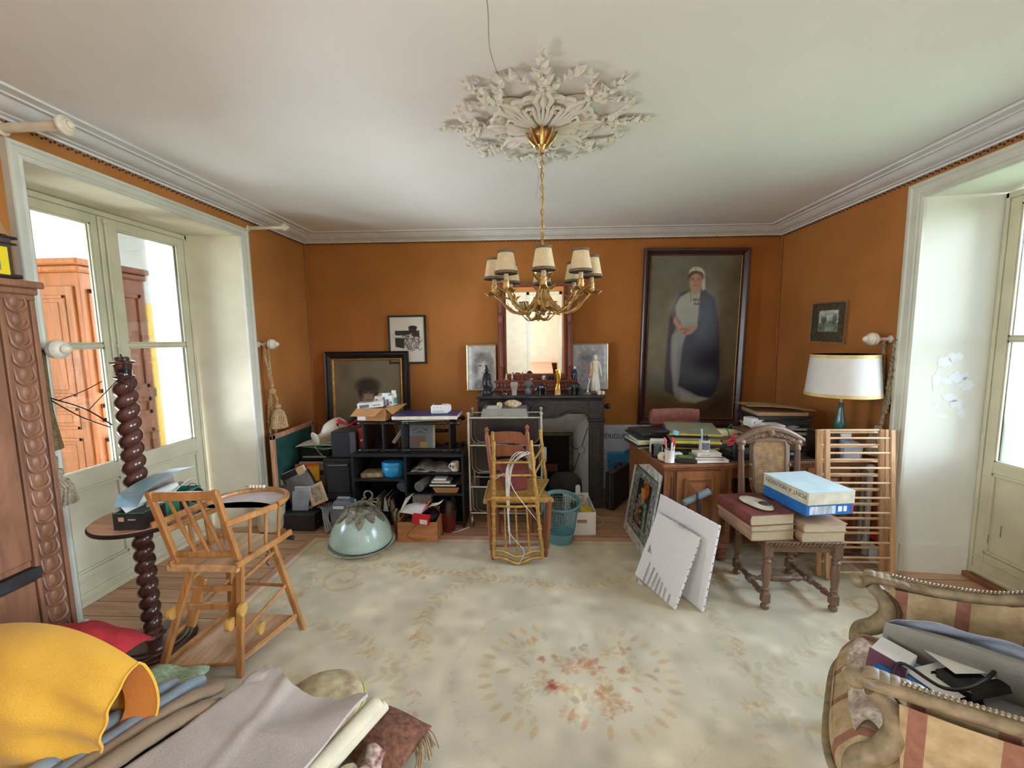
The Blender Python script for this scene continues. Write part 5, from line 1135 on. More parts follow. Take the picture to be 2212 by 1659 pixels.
# ================================================================ fireplace
m_marble = mat('black_marble', (44, 42, 46), .3, var=.35, scale=18, spec=.6)
m_hood = mat('white_hearth_render', (206, 208, 204), .7, var=.04)
t = thing('fireplace', 'black marble fireplace with a scalloped frieze and white splayed cheeks', 'fireplace', (.04, 4.2, 0))
b = MB(); b.box(-.575, .655, 3.93, 4.5, 1.085, 1.115, .008); b.box(-.55, .63, 3.945, 4.5, 1.065, 1.085, .008); b.wb('mantel_shelf', m_marble, t)
b = MB()
def fz(s):      # underside of the frieze, s 0 centre .. 1 leg
    return .885+.012*s if s < .25 else .885+.06*(.5-.5*math.cos(PI*min(1, (s-.25)/.45))) if s < .8 else .945-.06*((s-.8)/.2)**2
cx = .04; W_ = .465
poly = [(cx-W_, 1.065)]+[(cx+W_*q/24, fz(abs(q)/24)) for q in range(-24, 25)]+[(cx+W_, 1.065)]
M = Matrix(((1, 0, 0, 0), (0, 0, -1, 0), (0, 1, 0, 0), (0, 0, 0, 1)))
b.prism(poly, -4.05, -3.965, M)
for q in range(-24, 24):
    b.tube([(cx+W_*q/24*.985, 3.962, fz(abs(q)/24)+.018), (cx+W_*(q+1)/24*.985, 3.962, fz(abs(q+1)/24)+.018)], .006, 6)
b.wb('frieze', m_marble, t)
b = MB(); b.tube([(cx+.082*math.cos(a), 3.962, .978+.052*math.sin(a)) for a in [2*PI*i/32 for i in range(32)]], .005, 6, closed=True)
b.tube([(cx+.115*math.cos(a), 3.962, .978+.075*math.sin(a)) for a in [R(-60+120*i/12) for i in range(13)]], .004, 6); b.tube([(cx-.115*math.cos(a), 3.962, .978+.075*math.sin(a)) for a in [R(-60+120*i/12) for i in range(13)]], .004, 6)
for x0, x1 in ((cx-.43, cx-.16), (cx+.16, cx+.43)):
    b.tube([(x0, 3.963, 1.045), (x1, 3.963, 1.045)], .003, 6); b.tube([(x0 if x0 < cx-.2 else x1, 3.963, 1.045), (x0 if x0 < cx-.2 else x1, 3.963, .965)], .003, 6)
b.wb('cartouche_relief', mat('greyed_marble_edge', (78, 74, 76), .4, var=.2), t)
for x0 in (-.565, .505):
    b = MB(); b.box(x0, x0+.14, 3.955, 4.5, 0, .86, .004); b.box(x0-.012, x0+.152, 3.945, 4.5, .86, .885, .005); b.box(x0-.002, x0+.142, 3.96, 4.5, .885, 1.065, .003); b.box(x0-.008, x0+.148, 3.945, 4.5, 0, .07, .005); b.box(x0+.03, x0+.11, 3.95, 3.956, .12, .80, .004); b.wb('jamb', m_marble, t)
b = MB(); b.quad((.504, 3.99, 0), (.39, 4.36, 0), (.39, 4.36, .665), (.504, 3.99, .93)); b.quad((-.424, 3.99, 0), (-.31, 4.36, 0), (-.31, 4.36, .665), (-.424, 3.99, .93)); b.quad((-.424, 3.99, .93), (.504, 3.99, .93), (.39, 4.36, .665), (-.31, 4.36, .665)); b.wb('hood', m_hood, t, 0)
b = MB()
for (x0, x1, z0, z1) in ((-.31, .39, .625, .665), (-.31, -.265, 0, .625), (.345, .39, 0, .625)): b.box(x0, x1, 4.345, 4.375, z0, z1, .008)
b.wb('iron_surround', mat('bronze_iron', (98, 92, 74), .45, .4, var=.3), t)
b = MB(); b.box(-.27, .35, 4.37, 4.48, .0, .63); b.wb('firebox', mat('firebox_black', (20, 19, 18), .9), t, 0)  # solid matt black block closes the opening
b = MB(); b.turn((.655, 4.05, .995), (.72, 4.05, .99), [(0, .012), (.3, .02), (.6, .03), (1, .018)], 12); b.wb('side_knob', m_marble, t)
t = thing('spit_jack_chain', 'thin iron rod with a round weight hanging by the white fireplace cheek', 'fire tool', (.43, 4.1, .3))
b = MB(); b.tube([(.492, 3.97, .79), (.38, 4.19, .30)], .004, 6); b.tube([(.492, 3.97, .79), (.505, 3.96, .80), (.51, 3.95, .79)], .003, 6); b.tube(spline([(.44, 4.08, .555), (.39, 4.12, .55), (.35, 4.16, .57)], 6), .004, 6); b.wb('rod', m_iron, t)
b = MB(); b.lathe([(0, -.012), (.03, -.012), (.032, 0), (.03, .012), (0, .012)], 18, T(.438, 4.062, .555) @ RX(90)); b.wb('weight', m_metal, t)
b = MB(); b.ball((.30, 4.18, .14), (.165, .07, .155), 20, 12); b.ball((.22, 4.18, .16), (.10, .07, .13), 16, 10); b.ball((.42, 4.17, .12), (.05, .06, .12), 12, 8)
solo('dark_bag', 'dark grey cloth bag slumped in the fireplace opening', 'bag', fused(b, .01), mat('dark_grey_cloth', (62, 62, 60), .8, var=.2, scale=12, bump=.3), smooth=60)
b = MB(); b.box(.10, .215, 4.20, 4.23, .285, .36, .004); solo('red_book', 'dark red book standing inside the fireplace above the bag', 'book', b, mat('maroon_cover', (92, 34, 30), .6))
# ================================================================ overmantel mirror
m_mah = wood('red_mahogany', (134, 72, 52), .4)
t = thing('overmantel_mirror', 'carved mahogany overmantel mirror standing on the black mantelpiece', 'mirror', (0, 4.4, 1.115))
b = MB(); b.box(-.44, .43, 4.30, 4.46, 1.116, 1.145, .006); b.box(-.42, .41, 4.305, 4.46, 1.145, 1.205, .004); b.box(-.44, .43, 4.285, 4.46, 1.205, 1.222, .006); b.box(-.425, .415, 4.30, 4.46, 1.222, 1.232, .004)
for k in range(22): b.ball((-.395+.037*k, 4.303, 1.175), (.013, .012, .027), 8, 6, M=Matrix.Identity(4))
b.wb('plinth', m_mah, t)
b = MB()
for x0, x1, z0, z1 in ((-.40, -.305, 1.232, 2.24), (.292, .39, 1.232, 2.24), (-.305, .292, 2.185, 2.24), (-.305, .292, 1.232, 1.285)): b.box(x0, x1, 4.38, 4.46, z0, z1, .004)
for x0, x1, z0, z1 in ((-.33, -.305, 1.285, 2.185), (.292, .317, 1.285, 2.185)): b.box(x0, x1, 4.365, 4.38, z0, z1, .005)
b.box(-.33, .317, 4.365, 4.38, 2.178, 2.20, .005); b.box(-.33, .317, 4.365, 4.38, 1.268, 1.292, .005)
b.wb('frame', m_mah, t)
for x in (-.362, .352):
    b = MB(); b.turn((x, 4.345, 1.232), (x, 4.345, 2.14), [(0, .028), (.02, .028), (.03, .018), (.05, .022), (.11, .022), (.12, .027), (.135, .018), (.15, .026), (.165, .017), (.18, .016), (.62, .016), (.635, .024), (.65, .014), (.67, .02), (.72, .024), (.745, .012), (.76, .022), (.775, .014), (.80, .017), (.93, .012), (.95, .02), (1, .008)], 16); b.wb('column', m_mah, t)
m_mirror = bpy.data.materials.new('mirror_silvering'); m_mirror.use_nodes = True
pb = m_mirror.node_tree.nodes['Principled BSDF']; pb.inputs['Metallic'].default_value = 1; pb.inputs['Roughness'].default_value = .015
nn = nd(m_mirror.node_tree, 'ShaderNodeTexNoise'); nn.inputs['Scale'].default_value = 5; rr = nd(m_mirror.node_tree, 'ShaderNodeValToRGB'); rr.color_ramp.elements[0].color = (.80, .81, .78, 1); rr.color_ramp.elements[1].color = (.86, .86, .84, 1)
m_mirror.node_tree.links.new(nn.outputs[0], rr.inputs[0]); m_mirror.node_tree.links.new(rr.outputs[0], pb.inputs['Base Color'])
ta = math.tan(R(MIRT))
b = MB(); y0, y1 = 4.378, 4.378-.9*ta; b.quad((-.305, y0, 1.285), (.292, y0, 1.285), (.292, y1, 2.185), (-.305, y1, 2.185)); b.wb('mirror_glass', m_mirror, t, 0)
# ================================================================ drawings on the mantel
def drawing(lab, x0, z0, w, h, fn):
    t = thing('framed_drawing', lab, 'picture', (x0+w/2, 4.42, z0))
    M = frame((x0, 4.435, z0), (1, 0, 0), (0, .04, 1))
    frame_mb(w, h, [(0, 0), (0, .008), (.004, .011), (.010, .008), (.010, -.010)], M).wb('frame', mat('thin_gilt', (214, 186, 120), .3, .7, var=.15), t, 20)
    pc = Pic(w, h, 84, int(84*h/w), (196, 196, 196)); fn(pc)
    o = pc.build('sheet', t, pnt_gl, M @ T(0, 0, .001)); o.matrix_parent_inverse = pworld(t).inverted()
def girl(p):
    p.poly([(0, 0), (.14, 0), (.14, 1), (0, 1)], (222, 226, 230), .01); K = (96, 92, 92)
    p.ell(.56, .60, .21, .24, (150, 148, 148), .05, .9); p.ell(.56, .50, .135, .18, (200, 198, 198), .03); p.ell(.50, .74, .17, .10, (128, 126, 126), .06, .8); p.ell(.31, .46, .06, .18, (128, 126, 126), .05, .8); p.ell(.82, .45, .07, .20, (132, 130, 130), .05, .8)
    for k in range(12): p.line([(.30+.04*k, .80-.01*abs(k-5)), (.26+.03*k, .68), (.30+.02*k, .62)], .006, K, .6)
    p.ell(.45, .55, .035, .018, K, .012); p.ell(.66, .55, .035, .018, K, .012); p.line([(.40, .60), (.50, .61)], .008, K); p.line([(.61, .61), (.71, .60)], .008, K); p.line([(.57, .54), (.54, .45), (.58, .44)], .006, K, .7); p.line([(.49, .375), (.56, .385), (.63, .375)], .012, K, .8)
    p.poly([(.2, 0), (.24, .2), (.42, .28), (.52, .22), (.66, .28), (.9, .2), (.95, 0)], (140, 138, 138), .04, .8)
    for k in range(9): p.line([(.25+.08*k, .0), (.3+.06*k, .22)], .006, K, .5)
    p.blot(14, .06, 4)
drawing('pencil drawing of a girl in a thin gilt frame left of the mirror', -.735, 1.118, .30, .475, girl)
def faint(p):
    p.poly([(0, 0), (1, 0), (1, 1), (0, 1)], (186, 190, 200), .01); p.poly([(.9, 0), (1, 0), (1, 1), (.9, 1)], (206, 216, 232), .01)
    p.ell(.40, .74, .15, .13, (150, 152, 160), .05, .9); p.ell(.40, .68, .13, .06, (106, 108, 116), .05, .7); p.ell(.36, .55, .17, .12, (150, 150, 156), .08, .7); p.poly([(.1, 0), (.16, .45), (.6, .48), (.62, 0)], (160, 162, 170), .08, .7); p.blot(16, .05, 8)
    for k in range(9): p.line([(.2+.05*k, .80+.02*math.sin(k)), (.25+.045*k, .66)], .005, (90, 92, 100), .5)
drawing('faint grey drawing in a thin gilt frame right of the mirror', .395, 1.118, .36, .472, faint)
# ================================================================ ornaments on the mantelpiece
MZ = 1.1155
m_ebony = mat('ebony', (30, 27, 28), .28, var=.2, spec=.6); m_bronze = mat('dark_bronze', (44, 46, 44), .38, .5, var=.3, scale=40)
b = MB(); b.lathe([(.045, 0), (.046, .012), (.035, .018), (.032, .045), (.038, .055), (.026, .06)], 14); b.lathe([(.03, .055), (.04, .10), (.036, .14), (.028, .17), (.036, .20), (.02, .215)], 14); b.ball((.002, 0, .24), (.021, .022, .026), 12, 8); b.ball((.0, 0, .27), (.014, .014, .018), 8, 6); b.ball((.03, -.01, .17), (.018, .018, .04), 8, 6); b.ball((-.028, -.012, .15), (.016, .018, .045), 8, 6); b.ball((.03, .0, .08), (.026, .03, .05), 8, 6); b.ball((.045, .0, .035), (.02, .02, .03), 8, 6)
solo('bronze_statuette', 'black draped statuette at the left end of the mantelpiece', 'statuette', fused(b, .005, 2), m_bronze, (-.482, 4.02, MZ), smooth=60)
b = MB(); b.lathe([(.034, 0), (.037, .01), (.034, .028), (.02, .042), (0, .046)], 20); t = solo('paperweight', 'clear glass dome paperweight with red inside on the mantelpiece', 'paperweight', b, glass_mat('clear_glass', (214, 220, 220), .03, 1.8), (-.307, 4.0, MZ), smooth=60)
b = MB(); b.ball((-.307, 4.0, MZ+.016), (.018, .018, .010), 10, 6); b.wb('red_inclusion', mat('red_glass', (150, 40, 30), .3), t)
b = MB(); b.lathe([(.024, 0), (.026, .04), (.024, .055), (.033, .075), (.040, .11), (.031, .128), (.026, .11), (.024, .08), (.018, .05), (.018, .01), (0, .008)], 20); solo('goblet', 'pinkish frosted glass goblet on the mantelpiece', 'goblet', b, mat('frosted_pink_glass', (168, 150, 140), .25, var=.1), (-.212, 4.0, MZ), smooth=60)
b = MB(); b.ball((0, 0, .11), (.036, .036, .044), 16, 12); b.ball((0, -.03, .10), (.012, .014, .018), 8, 6); b.ball((0, -.02, .118), (.03, .022, .012), 10, 6); b.ball((0, 0, .075), (.024, .024, .02), 10, 6); b.ball((0, 0, .035), (.038, .034, .04), 14, 8); b.ball((0, -.026, .085), (.016, .012, .008), 8, 6)
for s in (-1, 1): b.ball((s*.036, 0, .108), (.008, .012, .02), 8, 6)
solo('stone_head', 'grey carved stone head on a bust between goblet and elephant', 'figurine', fused(b, .0045, 2), mat('grey_soapstone', (92, 94, 90), .5, var=.3, scale=40), (-.073, 4.0, MZ), smooth=60)
def elephant(sc, flip=1):
    b = MB(); M = Matrix.Diagonal((sc*flip, sc, sc, 1))
    b.ball((.01, 0, .66), (.44, .27, .31), 18, 12, M); b.ball((-.40, 0, .72), (.22, .19, .25), 14, 10, M); b.ball((-.33, 0, .90), (.14, .14, .1), 10, 8, M)
    for x, y in ((-.27, .15), (-.27, -.15), (.29, .15), (.29, -.15)): b.tube([(x, y, .6), (x-.02, y, .3), (x, y, 0)], [.14*sc, .115*sc, .125*sc], 10, M=M) if False else b.lathe([(.125, 0), (.11, .12), (.115, .3), (.14, .62)], 12, M @ T(x, y, 0))
    tr = spline([(-.55, 0, .70), (-.66, 0, .5), (-.66, 0, .25), (-.60, 0, .10), (-.68, 0, .04)], 5)
    for i in range(len(tr)-1): b.ball(tr[i], .085-.0022*i, 8, 6, M)
    for s in (-1, 1): b.ball((-.26, s*.22, .70), (.15, .035, .21), 10, 8, M)
    b.tube([(.42, 0, .7), (.50, 0, .5), (.48, 0, .32)], .03*sc, 6, M=M) if False else b.ball((.45, 0, .55), (.03, .03, .2), 8, 6, M)
    return fused(b, .035*sc, 3)
def ele(lab, x, y, z, sc, flip, rz, m):
    t = thing('elephant_figurine', lab, 'elephant figurine', (x, y, z), rz, 'carved elephants on the mantelpiece')
    elephant(sc, flip).build('body', m, t, 60)
    b = MB()
    for s in (-1, 1): b.tube([(-.52*sc*flip, s*.08*sc, .62*sc), (-.66*sc*flip, s*.1*sc, .52*sc), (-.76*sc*flip, s*.09*sc, .55*sc)], [.022*sc, .018*sc, .006*sc], 6)
    b.build('tusk', m_ivory, t)
ele('shiny dark wooden elephant in the middle of the mantelpiece', .05, 4.0, MZ, .112, 1, 35, m_ebony)
ele('larger black elephant right of the gold trophy', .375, 4.0, MZ, .125, 1, 40, m_bronze)
t = thing('trophy', 'slender gold trophy on a tan block on the mantelpiece', 'trophy', (.208, 4.0, MZ))
b = MB(); b.box(-.026, .026, -.026, .026, 0, .055, .002); b.build('block', mat('tan_block', (190, 150, 100), .5), t, 0)
b = MB()
def tw(u, v):
    a = 2*PI*u; r = .012+.020*abs(v-.28)**.8*1.1; r *= (1+.25*math.cos(2*a+3*v)); return (r*math.cos(a+2.2*v)+.008*math.sin(3*v), .6*r*math.sin(a+2.2*v), .055+.185*v)
b.grid(24, 14, tw); b.build('figure', mat('polished_gold', (220, 176, 84), .18, 1.0, var=.1), t, 60)
t = thing('candle_holder', 'tilted orange candle in a silver holder at the right of the mantelpiece', 'candle holder', (.495, 4.0, MZ))
b = MB(); b.lathe([(.042, 0), (.044, .006), (.03, .012), (.012, .024), (.008, .04)], 20); b.tube(spline([(0, 0, .035), (.005, 0, .08), (.018, 0, .12), (.022, 0, .15)], 5), .005, 8); b.tube(arc((.02, 0, .155), .014, 0, 360, 12), .003, 5); b.tube([(.016, 0, .15), (.022, 0, .20)], .004, 6); b.tube([(.032, 0, .15), (.036, 0, .20)], .004, 6); b.build('holder', mat('old_silver', (186, 180, 164), .3, .9), t)
b = MB(); b.tube([(.027, 0, .18), (.046, 0, .31)], [.011, .009], 12); b.build('candle', mat('orange_wax', (222, 142, 48), .4), t)
t = thing('saint_statue', 'white statue of a robed standing figure at the right of the mantelpiece', 'statue', (.578, 4.06, MZ))
b = MB()
def robe(u, v):
    a = 2*PI*u; r = .040-.012*v+.006*math.sin(PI*v*2)*.6; r *= 1+.09*math.cos(11*a)*(1-v)**.7; return (r*math.cos(a), .8*r*math.sin(a), .29*v)
b.grid(60, 16, robe); b.ball((0, 0, .30), (.034, .026, .03), 14, 8); b.ball((0, -.004, .345), (.019, .02, .026), 14, 10); b.tube([(-.032, 0, .30), (-.042, -.012, .25), (-.028, -.028, .225)], [.013, .012, .008], 8); b.tube([(.032, 0, .30), (.045, -.006, .24), (.05, -.012, .19)], [.013, .012, .008], 8); b.ball((-.024, -.032, .222), (.008, .006, .010), 8, 6); b.ball((.052, -.015, .182), (.007, .006, .012), 8, 6)
b.grid(16, 8, lambda u, v: ((.023+.006*v)*math.cos(PI*(-.1+1.2*u)), .004+(.022+.005*v)*math.sin(PI*(-.1+1.2*u)), .37-.075*v), thick=.002); b.ball((0, .002, .365), (.021, .021, .014), 12, 6); b.box(-.04, .04, -.03, .03, 0, .012, .003)
b.build('figure', mat('white_biscuit_porcelain', (226, 222, 208), .5, var=.05), t, 60)
b = MB(); b.lathe([(.014, 0), (.018, .004), (.02, .04), (.017, .04), (.014, .01), (0, .008)], 16); solo('small_cup', 'small white cup at the right end of the mantelpiece', 'cup', b, m_ivory, (.60, 3.985, MZ), smooth=60)
b = MB(); b.lathe([(.016, 0), (.02, .01), (.016, .03), (.012, .034), (0, .03)], 14); solo('small_jar', 'small white jar at the very end of the mantelpiece', 'jar', b, m_ivory, (.64, 4.0, MZ), smooth=60)
b = MB(); b.ball((0, 0, .018), (.035, .02, .018), 12, 8); solo('wooden_carving', 'small brown carving between candle and white cup', 'carving', b, wood('dark_carving', (88, 60, 44)), (.55, 3.985, MZ), smooth=60)
b = MB(); b.lathe([(.022, 0), (.024, .005), (.024, .17), (.018, .20), (.011, .215), (.011, .25), (0, .252)], 20); b.lathe([(.0245, .16), (.0245, .18)], 20, None, 2); b.lathe([(.012, .225), (.013, .25), (0, .2525)], 16, None, 1); solo('glass_bottle', 'dark blue bottle with a white top standing right of the mirror', 'bottle', b, [mat('midnight_glass', (34, 38, 62), .15), m_wht, mat('blue_band', (50, 80, 160), .4)], (.405, 4.34, MZ+.118-.118), smooth=50)
for k, (x, m, lab) in enumerate(((-.31, 'wooden-based', 'tiny ivory figure on a wooden block at the left of the mirror ledge'), (-.248, '', 'tiny white figure second from the left on the mirror ledge'), (-.145, '', 'tiny reddish figure in the middle of the mirror ledge'), (-.05, '', 'tiny brown figure on a block, left of the miniature elephants'))):
    t = thing('miniature_figure', lab, 'miniature', (x, 4.318, 1.233), group='miniature figures on the mirror ledge')
    b = MB(); b.box(-.018, .018, -.012, .012, 0, .016, .002) if k in (0, 3) else b.lathe([(.012, 0), (.012, .01), (.004, .012)], 10); b.build('base', mat('tan_block', (190, 150, 100)) if k != 2 else m_mah, t)
    b = MB(); b.lathe([(.006, .012), (.010, .03), (.006, .045), (.004, .052)], 10); b.ball((0, 0, .058), .008, 8, 6); b.build('figure', m_ivory if k < 2 else m_mah, t, 60)
for k, (x, s_, m) in enumerate(((.03, .030, m_ebony), (.09, .045, m_ivory), (.125, .042, m_ebony), (.165, .04, m_ebony))):
    o = elephant(s_, 1).build('miniature_elephant', m, smooth=60); o.location = (x, 4.318, 1.233); o.rotation_euler = (0, 0, R(30)); o['category'] = 'miniature'; o['group'] = 'miniature elephants on the mirror ledge'
    o['label'] = ('smallest dark elephant miniature, first in the row on the mirror ledge', 'pale elephant miniature on the mirror ledge', 'dark elephant miniature right behind the pale one', 'dark elephant miniature nearest the trophy on the mirror ledge')[k]

# ================================================================ serving trolley
m_alu = mat('white_metal_tube', (206, 204, 192), .35, .5, var=.06); m_tray = mat('black_tray', (36, 34, 34), .28, var=.25, scale=10, spec=.6)
t = thing('serving_trolley', 'folding metal serving trolley with black trays behind the gold chair', 'trolley', (-.26, 3.55, 0))
TX0, TX1, TY0, TY1 = -.592, .043, 3.535, 3.80
for x in (TX0, TX1):
    for y in (TY0, TY1):
        b = MB(); b.bar((x, y, .14), (x, y, 1.005), .016, c=.003); b.box(x-.013, x+.013, y-.013, y+.013, 1.005, 1.03, .004); b.box(x-.010, x+.010, y-.010, y+.010, .74, .93, .003); b.wb('post', m_alu, t)
        b = MB(); b.lathe([(.046, -.010), (.055, -.009), (.055, .009), (.046, .010), (.046, -.010)], 24, T(x+.02, y, .056) @ RY(90)); b.lathe([(.008, -.012), (.014, -.01), (.014, .01), (.008, .012)], 12, T(x+.02, y, .056) @ RY(90))
        for k in range(6): a = PI/3*k; b.bar((x+.02, y, .056), (x+.02, y+.05*math.cos(a), .056+.05*math.sin(a)), .005)
        b.tube([(x, y, .145), (x-.004, y, .10), (x+.02, y, .056)], .006, 6); b.wb('caster', m_metal, t)
for z in (.98, .735, .36, .12):
    b = MB()
    for y in (TY0, TY1): b.tube([(TX0, y, z), (TX1, y, z)], .007, 8)
    for x in (TX0, TX1): b.tube([(x, TY0, z), (x, TY1, z)], .006, 8)
    b.wb('rail', m_alu, t)
for z1, h, ty in ((.965, .215, TY0+.02), (.72, .24, TY0+.03), (.345, .23, TY0+.025)):
    pl = []; x0, x1 = TX0+.02, TX1-.02; r = .07
    pl += [(x0, z1), (x1, z1)]+[(x1-r+r*math.cos(a), z1-h+r+r*math.sin(a)) for a in [R(-90*i/8) for i in range(9)]]+[(x0+r-r*math.sin(a), z1-h+r-r*math.cos(a)) for a in [R(90*i/8) for i in range(9)]]
    b = MB(); b.prism(pl, -ty-.012, -ty, M := Matrix(((1, 0, 0, 0), (0, 0, -1, 0), (0, 1, 0, 0), (0, 0, 0, 1)))); tr = b.wb('tray', m_tray, t, 0)
    b = MB(); b.tube([(a, ty-.002, c) for a, c in pl[1:]+[pl[0]]], .006, 6); b.tube([(x0+.03+(a-x0)*.90, ty-.001, z1-.02+(c-z1)*.86) for a, c in pl[1:]+[pl[0]]], .0025, 5); b.wb('tray_rim', mat('chrome_rim', (170, 168, 162), .25, .9), tr)
b = MB(); b.box(TX0+.01, TX1-.01, TY0+.04, TY1, .952, .964, .003); b.wb('top_shelf', m_tray, t)
b = MB(); b.lathe([(.055, -.02), (.068, -.015), (.07, 0), (.068, .015), (.055, .02)], 28, T(.068, 3.66, .62) @ RY(90)); solo('metal_ring', 'shiny grey ring hooked on the right side of the trolley', 'ring', b, m_pale)
t = thing('turntable_lid', 'grey translucent plastic cover on top of the trolley carrying shells', 'cover', (-.28, 3.69, .9655))
b = MB(); b.add([(-.212, -.13, 0), (.208, -.13, 0), (.208, .14, 0), (-.212, .14, 0), (-.19, -.11, .085), (.19, -.11, .085), (.19, .12, .085), (-.19, .12, .085)], [(0, 3, 2, 1), (4, 5, 6, 7), (0, 1, 5, 4), (1, 2, 6, 5), (2, 3, 7, 6), (3, 0, 4, 7)]); b.build('cover', mat('smoky_grey_plastic', (142, 142, 134), .2, var=.06, spec=.6), t, 0)
b = MB(); b.box(-.16, -.03, -.09, .06, .0855, .0875); b.quad((-.06, -.02, .088), (-.02, -.02, .115), (-.02, .05, .11), (-.08, .06, .088)); b.build('paper', m_paper, t, 0)
t = thing('sea_shell', 'large cream spotted shell on the grey plastic cover', 'shell', (-.21, 3.67, 1.0525))
b = MB()
def shell(u, v):
    a = 2*PI*u; r = .042*math.sin(PI*(.08+.9*v))**.75*(1+.12*math.cos(3*a)); return (-.07+.15*v, r*math.cos(a), .03+.85*r*math.sin(a))
b.grid(24, 18, shell); b.build('shell', mat('cream_shell', (224, 206, 168), .25, col2=(150, 124, 92), scale=45), t, 60)
b = MB(); b.lathe([(.012, 0), (.016, .004), (.012, .01)], 14, T(-.068, 0, .03) @ RY(-90)); b.build('opening', m_ebony, t)
b = MB(); b.lathe([(0, 0), (.02, .002), (.026, .012), (.024, .03), (.014, .036), (.010, .03), (0, .03)], 20, T(0, 0, .02) @ RX(60)); solo('round_shell', 'small round cream shell left of the large spotted shell', 'shell', b, mat('cream_shell', (224, 206, 168)), (-.325, 3.63, 1.0525), smooth=60)
# ================================================================ ladder-back chair with an upturned gold chair on it
m_rc = wood('reddish_chair_wood', (156, 94, 62), .4); m_rush = mat('rush_seat', (190, 150, 84), .7, var=.25, scale=50, stretch=(1, 8, 1), bump=.4)
t = thing('ladder_back_chair', 'reddish ladder-back chair with a rush seat in front of the trolley', 'chair', (-.15, 3.18, 0))
for (p0, p1, back) in (((-.335, 2.96, 0), (-.36, 2.985, .455), 0), ((.062, 3.005, 0), (.09, 3.02, .455), 0), ((-.32, 3.36, 0), (-.418, 3.41, .86), 1), ((-.05, 3.385, 0), (-.078, 3.43, .875), 1)):
    b = MB()
    if back: b.turn(p0, p1, [(0, .016), (.5, .021), (.97, .019), (1, .014)], 12); q = Vector(p1); b.lathe([(.012, 0), (.016, .006), (.011, .014), (.019, .024), (.02, .036), (.010, .05), (0, .06)], 14, T(*q))
    else: b.turn(p0, p1, [(0, .012), (.06, .016), (.13, .014), (.16, .022), (.5, .024), (.93, .022), (.96, .03), (1, .03)], 14)
    b.wb('leg', m_rc, t)
for z, h in ((.855, .10), (.74, .095), (.62, .09)):
    b = MB(); f = (z-.0)/.86; xl = -.32-.105*f+.012; xr = -.05-.028*f-.012; y = 3.365+.045*f
    b.grid(16, 6, lambda u, v: (xl+(xr-xl)*u, y+.02*math.sin(PI*u), z-h/2+(v-.5)*h*(1-.0*u)+(.018*(math.sin(PI*u)**.5) if v > .5 else .018*math.sin(PI*u)**.5) - (.02 if (v > .8 and (u < .12 or u > .88)) else 0)), thick=.014); b.wb('ladder_slat', m_rc, t)
b = MB(); b.add([(-.385, 2.965, .43), (.11, 3.0, .43), (-.03, 3.41, .43), (-.40, 3.39, .43), (-.385, 2.965, .462), (.11, 3.0, .462), (-.03, 3.41, .462), (-.40, 3.39, .462)], [(0, 3, 2, 1), (4, 5, 6, 7), (0, 1, 5, 4), (1, 2, 6, 5), (2, 3, 7, 6), (3, 0, 4, 7)]); b.tube([(-.39, 2.97, .446), (.11, 3.005, .446), (-.03, 3.41, .446), (-.40, 3.39, .446)], .02, 8, closed=True); b.wb('seat', m_rush, t)
for a, c in (((-.338, 2.965, .18), (.066, 3.01, .18)), ((-.335, 2.965, .10), (.062, 3.007, .10)), ((-.335, 2.97, .22), (-.345, 3.37, .22)), ((.066, 3.01, .22), (-.055, 3.39, .22)), ((-.345, 3.37, .2), (-.055, 3.39, .2))):
    b = MB(); b.turn(a, c, [(0, .008), (.5, .012), (1, .008)], 8); b.wb('stretcher', m_rc, t)
m_gold = mat('gold_bamboo_paint', (198, 158, 84), .32, .45, var=.18, scale=30)
t = thing('gold_chair', 'gilt bamboo-style chair turned upside down on the ladder-back chair', 'chair', (-.15, 3.05, .47))
def bamboo(a, c, r, ks, n=10):
    pr = [(0, r)]
    for k in ks: pr += [(k-.012, r*.92), (k-.006, r*1.3), (k+.006, r*1.3), (k+.012, r*.92)]
    b = MB(); b.turn(a, c, pr+[(1, r)], n); return b
GL, GR = ((-.322, 2.905, .045), (-.31, 2.93, .915)), ((.035, 2.90, .05), (-.042, 2.93, .92))
bamboo(*GL, .014, (.12, .25, .38, .44, .46, .48, .56, .58, .60, .70, .85)).wb('back_post', m_gold, t)
bamboo(*GR, .014, (.12, .25, .38, .44, .46, .48, .56, .58, .60, .70, .85)).wb('back_post', m_gold, t)
for a, c in (((-.345, 3.30, .50), (-.355, 3.28, .905)), ((.068, 3.27, .525), (.03, 3.26, .925))): bamboo(a, c, .014, (.08, .12, .16, .4, .7)).wb('front_leg', m_gold, t)
def gp(u, z):
    a = Vector(GL[0]).lerp(Vector(GL[1]), (z-.045)/.87); c = Vector(GR[0]).lerp(Vector(GR[1]), (z-.045)/.87); return a.lerp(c, u)
for z, sag, r in ((.045, .05, .013), (.095, .05, .010), (.435, 0, .010)):
    b = MB(); b.tube(spline([gp(0, z)+Vector((0, 0, .0)), gp(.2, z)+Vector((0, -.01, -.0)), gp(.5, z)+Vector((0, -.02, -sag*.7)), gp(.8, z)+Vector((0, -.01, 0)), gp(1, z)], 8), r, 10); b.wb('back_rail', m_gold, t)
for u in (.25, .5, .75):
    bamboo(gp(u, .43), gp(u, .09)+Vector((0, -.012, -.03 if u == .5 else -.012)), .007, (.2, .5, .8), 8).wb('spindle', m_gold, t)
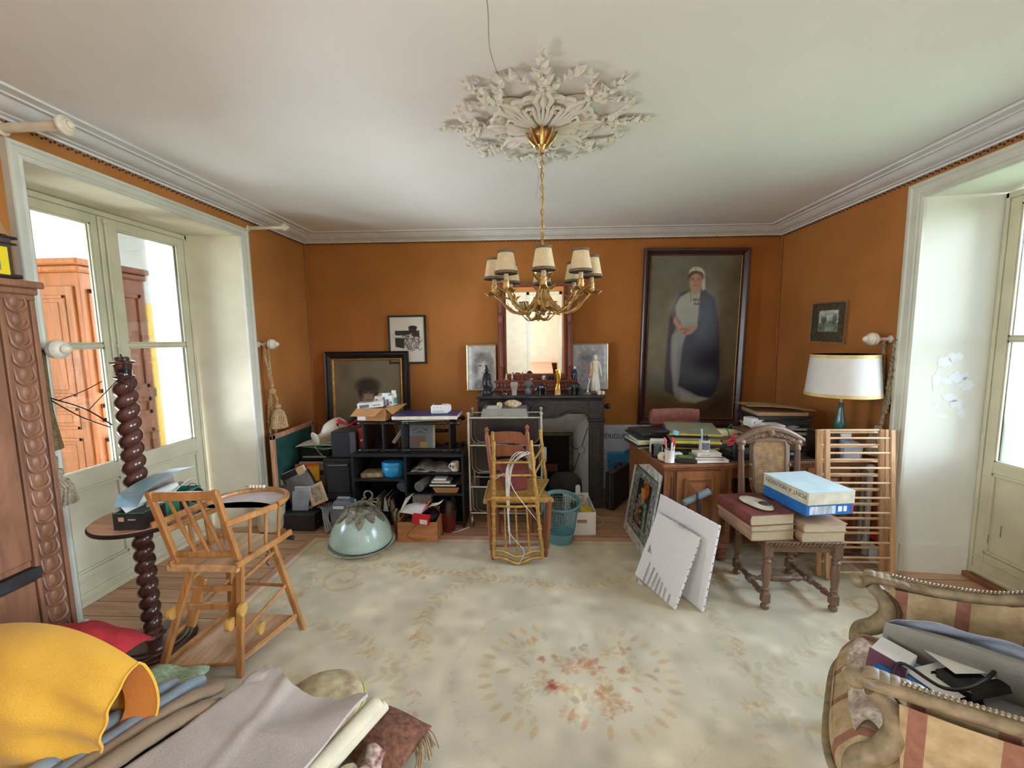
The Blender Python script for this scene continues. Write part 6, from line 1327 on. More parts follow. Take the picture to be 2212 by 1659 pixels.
b = MB(); b.add([(-.32, 2.90, .475), (-.005, 2.90, .475), (.085, 3.29, .475), (-.36, 3.31, .475), (-.32, 2.90, .51), (-.005, 2.90, .51), (.085, 3.29, .51), (-.36, 3.31, .51)], [(0, 3, 2, 1), (4, 5, 6, 7), (0, 1, 5, 4), (1, 2, 6, 5), (2, 3, 7, 6), (3, 0, 4, 7)]); b.tube([(-.325, 2.90, .498), (-.003, 2.90, .498), (.088, 3.29, .498), (-.363, 3.31, .498)], .014, 8, closed=True); b.wb('seat', m_gold, t)
for z in (.66, .755):
    a, c = gp(0, z), gp(1, z)
    b = MB(); b.tube([a, c], .008, 8); b.tube([c, (.05, 3.265, z+.03)], .008, 8); b.tube([a, (-.35, 3.285, z+.03)], .008, 8); b.wb('stretcher', m_gold, t)
t = thing('red_box', 'dull red cardboard box sitting on the upturned gold chair', 'box', (-.185, 3.14, .513), 14)
b = MB(); b.box(-.085, .085, -.12, .12, 0, .142, .003); b.build('box', mat('dull_red_card', (122, 54, 50), .6, var=.12, scale=10), t, 0)
b = MB(); b.box(-.0865, .0865, -.1215, .1215, .112, .115); b.build('lid_seam', mat('pale_edge', (176, 130, 120), .6), t, 0)
b = MB()
for k in range(9):
    g = random.Random(80+k); d = .012*k
    wire(b, [(-.215+.02*g.random(), 2.90, .42-.30*g.random()), (-.225+d*.3, 2.905, .60), (-.21+d*.5, 2.95, .72+.03*g.random()), (-.14+d, 3.04, .785+.02*g.random()), (-.07+d*.6, 3.10, .74), (-.06+d*.4, 3.12, .66-.02*k*.3)], .0028, 5)
wire(b, [(-.30, 2.91, .64), (-.22, 2.90, .68), (-.16, 2.89, .55), (-.05, 2.89, .40), (.03, 2.94, .27)], .0025, 5); wire(b, [(-.21, 2.90, .45), (-.20, 2.88, .25), (-.10, 2.86, .12), (-.14, 2.85, .02)], .0025, 5)
solo('white_cables', 'bunch of white cables draped over the upturned gold chair', 'cables', b, mat('white_flex', (216, 214, 206), .4))
# ================================================================ laundry basket, white box, attaché case, poster
t = thing('laundry_basket', 'turquoise plastic laundry basket beside the ladder-back chair', 'basket', (.19, 3.25, 0))
m_turq = mat('turquoise_plastic', (96, 146, 156), .3, var=.06)
BH = .34
def bk(a, z): 
    r = .088+.055*min(1, (z/BH))**.8; return (1.0*r*math.cos(a)*1.02, .9*r*math.sin(a), z+(.035*math.sin(a)-.005*math.cos(a))*(z/BH)**2)
b = MB(); b.grid(40, 4, lambda u, v: bk(2*PI*u, .002+.085*v), thick=.003); b.grid(20, 2, lambda u, v: tuple(x*(1-v) if i < 2 else .006 for i, x in enumerate(bk(2*PI*u, .002)))); b.build('base', m_turq, t, 60)
b = MB()
for k in range(44): b.tube([bk(2*PI*k/44, .085+(BH-.10)*i/6) for i in range(7)], .0022, 4, caps=False)
for i in range(12): b.tube([bk(2*PI*k/40, .09+.0195*i) for k in range(40)], .002, 4, closed=True)
b.build('mesh_side', m_turq, t, 60)
b = MB(); b.grid(48, 4, lambda u, v: tuple(c*(1+.10*(v if i < 2 else 0))+(0 if i < 2 else .012*math.sin(PI*v)) for i, c in enumerate(bk(2*PI*u, BH-.015+.02*v))), thick=.004); b.build('rim', m_turq, t, 60)
t = thing('white_file_box', 'white cardboard box of odds and ends on the floor by the fireplace', 'box', (.375, 3.38, 0), 2)
b = MB(); w_, d_, h_ = .118, .40, .20
b.box(-w_, w_, 0, d_, 0, .003); b.box(-w_, -w_+.003, 0, d_, .003, h_); b.box(w_-.003, w_, 0, d_, .003, h_); b.box(-w_, w_, d_-.003, d_, .003, h_+.02)
b.box(-w_, w_, 0, .003, 0, .105); b.box(-w_, w_, 0, .003, .135, h_); b.box(-w_, -.04, 0, .003, .105, .135); b.box(.042, w_, 0, .003, .105, .135); b.build('carton', m_wht, t, 0)
b = MB(); b.prism([(-.022, 0), (.022, 0), (.022, .08), (.012, .095), (-.012, .095), (-.022, .08)], 0, .002, T(.02, d_+.002, h_+.0) @ RX(90)); b.build('tab', m_wht, t, 0)
b = MB(); b.box(-.04, .04, .004, .006, .106, .134); b.build('handle_hole', mat('tan_card', (176, 134, 96)), t, 0)
b = MB(); b.box(-.05, .05, .03, .14, .10, .19, .006, RY(8)); solo('yellow_device', 'yellow and grey gadget in the white cardboard box', 'device', b, mat('yellow_plastic', (220, 192, 50), .4), (.40, 3.40, .0))
b = MB(); b.box(-.016, .016, .026, .03, .13, .17, 0, RY(8)); o = b.build('screen', m_pale, bpy.data.objects['yellow_device'], 0)
b = MB()
for k in range(10): g = random.Random(90+k); wire(b, [(g.uniform(-.08, .08), g.uniform(.16, .34), .10), (g.uniform(-.08, .08), g.uniform(.16, .34), .22), (g.uniform(-.06, .06), g.uniform(.16, .34), .23), (g.uniform(-.08, .08), g.uniform(.16, .34), .12)], .004, 5)
solo('cable_bunch', 'white and orange cables in the white cardboard box', 'cables', b, mat('white_orange_flex', (216, 190, 168), .4, var=.3, scale=20), (.375, 3.38, 0))
b = MB(); b.lathe([(.03, 0), (.034, .04), (.02, .06), (0, .06)], 16, T(-.05, .22, .13) @ RX(30)); solo('metal_jar_lid', 'round dark metal piece at the back of the white cardboard box', 'lid', b, m_bronze, (.375, 3.40, .02), smooth=50)
t = thing('attache_case', 'black attaché case standing on end right of the fireplace', 'case', (.735, 3.87, 0), 57)
b = MB(); b.box(0, .41, .002, .092, .01, .375, .006); b.build('shell', mat('black_leather', (30, 29, 31), .5, var=.2, scale=60, bump=.2), t)
b = MB(); b.box(-.002, .412, .043, .049, .008, .377, .001); b.box(0, .41, .006, .088, .372, .378, .003, None, 1); b.build('edge_trim', [mat('steel_edge', (150, 150, 148), .3, .9), mat('grey_leather_top', (66, 66, 68), .4)], t, 0)
b = MB(); b.tube(spline([(.13, .046, .378), (.14, .046, .402), (.205, .046, .41), (.27, .046, .402), (.28, .046, .378)], 6), .010, 8); b.build('handle', m_blk, t)
t = thing('poster', 'golf poster of Périgueux with a blue seascape leaning on the back wall', 'poster', (.95, 4.45, .1))
M = frame((.665, 4.43, .02), (1, 0, 0), (0, .02, 1)); pw, ph = .56, .705
pc = Pic(pw, ph, 112, 140, (206, 216, 236)); pc.poly([(0, 0), (1, 0), (1, .34), (.5, .28), (.2, .2), (0, .25)], (206, 200, 186), .04); pc.poly([(.17, .30), (.17, .58), (1, .58), (1, .26), (.5, .32)], (70, 150, 200), .02); pc.poly([(.17, .55), (1, .55), (1, .585), (.17, .585)], (110, 176, 210), .02); pc.poly([(.48, .56), (.52, .60), (.60, .63), (.66, .685), (.80, .70), (1, .72), (1, .52), (.6, .53)], (66, 122, 168), .012); pc.blot(9, .05, 2)
for k in range(14): pc.line([(.2+.05*k, .40+.012*(k % 5)), (.26+.05*k, .405+.012*(k % 5))], .006, (150, 200, 224), .8)
pc.poly([(0, .0), (.16, 0), (.16, .78), (0, .78)], (214, 222, 236), .004)
o = pc.build('sheet', t, pnt_gl, M); o.matrix_parent_inverse = pworld(t).inverted()
m_navy = mat('navy_ink', (34, 40, 74), .6); m_gry = mat('grey_ink', (140, 146, 154), .6)
b = MB(); b.box(0, pw, 0, ph, -.006, -.001, 0, M); b.wb('backing', m_wht, t, 0)
o = text('lettering', 'PÉRIGUEUX', .078, m_navy, t, M @ T(.035, .555, .0005), sx=.88); o.matrix_parent_inverse = pworld(t).inverted()
o = text('lettering', 'GOLF DE', .066, m_gry, t, M @ T(.077, .19, .0005) @ RZ(90)); o.matrix_parent_inverse = pworld(t).inverted()
b = MB(); wire(b, [(.50, 3.52, .02), (.56, 3.56, .006), (.60, 3.66, .006), (.55, 3.72, .02), (.51, 3.70, .03)], .004); solo('white_cable', 'white cable on the floor between the white box and the attaché case', 'cord', b, mat('white_flex', (216, 214, 206)))
b = MB(); wire(b, [(-.80, 3.46, .005), (-.72, 3.40, .005), (-.64, 3.46, .005), (-.60, 3.50, .005)], .004); solo('white_cable', 'white cable on the floor beside the trolley wheel', 'cord', b, mat('white_flex', (216, 214, 206)))

# ================================================================ chandelier and plaster rosette
HC = (.040, 2.25); HZ = CE(.04)
m_brass = mat('aged_gilt_brass', (206, 170, 112), .3, .9, var=.25, scale=40)
t = thing('chandelier', 'gilt chandelier with eight pleated shades hanging from the rosette', 'chandelier', (HC[0], HC[1], HZ))
Z0 = 1.65-HZ
def cz(z): return Z0+(z-1.65)*.949
b = MB(); b.lathe([(0, -.165), (.012, -.16), (.016, -.13), (.03, -.115), (.055, -.085), (.058, -.06), (.05, -.05), (.062, -.04), (.05, -.03)][::1], 24)
for k in range(8): a = 2*PI*k/8; b.tube(spline([(.03*math.cos(a), .03*math.sin(a), -.125), (.062*math.cos(a), .062*math.sin(a), -.09), (.078*math.cos(a), .078*math.sin(a), -.055), (.07*math.cos(a), .07*math.sin(a), -.04), (.062*math.cos(a), .062*math.sin(a), -.052)], 5), .008, 6)
b.build('canopy', m_brass, t, 50)
b = MB(); z = -.165; zt = cz(2.2); i = 0; L = .030
while z > zt:
    pts = []
    for k in range(12):
        a = 2*PI*k/12; p = .0085*math.cos(a); q = z-L*.5+L*.62*math.sin(a); pts.append((p, 0, q) if i % 2 else (0, p, q))
    b.tube(pts, .0026, 5, closed=True); z -= L; i += 1
b.tube([(.003, .003, -.165+.0), (-.006, .002, -.25), (.005, -.003, -.36), (-.005, .003, -.46), (.003, 0, zt)], .003, 5)
b.build('chain', m_brass, t, 50)
b = MB(); b.lathe([(0, cz(1.80)), (.018, cz(1.805)), (.03, cz(1.83)), (.022, cz(1.85)), (.038, cz(1.88)), (.034, cz(1.92)), (.018, cz(1.95)), (.022, cz(1.99)), (.034, cz(2.03)), (.026, cz(2.05)), (.010, cz(2.06)), (.012, cz(2.12)), (.006, cz(2.17)), (.004, cz(2.22))], 20)
for k in range(6):
    a = 2*PI*k/6+.3; ca, sa = math.cos(a), math.sin(a)
    b.grid(4, 6, lambda u, v: ((.018+.05*math.sin(2.4*v)*v)*ca-(u-.5)*.035*math.sin(PI*(.1+.8*v))*sa, (.018+.05*math.sin(2.4*v)*v)*sa+(u-.5)*.035*math.sin(PI*(.1+.8*v))*ca, cz(1.96)+.07*v), thick=.003)
    b.grid(4, 6, lambda u, v: ((.02+.035*v)*ca-(u-.5)*.05*math.sin(PI*(.1+.85*v))*sa, (.02+.035*v)*sa+(u-.5)*.05*math.sin(PI*(.1+.85*v))*ca, cz(1.84)-.035*v), thick=.003)
b.build('stem', m_brass, t, 50)
m_shade = mat('pleated_cream_shade', (232, 216, 178), .8, var=.05, scale=30); m_band = mat('grey_brown_braid', (120, 106, 88), .8, var=.2, scale=80); m_candle = mat('ivory_candle_tube', (228, 214, 182), .5); m_lin = mat('white_shade_lining', (238, 234, 222), .7)
RA = .256
arm = MB()
for off in (0, .35):
    pts = []
    for s in range(25):
        u = s/24; r = .025+(RA-.025)*u; zz = cz(1.895)+.0-(.098*math.sin(PI*min(1, u*1.12))**1.2 if u < .893 else 0)+(.0 if u < .8 else 0)
        zz = cz(1.895-.10*math.sin(PI*u**.9)**1.1+.01*u); sw = .010*math.sin(2*PI*u*1.5+off*9)
        pts.append((r, sw, zz+.006*math.cos(2*PI*u*1.5+off*9)))
    arm.tube(pts, [.0085-.004*(s/24) for s in range(25)], 7)
for (u, sg) in ((.45, 1), (.6, -1), (.75, 1)):
    r = .025+(RA-.025)*u; z_ = cz(1.895-.10*math.sin(PI*u**.9)**1.1)
    arm.grid(3, 6, lambda a, v: (r+.03*v, sg*(.006+.02*v)+(a-.5)*.022*math.sin(PI*(.1+.85*v)), z_+.012+.035*v+.006*math.sin(9*v)), thick=.002)
me_arm = None
cup = MB()
def pan(u, v):
    a = 2*PI*u; r = .006+.042*v*(1+.22*math.cos(5*a)); return (RA+r*math.cos(a), r*math.sin(a), cz(1.90)+.010*math.cos(5*a)*v*v+.004*v)
cup.grid(40, 5, pan, thick=.002)
cup.lathe([(.008, cz(1.90)), (.013, cz(1.91)), (.018, cz(1.93)), (.014, cz(1.945)), (.017, cz(1.955)), (.013, cz(1.957))], 14, T(RA, 0, 0))
for k in range(4): cup.tube([(RA+.015*math.cos(k*PI/2+q*1.5), .015*math.sin(k*PI/2+q*1.5), cz(1.905+.05*q)) for q in (0, .33, .66, 1)], .004, 5)
cdl = MB(); cdl.lathe([(.0115, cz(1.955)), (.0115, cz(2.02)), (.006, cz(2.03)), (.006, cz(2.08))], 14, T(RA, 0, 0))
sh = MB(); NP = 44
def shd(u, v, o=0): 
    r = (.054-.0185*v)*(1+.016*math.cos(2*PI*u*NP))-o; return (RA+r*math.cos(2*PI*u), r*math.sin(2*PI*u), cz(1.992)+.102*v)
sh.grid(NP*4, 2, shd)
lnr = MB(); lnr.grid(28, 1, lambda u, v: shd(u, v, .003)); 
bnds = []
for v in (.02, .98): r = .054-.0185*v; bnd = MB(); bnds.append(bnd); bnd.lathe([(r+.0035, -.006), (r+.004, .006), (r-.004, .006), (r-.004, -.006), (r+.0035, -.006)], 28, T(RA, 0, cz(1.992)+.102*v))
protos = None
for k in range(8):
    rz = -90+45*k
    if protos is None:
        a = arm.build('arm', m_brass, t, 60); c = cup.build('candle_cup', m_brass, a, 60); d = cdl.build('candle', m_candle, a, 50); e = sh.build('lamp_shade', m_shade, a, 60, label='pleated cream lamp shade'); f = lnr.build('shade_lining', m_lin, a, 60); h, h2 = [q.build('shade_braid', m_band, a, 50) for q in bnds]
        a.rotation_euler = (0, 0, R(rz)); protos = (a, (c, d, e, f, h, h2))
    else:
        a = protos[0].copy(); COL.objects.link(a); a.rotation_euler = (0, 0, R(rz))
        for q in protos[1]: x = q.copy(); COL.objects.link(x); x.parent = a
m_plas = mat('white_plaster_relief', (228, 226, 218), .7, var=.04)
t = thing('ceiling_rosette', 'white plaster rosette of scrolls and leafy sprays on the ceiling', 'ceiling rose', (.045, 2.24, HZ))
b = MB(); b.lathe([(.20, 0), (.195, -.014), (.17, -.018), (.15, -.03), (.12, -.034), (.07, -.045), (.03, -.05), (0, -.05)], 40)
for k in range(8):
    a = 2*PI*k/8; ca, sa = math.cos(a), math.sin(a)
    for q in range(5):
        a2 = a+(q-2)*.13; b.tube(spline([(.04*math.cos(a), .04*math.sin(a), -.05), (.12*math.cos(a2), .12*math.sin(a2), -.05), (.19*math.cos(a2), .19*math.sin(a2), -.036)], 5), [.006+.004*math.sin(i/10*PI) for i in range(11)], 6)
b.build('centre_boss', m_plas, t, 50)
def scr(cx, cy, r, a0, turns, n=26, z=-.02): return [(cx+r*(1-.75*i/n)*math.cos(a0+turns*2*PI*i/n), cy+r*(1-.75*i/n)*math.sin(a0+turns*2*PI*i/n), z-.012*math.sin(PI*i/n)) for i in range(n+1)]
for k in range(8):
    rz = RZ(45*k+22.5 if False else 45*k)
    b = MB()
    for s in (-1, 1):
        b.tube(scr(.215, s*.07, .05, -s*2.2, s*.9), [.013*(1-.5*i/26) for i in range(27)], 7, M=rz); b.ball((.215, s*.07, -.022), .016, 8, 6, M=rz)
        b.tube(spline([(.17, s*.02, -.03), (.24, s*.035, -.036), (.285, s*.012, -.03), (.30, s*.04, -.022)], 6), [.015-.0006*i for i in range(19)], 7, M=rz)
        b.tube(scr(.145, s*.055, .03, s*1.0, -s*.8, 16, -.03), .008, 6, M=rz)
    b.grid(8, 6, lambda u, v: (.16+.13*v, (u-.5)*.14*math.sin(PI*(.2+.75*v)), -.012-.034*math.sin(PI*u)*math.sin(PI*(.15+.8*v))+.006*math.cos(10*PI*u)), M=rz, thick=.004)
    b.build('scroll', m_plas, t, 60)
    b = MB(); g = random.Random(200+k); LN = (.46, .42)[k % 2]
    stem = spline([(.26, 0, -.014), (.33, .01*(-1)**k, -.025), (.40, -.012*(-1)**k, -.022), (LN+.05, .0, -.014)], 6)
    b.tube(stem, [.009-.0003*i for i in range(len(stem))], 6, M=rz)
    def leaf(x, y, z, ang, L, wd):
        m = rz @ T(x, y, z) @ RZ(math.degrees(ang)) @ RY(g.uniform(-25, 10)) @ RX(g.uniform(-40, 40))
        b.grid(4, 6, lambda u, v: (L*v, (u-.5)*wd*math.sin(PI*(.08+.9*v)), -.010*math.sin(PI*v)-.006*abs(u-.5)), M=m, thick=.0035)
    for s in (-1, 1):
        br = spline([(.30, s*.02, -.018), (.36, s*.085, -.026), (.40, s*.135, -.02)], 5); b.tube(br, .005, 5, M=rz)
        for q in br[2::2]: leaf(q.x, q.y, q.z, s*g.uniform(.3, 1.5), g.uniform(.035, .055), .024); leaf(q.x, q.y, q.z, -s*g.uniform(-.4, .8), g.uniform(.03, .045), .02)
        b.ball((br[-1].x, br[-1].y, -.024), .016, 8, 6, M=rz); b.ball((.335, s*.05, -.03), .018, 8, 6, M=rz)
    for i, q in enumerate(stem[3::2]):
        for s in (-1, 1): leaf(q.x, q.y, q.z, s*g.uniform(.5, 1.2), g.uniform(.04, .065)*(1-.04*i), .026)
        b.ball((q.x+g.uniform(-.01, .01), q.y+g.uniform(-.02, .02), q.z-.012), g.uniform(.008, .014), 8, 6, M=rz)
    for q in range(5): a = 2*PI*q/5; b.ball((.36+.016*math.cos(a), .016*math.sin(a), -.034), (.013, .013, .010), 8, 6, M=rz)
    leaf(stem[-1].x-.01, 0, -.014, 0, .06, .026)
    b.build('leafy_spray', m_plas, t, 60)
# ================================================================ large portrait on the back wall
t = thing('portrait_painting', 'tall full-length portrait of a woman in a white dress and dark blue cape', 'painting', (1.63, 4.46, .72))
PW, PH = .905, 1.68
M = T(1.635, 4.47, 1.636) @ RY(1.3) @ T(-PW/2, 0, -PH/2) @ RX(90)
m_prt = mat('purple_brown_frame', (72, 44, 48), .3, var=.15, spec=.6)
fm = frame_mb(PW, PH, [(.0, .002), (.004, .008), (.007, .004)], M, 1); f2 = frame_mb(PW, PH, [(.007, .004), (.016, .004), (.017, .010), (.020, .010), (.021, .004), (.034, .018), (.05, .036), (.065, .04), (.075, .032), (.078, .02), (.078, -.012)], M, 0)
fm.add(f2.v, f2.f, None, 0); fm.wb('frame', [m_prt, mat('gilt', (196, 150, 74))], t, 20)
pc = Pic(PW, PH, 150, 278, (116, 112, 92))
def Q(*pts):
    o = []
    for x, y in pts:
        k = (y-172)/1413; l = 190-40*k; r = 965-90*k; o.append(((x-l)/(r-l), 1-k))
    return o
pc.poly([(0, .55), (1, .55), (1, 1), (0, 1)], (100, 104, 96), .25, .9); pc.ell(.25, .55, .25, .4, (136, 128, 100), .3, .6); pc.poly([(.75, .1), (1, .1), (1, .9), (.8, .8)], (100, 90, 66), .15, .7)
pc.poly([(-.1, -.1), (1.1, -.1), (1.1, .10), (.5, .13), (-.1, .17)], (112, 88, 64), .06); pc.poly(Q((640, 1420), (880, 1250), (880, 1590), (560, 1590)), (66, 52, 42), .06, .8); pc.poly(Q((150, 1200), (330, 1180), (330, 1340), (150, 1330)), (92, 98, 104), .05, .6); pc.blot(7, .05, 5); pc.blot(26, .03, 6)
NV = (44, 46, 66)
pc.poly(Q((530, 455), (440, 490), (392, 570), (352, 700), (334, 900), (318, 1150), (312, 1340), (380, 1382), (416, 1374), (385, 1250), (366, 1100), (370, 900), (400, 780), (420, 560)), (50, 56, 78), .008)
pc.poly(Q((375, 850), (366, 900), (366, 1100), (385, 1330), (400, 1400), (450, 1440), (570, 1452), (690, 1410), (500, 1300), (480, 950), (500, 850), (430, 790)), (150, 156, 160), .008); pc.poly(Q((395, 900), (410, 900), (420, 1350), (400, 1350)), (176, 182, 184), .015, .7); pc.poly(Q((440, 1330), (560, 1400), (660, 1412), (570, 1445), (450, 1435)), (190, 186, 168), .012, .8)
pc.poly(Q((640, 452), (735, 535), (770, 740), (772, 1000), (776, 1200), (745, 1335), (690, 1402), (600, 1390), (430, 1298), (442, 1180), (462, 950), (492, 850), (560, 800), (590, 700), (605, 500), (615, 460)), NV, .006)
pc.poly(Q((650, 560), (700, 700), (600, 900), (580, 840), (640, 700)), (62, 64, 84), .03, .7); pc.poly(Q((470, 1000), (600, 1050), (560, 1300), (450, 1280)), (58, 62, 84), .05, .6); pc.poly(Q((660, 950), (760, 900), (765, 1250), (680, 1330)), (36, 36, 54), .05, .6)
pc.poly(Q((530, 468), (440, 520), (402, 600), (410, 680), (450, 740), (448, 790), (585, 775), (592, 690), (606, 560), (612, 478), (560, 462)), (176, 182, 172), .006); pc.ell(.365, .69, .06, .05, (196, 200, 188), .04, .7); pc.poly(Q((450, 740), (585, 735), (585, 775), (448, 790)), (160, 168, 156), .006); pc.ell(.43, .655, .05, .04, (158, 164, 158), .04, .6)
pc.poly(Q((388, 690), (380, 740), (430, 815), (485, 850), (535, 842), (582, 792), (578, 765), (520, 772), (478, 792), (435, 745), (412, 692)), (192, 138, 112), .006); pc.line(Q((440, 800), (500, 790), (470, 835)), .006, (130, 84, 66), .8); pc.line(Q((480, 840), (530, 790)), .005, (130, 84, 66), .7); pc.line(Q((395, 720), (440, 785)), .008, (214, 164, 138), .7)
pc.poly(Q((530, 440), (620, 440), (614, 476), (560, 500), (528, 470)), (186, 148, 122), .006)
pc.poly(Q((620, 300), (648, 320), (655, 450), (632, 470), (615, 400)), (210, 206, 196), .005); pc.ell(*Q((573, 345))[0], .046, .040, (78, 58, 46), .006)
pc.ell(*Q((572, 390))[0], .038, .050, (196, 154, 128), .006); pc.ell(*Q((572, 430))[0], .03, .024, (194, 148, 122), .01); pc.ell(*Q((548, 372))[0], .006, .0032, (60, 44, 38), .003); pc.ell(*Q((594, 372))[0], .006, .0032, (60, 44, 38), .003); pc.line(Q((535, 360), (558, 358)), .003, (90, 64, 50)); pc.line(Q((584, 358), (608, 361)), .003, (90, 64, 50)); pc.line(Q((572, 375), (567, 402), (576, 404)), .003, (150, 106, 84)); pc.ell(*Q((571, 420))[0], .011, .0032, (158, 84, 74), .003); pc.ell(*Q((545, 400))[0], .012, .012, (206, 150, 124), .012, .6); pc.ell(*Q((602, 395))[0], .012, .03, (168, 122, 98), .014, .7)
pc.poly(Q((514, 322), (520, 290), (545, 268), (580, 262), (618, 272), (645, 300), (650, 335), (625, 308), (580, 296), (540, 300)), (222, 218, 206), .004); pc.ell(*Q((572, 280))[0], .004, .004, (150, 50, 46), .002)
for (x, y) in ((558, 545), (574, 545), (594, 548)): pc.poly(Q((x-5, y-14), (x+5, y-14), (x+5, y+10), (x-5, y+10)), (110, 50, 50), .003)
for (x, y) in ((568, 578), (592, 580)): pc.ell(*Q((x, y))[0], .006, .006, (60, 54, 50), .003)
pc.line(Q((528, 470), (532, 530), (530, 560)), .003, (90, 84, 70))
o = pc.build('canvas', t, mat('varnished_canvas', (255, 255, 255)), M); o.matrix_parent_inverse = pworld(t).inverted(); o.matrix_basis = M
# ================================================================ small framed view on the right wall
t = thing('framed_view', 'small crooked framed landscape print on the right wall above the lamp', 'picture', (2.50, 3.75, 1.6))
M = frame((XR-.014, 3.955, 1.60), (-.0, -1, -.03), (0, -.03, 1)); pw, ph = .41, .325
frame_mb(pw, ph, [(0, 0), (0, .006), (.004, .010), (.014, .010), (.014, -.012)], M).wb('frame', mat('worn_gilt_wood', (150, 110, 70), .45), t, 20)
pc = Pic(pw, ph, 82, 66, (84, 76, 62)); pc.poly([(.22, .27), (.80, .27), (.80, .82), (.22, .82)], (196, 204, 196), .01); pc.poly([(.22, .27), (.80, .27), (.80, .48), (.6, .55), (.4, .46), (.22, .5)], (120, 130, 112), .03); pc.ell(.38, .56, .10, .10, (90, 98, 86), .04); pc.ell(.7, .58, .09, .12, (104, 112, 98), .04); pc.ell(.55, .34, .14, .06, (176, 186, 174), .04); pc.blot(20, .12, 3)
o = pc.build('print', t, pnt_gl, M); o.matrix_parent_inverse = pworld(t).inverted()
# ================================================================ the desk
m_desk = wood('walnut_desk', (132, 82, 50), .4, coat=.2); m_desk2 = wood('golden_walnut_panel', (152, 100, 58), .4); m_dtop = mat('black_leather_top', (52, 46, 46), .45, var=.2, scale=12)
t = thing('desk', 'carved walnut pedestal desk crowded with papers in front of the portrait', 'desk', (.905, 2.915, 0), 6)
DW, DD, DH = 1.46, .78, .755
b = MB(); b.box(-.025, DW+.025, -.025, DD, .722, .748, .006); b.box(-.012, DW+.012, -.012, DD, .705, .722, .005); b.build('desk_top', m_desk, t)
b = MB(); b.box(.02, DW-.02, .02, DD-.03, .748, .7505); b.build('leather_inset', m_dtop, t, 0)
for x0, x1 in ((.0, .50), (DW-.5, DW)):
    b = MB(); b.box(x0, x1, .012, DD-.02, .13, .705, .004); b.box(x0-.008, x1+.008, .002, DD-.01, .10, .14, .006)
    for x in (x0+.06, x0+.075, x1-.06, x1-.045): b.box(x-.004, x+.004, .004, .012, .2, .66, .002)
    for x in (x0+.05, x1-.05):
        for y in (.05, DD-.07): b.lathe([(.02, 0), (.04, .01), (.045, .03), (.03, .045), (.045, .06), (.05, .085), (.035, .10)], 18, T(x, y, 0))
    ped = b.build('pedestal', m_desk, t)
    b = MB(); a, c = x0+.09, x1-.09; b.box(a, c, .0, .012, .17, .69, .003); b.build('door', m_desk2, ped)
    b = MB(); w_ = .022; a2, c2, z0, z1 = a+.05, c-.05, .26, .645
    for q in ((a2, c2, z1-w_, z1), (a2, c2, z0, z0+w_), (a2, a2+w_, z0, z1), (c2-w_, c2, z0, z1)): b.box(q[0], q[1], -.014, 0, q[2], q[3], .006)
    xm = (a2+c2)/2
    for zz in ((z0+.04, (z0+z1)/2-.005), ((z0+z1)/2+.005, z1-.04)):
        zm = (zz[0]+zz[1])/2; xs = (a2+.04, c2-.04)
        b.add([(xs[0], -.001, zz[0]), (xs[1], -.001, zz[0]), (xs[1], -.001, zz[1]), (xs[0], -.001, zz[1]), (xm, -.024, zm), (xm, -.003, zz[0]), (xs[1], -.003, zm), (xm, -.003, zz[1]), (xs[0], -.003, zm)],
          [(0, 5, 4), (5, 1, 4), (1, 6, 4), (6, 2, 4), (2, 7, 4), (7, 3, 4), (3, 8, 4), (8, 0, 4)])
    b.build('lozenge_panel', m_desk2, ped, 10)
b = MB(); b.box(.5, DW-.5, .08, .10, .60, .705, .003); b.box(.5, DW-.5, DD-.06, DD-.04, .25, .705, .003); b.build('kneehole_panel', m_desk, t)
DM = T(.905, 2.915, .7515) @ RZ(6)         # desk-top frame: x to the right, y to the back wall
def dthing(n, l, c, x, y, z=0, rz=0, grp=None): return thing(n, l, c, M=DM @ T(x, y, z) @ RZ(rz), group=grp)
def dsolo(n, l, c, b, m, x, y, z=0, rz=0, grp=None, smooth=35): return solo(n, l, c, b, m, M=DM @ T(x, y, z) @ RZ(rz), group=grp, smooth=smooth)
def pen(b, a, c, r=.0045, m=0): return b.tube([a, c], r, 8, m=m)
m_redp = mat('red_plastic', (206, 50, 46), .35); m_pink = mat('pink_plastic', (232, 84, 124), .4)
# pen pot, front left
t = dthing('pen_pot', 'white pot of pens at the front left corner of the desk', 'pen pot', .05, .045)
b = MB(); b.lathe([(.034, 0), (.036, .003), (.034, .01), (.034, .088), (.036, .092), (.031, .092), (.031, .01), (0, .008)], 28); b.build('pot', mat('white_glaze', (226, 224, 214), .25), t, 40)
for (a, c, m, n) in (((.01, 0, .02), (.022, .005, .165), m_wht, 'white_pen'), ((.02, -.005, .02), (.04, .01, .135), m_wht, 'white_pen'), ((-.01, .01, .02), (-.022, .02, .16), mat('tan_pencil', (196, 150, 90), .5), 'pencil'), ((0, .015, .02), (.03, .03, .15), mat('navy_pen', (60, 66, 100), .4), 'blue_pen')):
    b = MB(); pen(b, a, c, .0055); p = b.build(n, m, t)
    if n == 'white_pen': b = MB(); v = Vector(c)-Vector(a); pen(b, Vector(a)+v*.83, Vector(c)+v*.12, .007); b.build('red_cap', m_redp, p)
    if n == 'pencil': b = MB(); b.tube(spline([(-.022, .02, .12), (-.024, .02, .155), (-.034, .018, .175)], 4), .008, 8); b.build('pink_cap', m_pink, p)
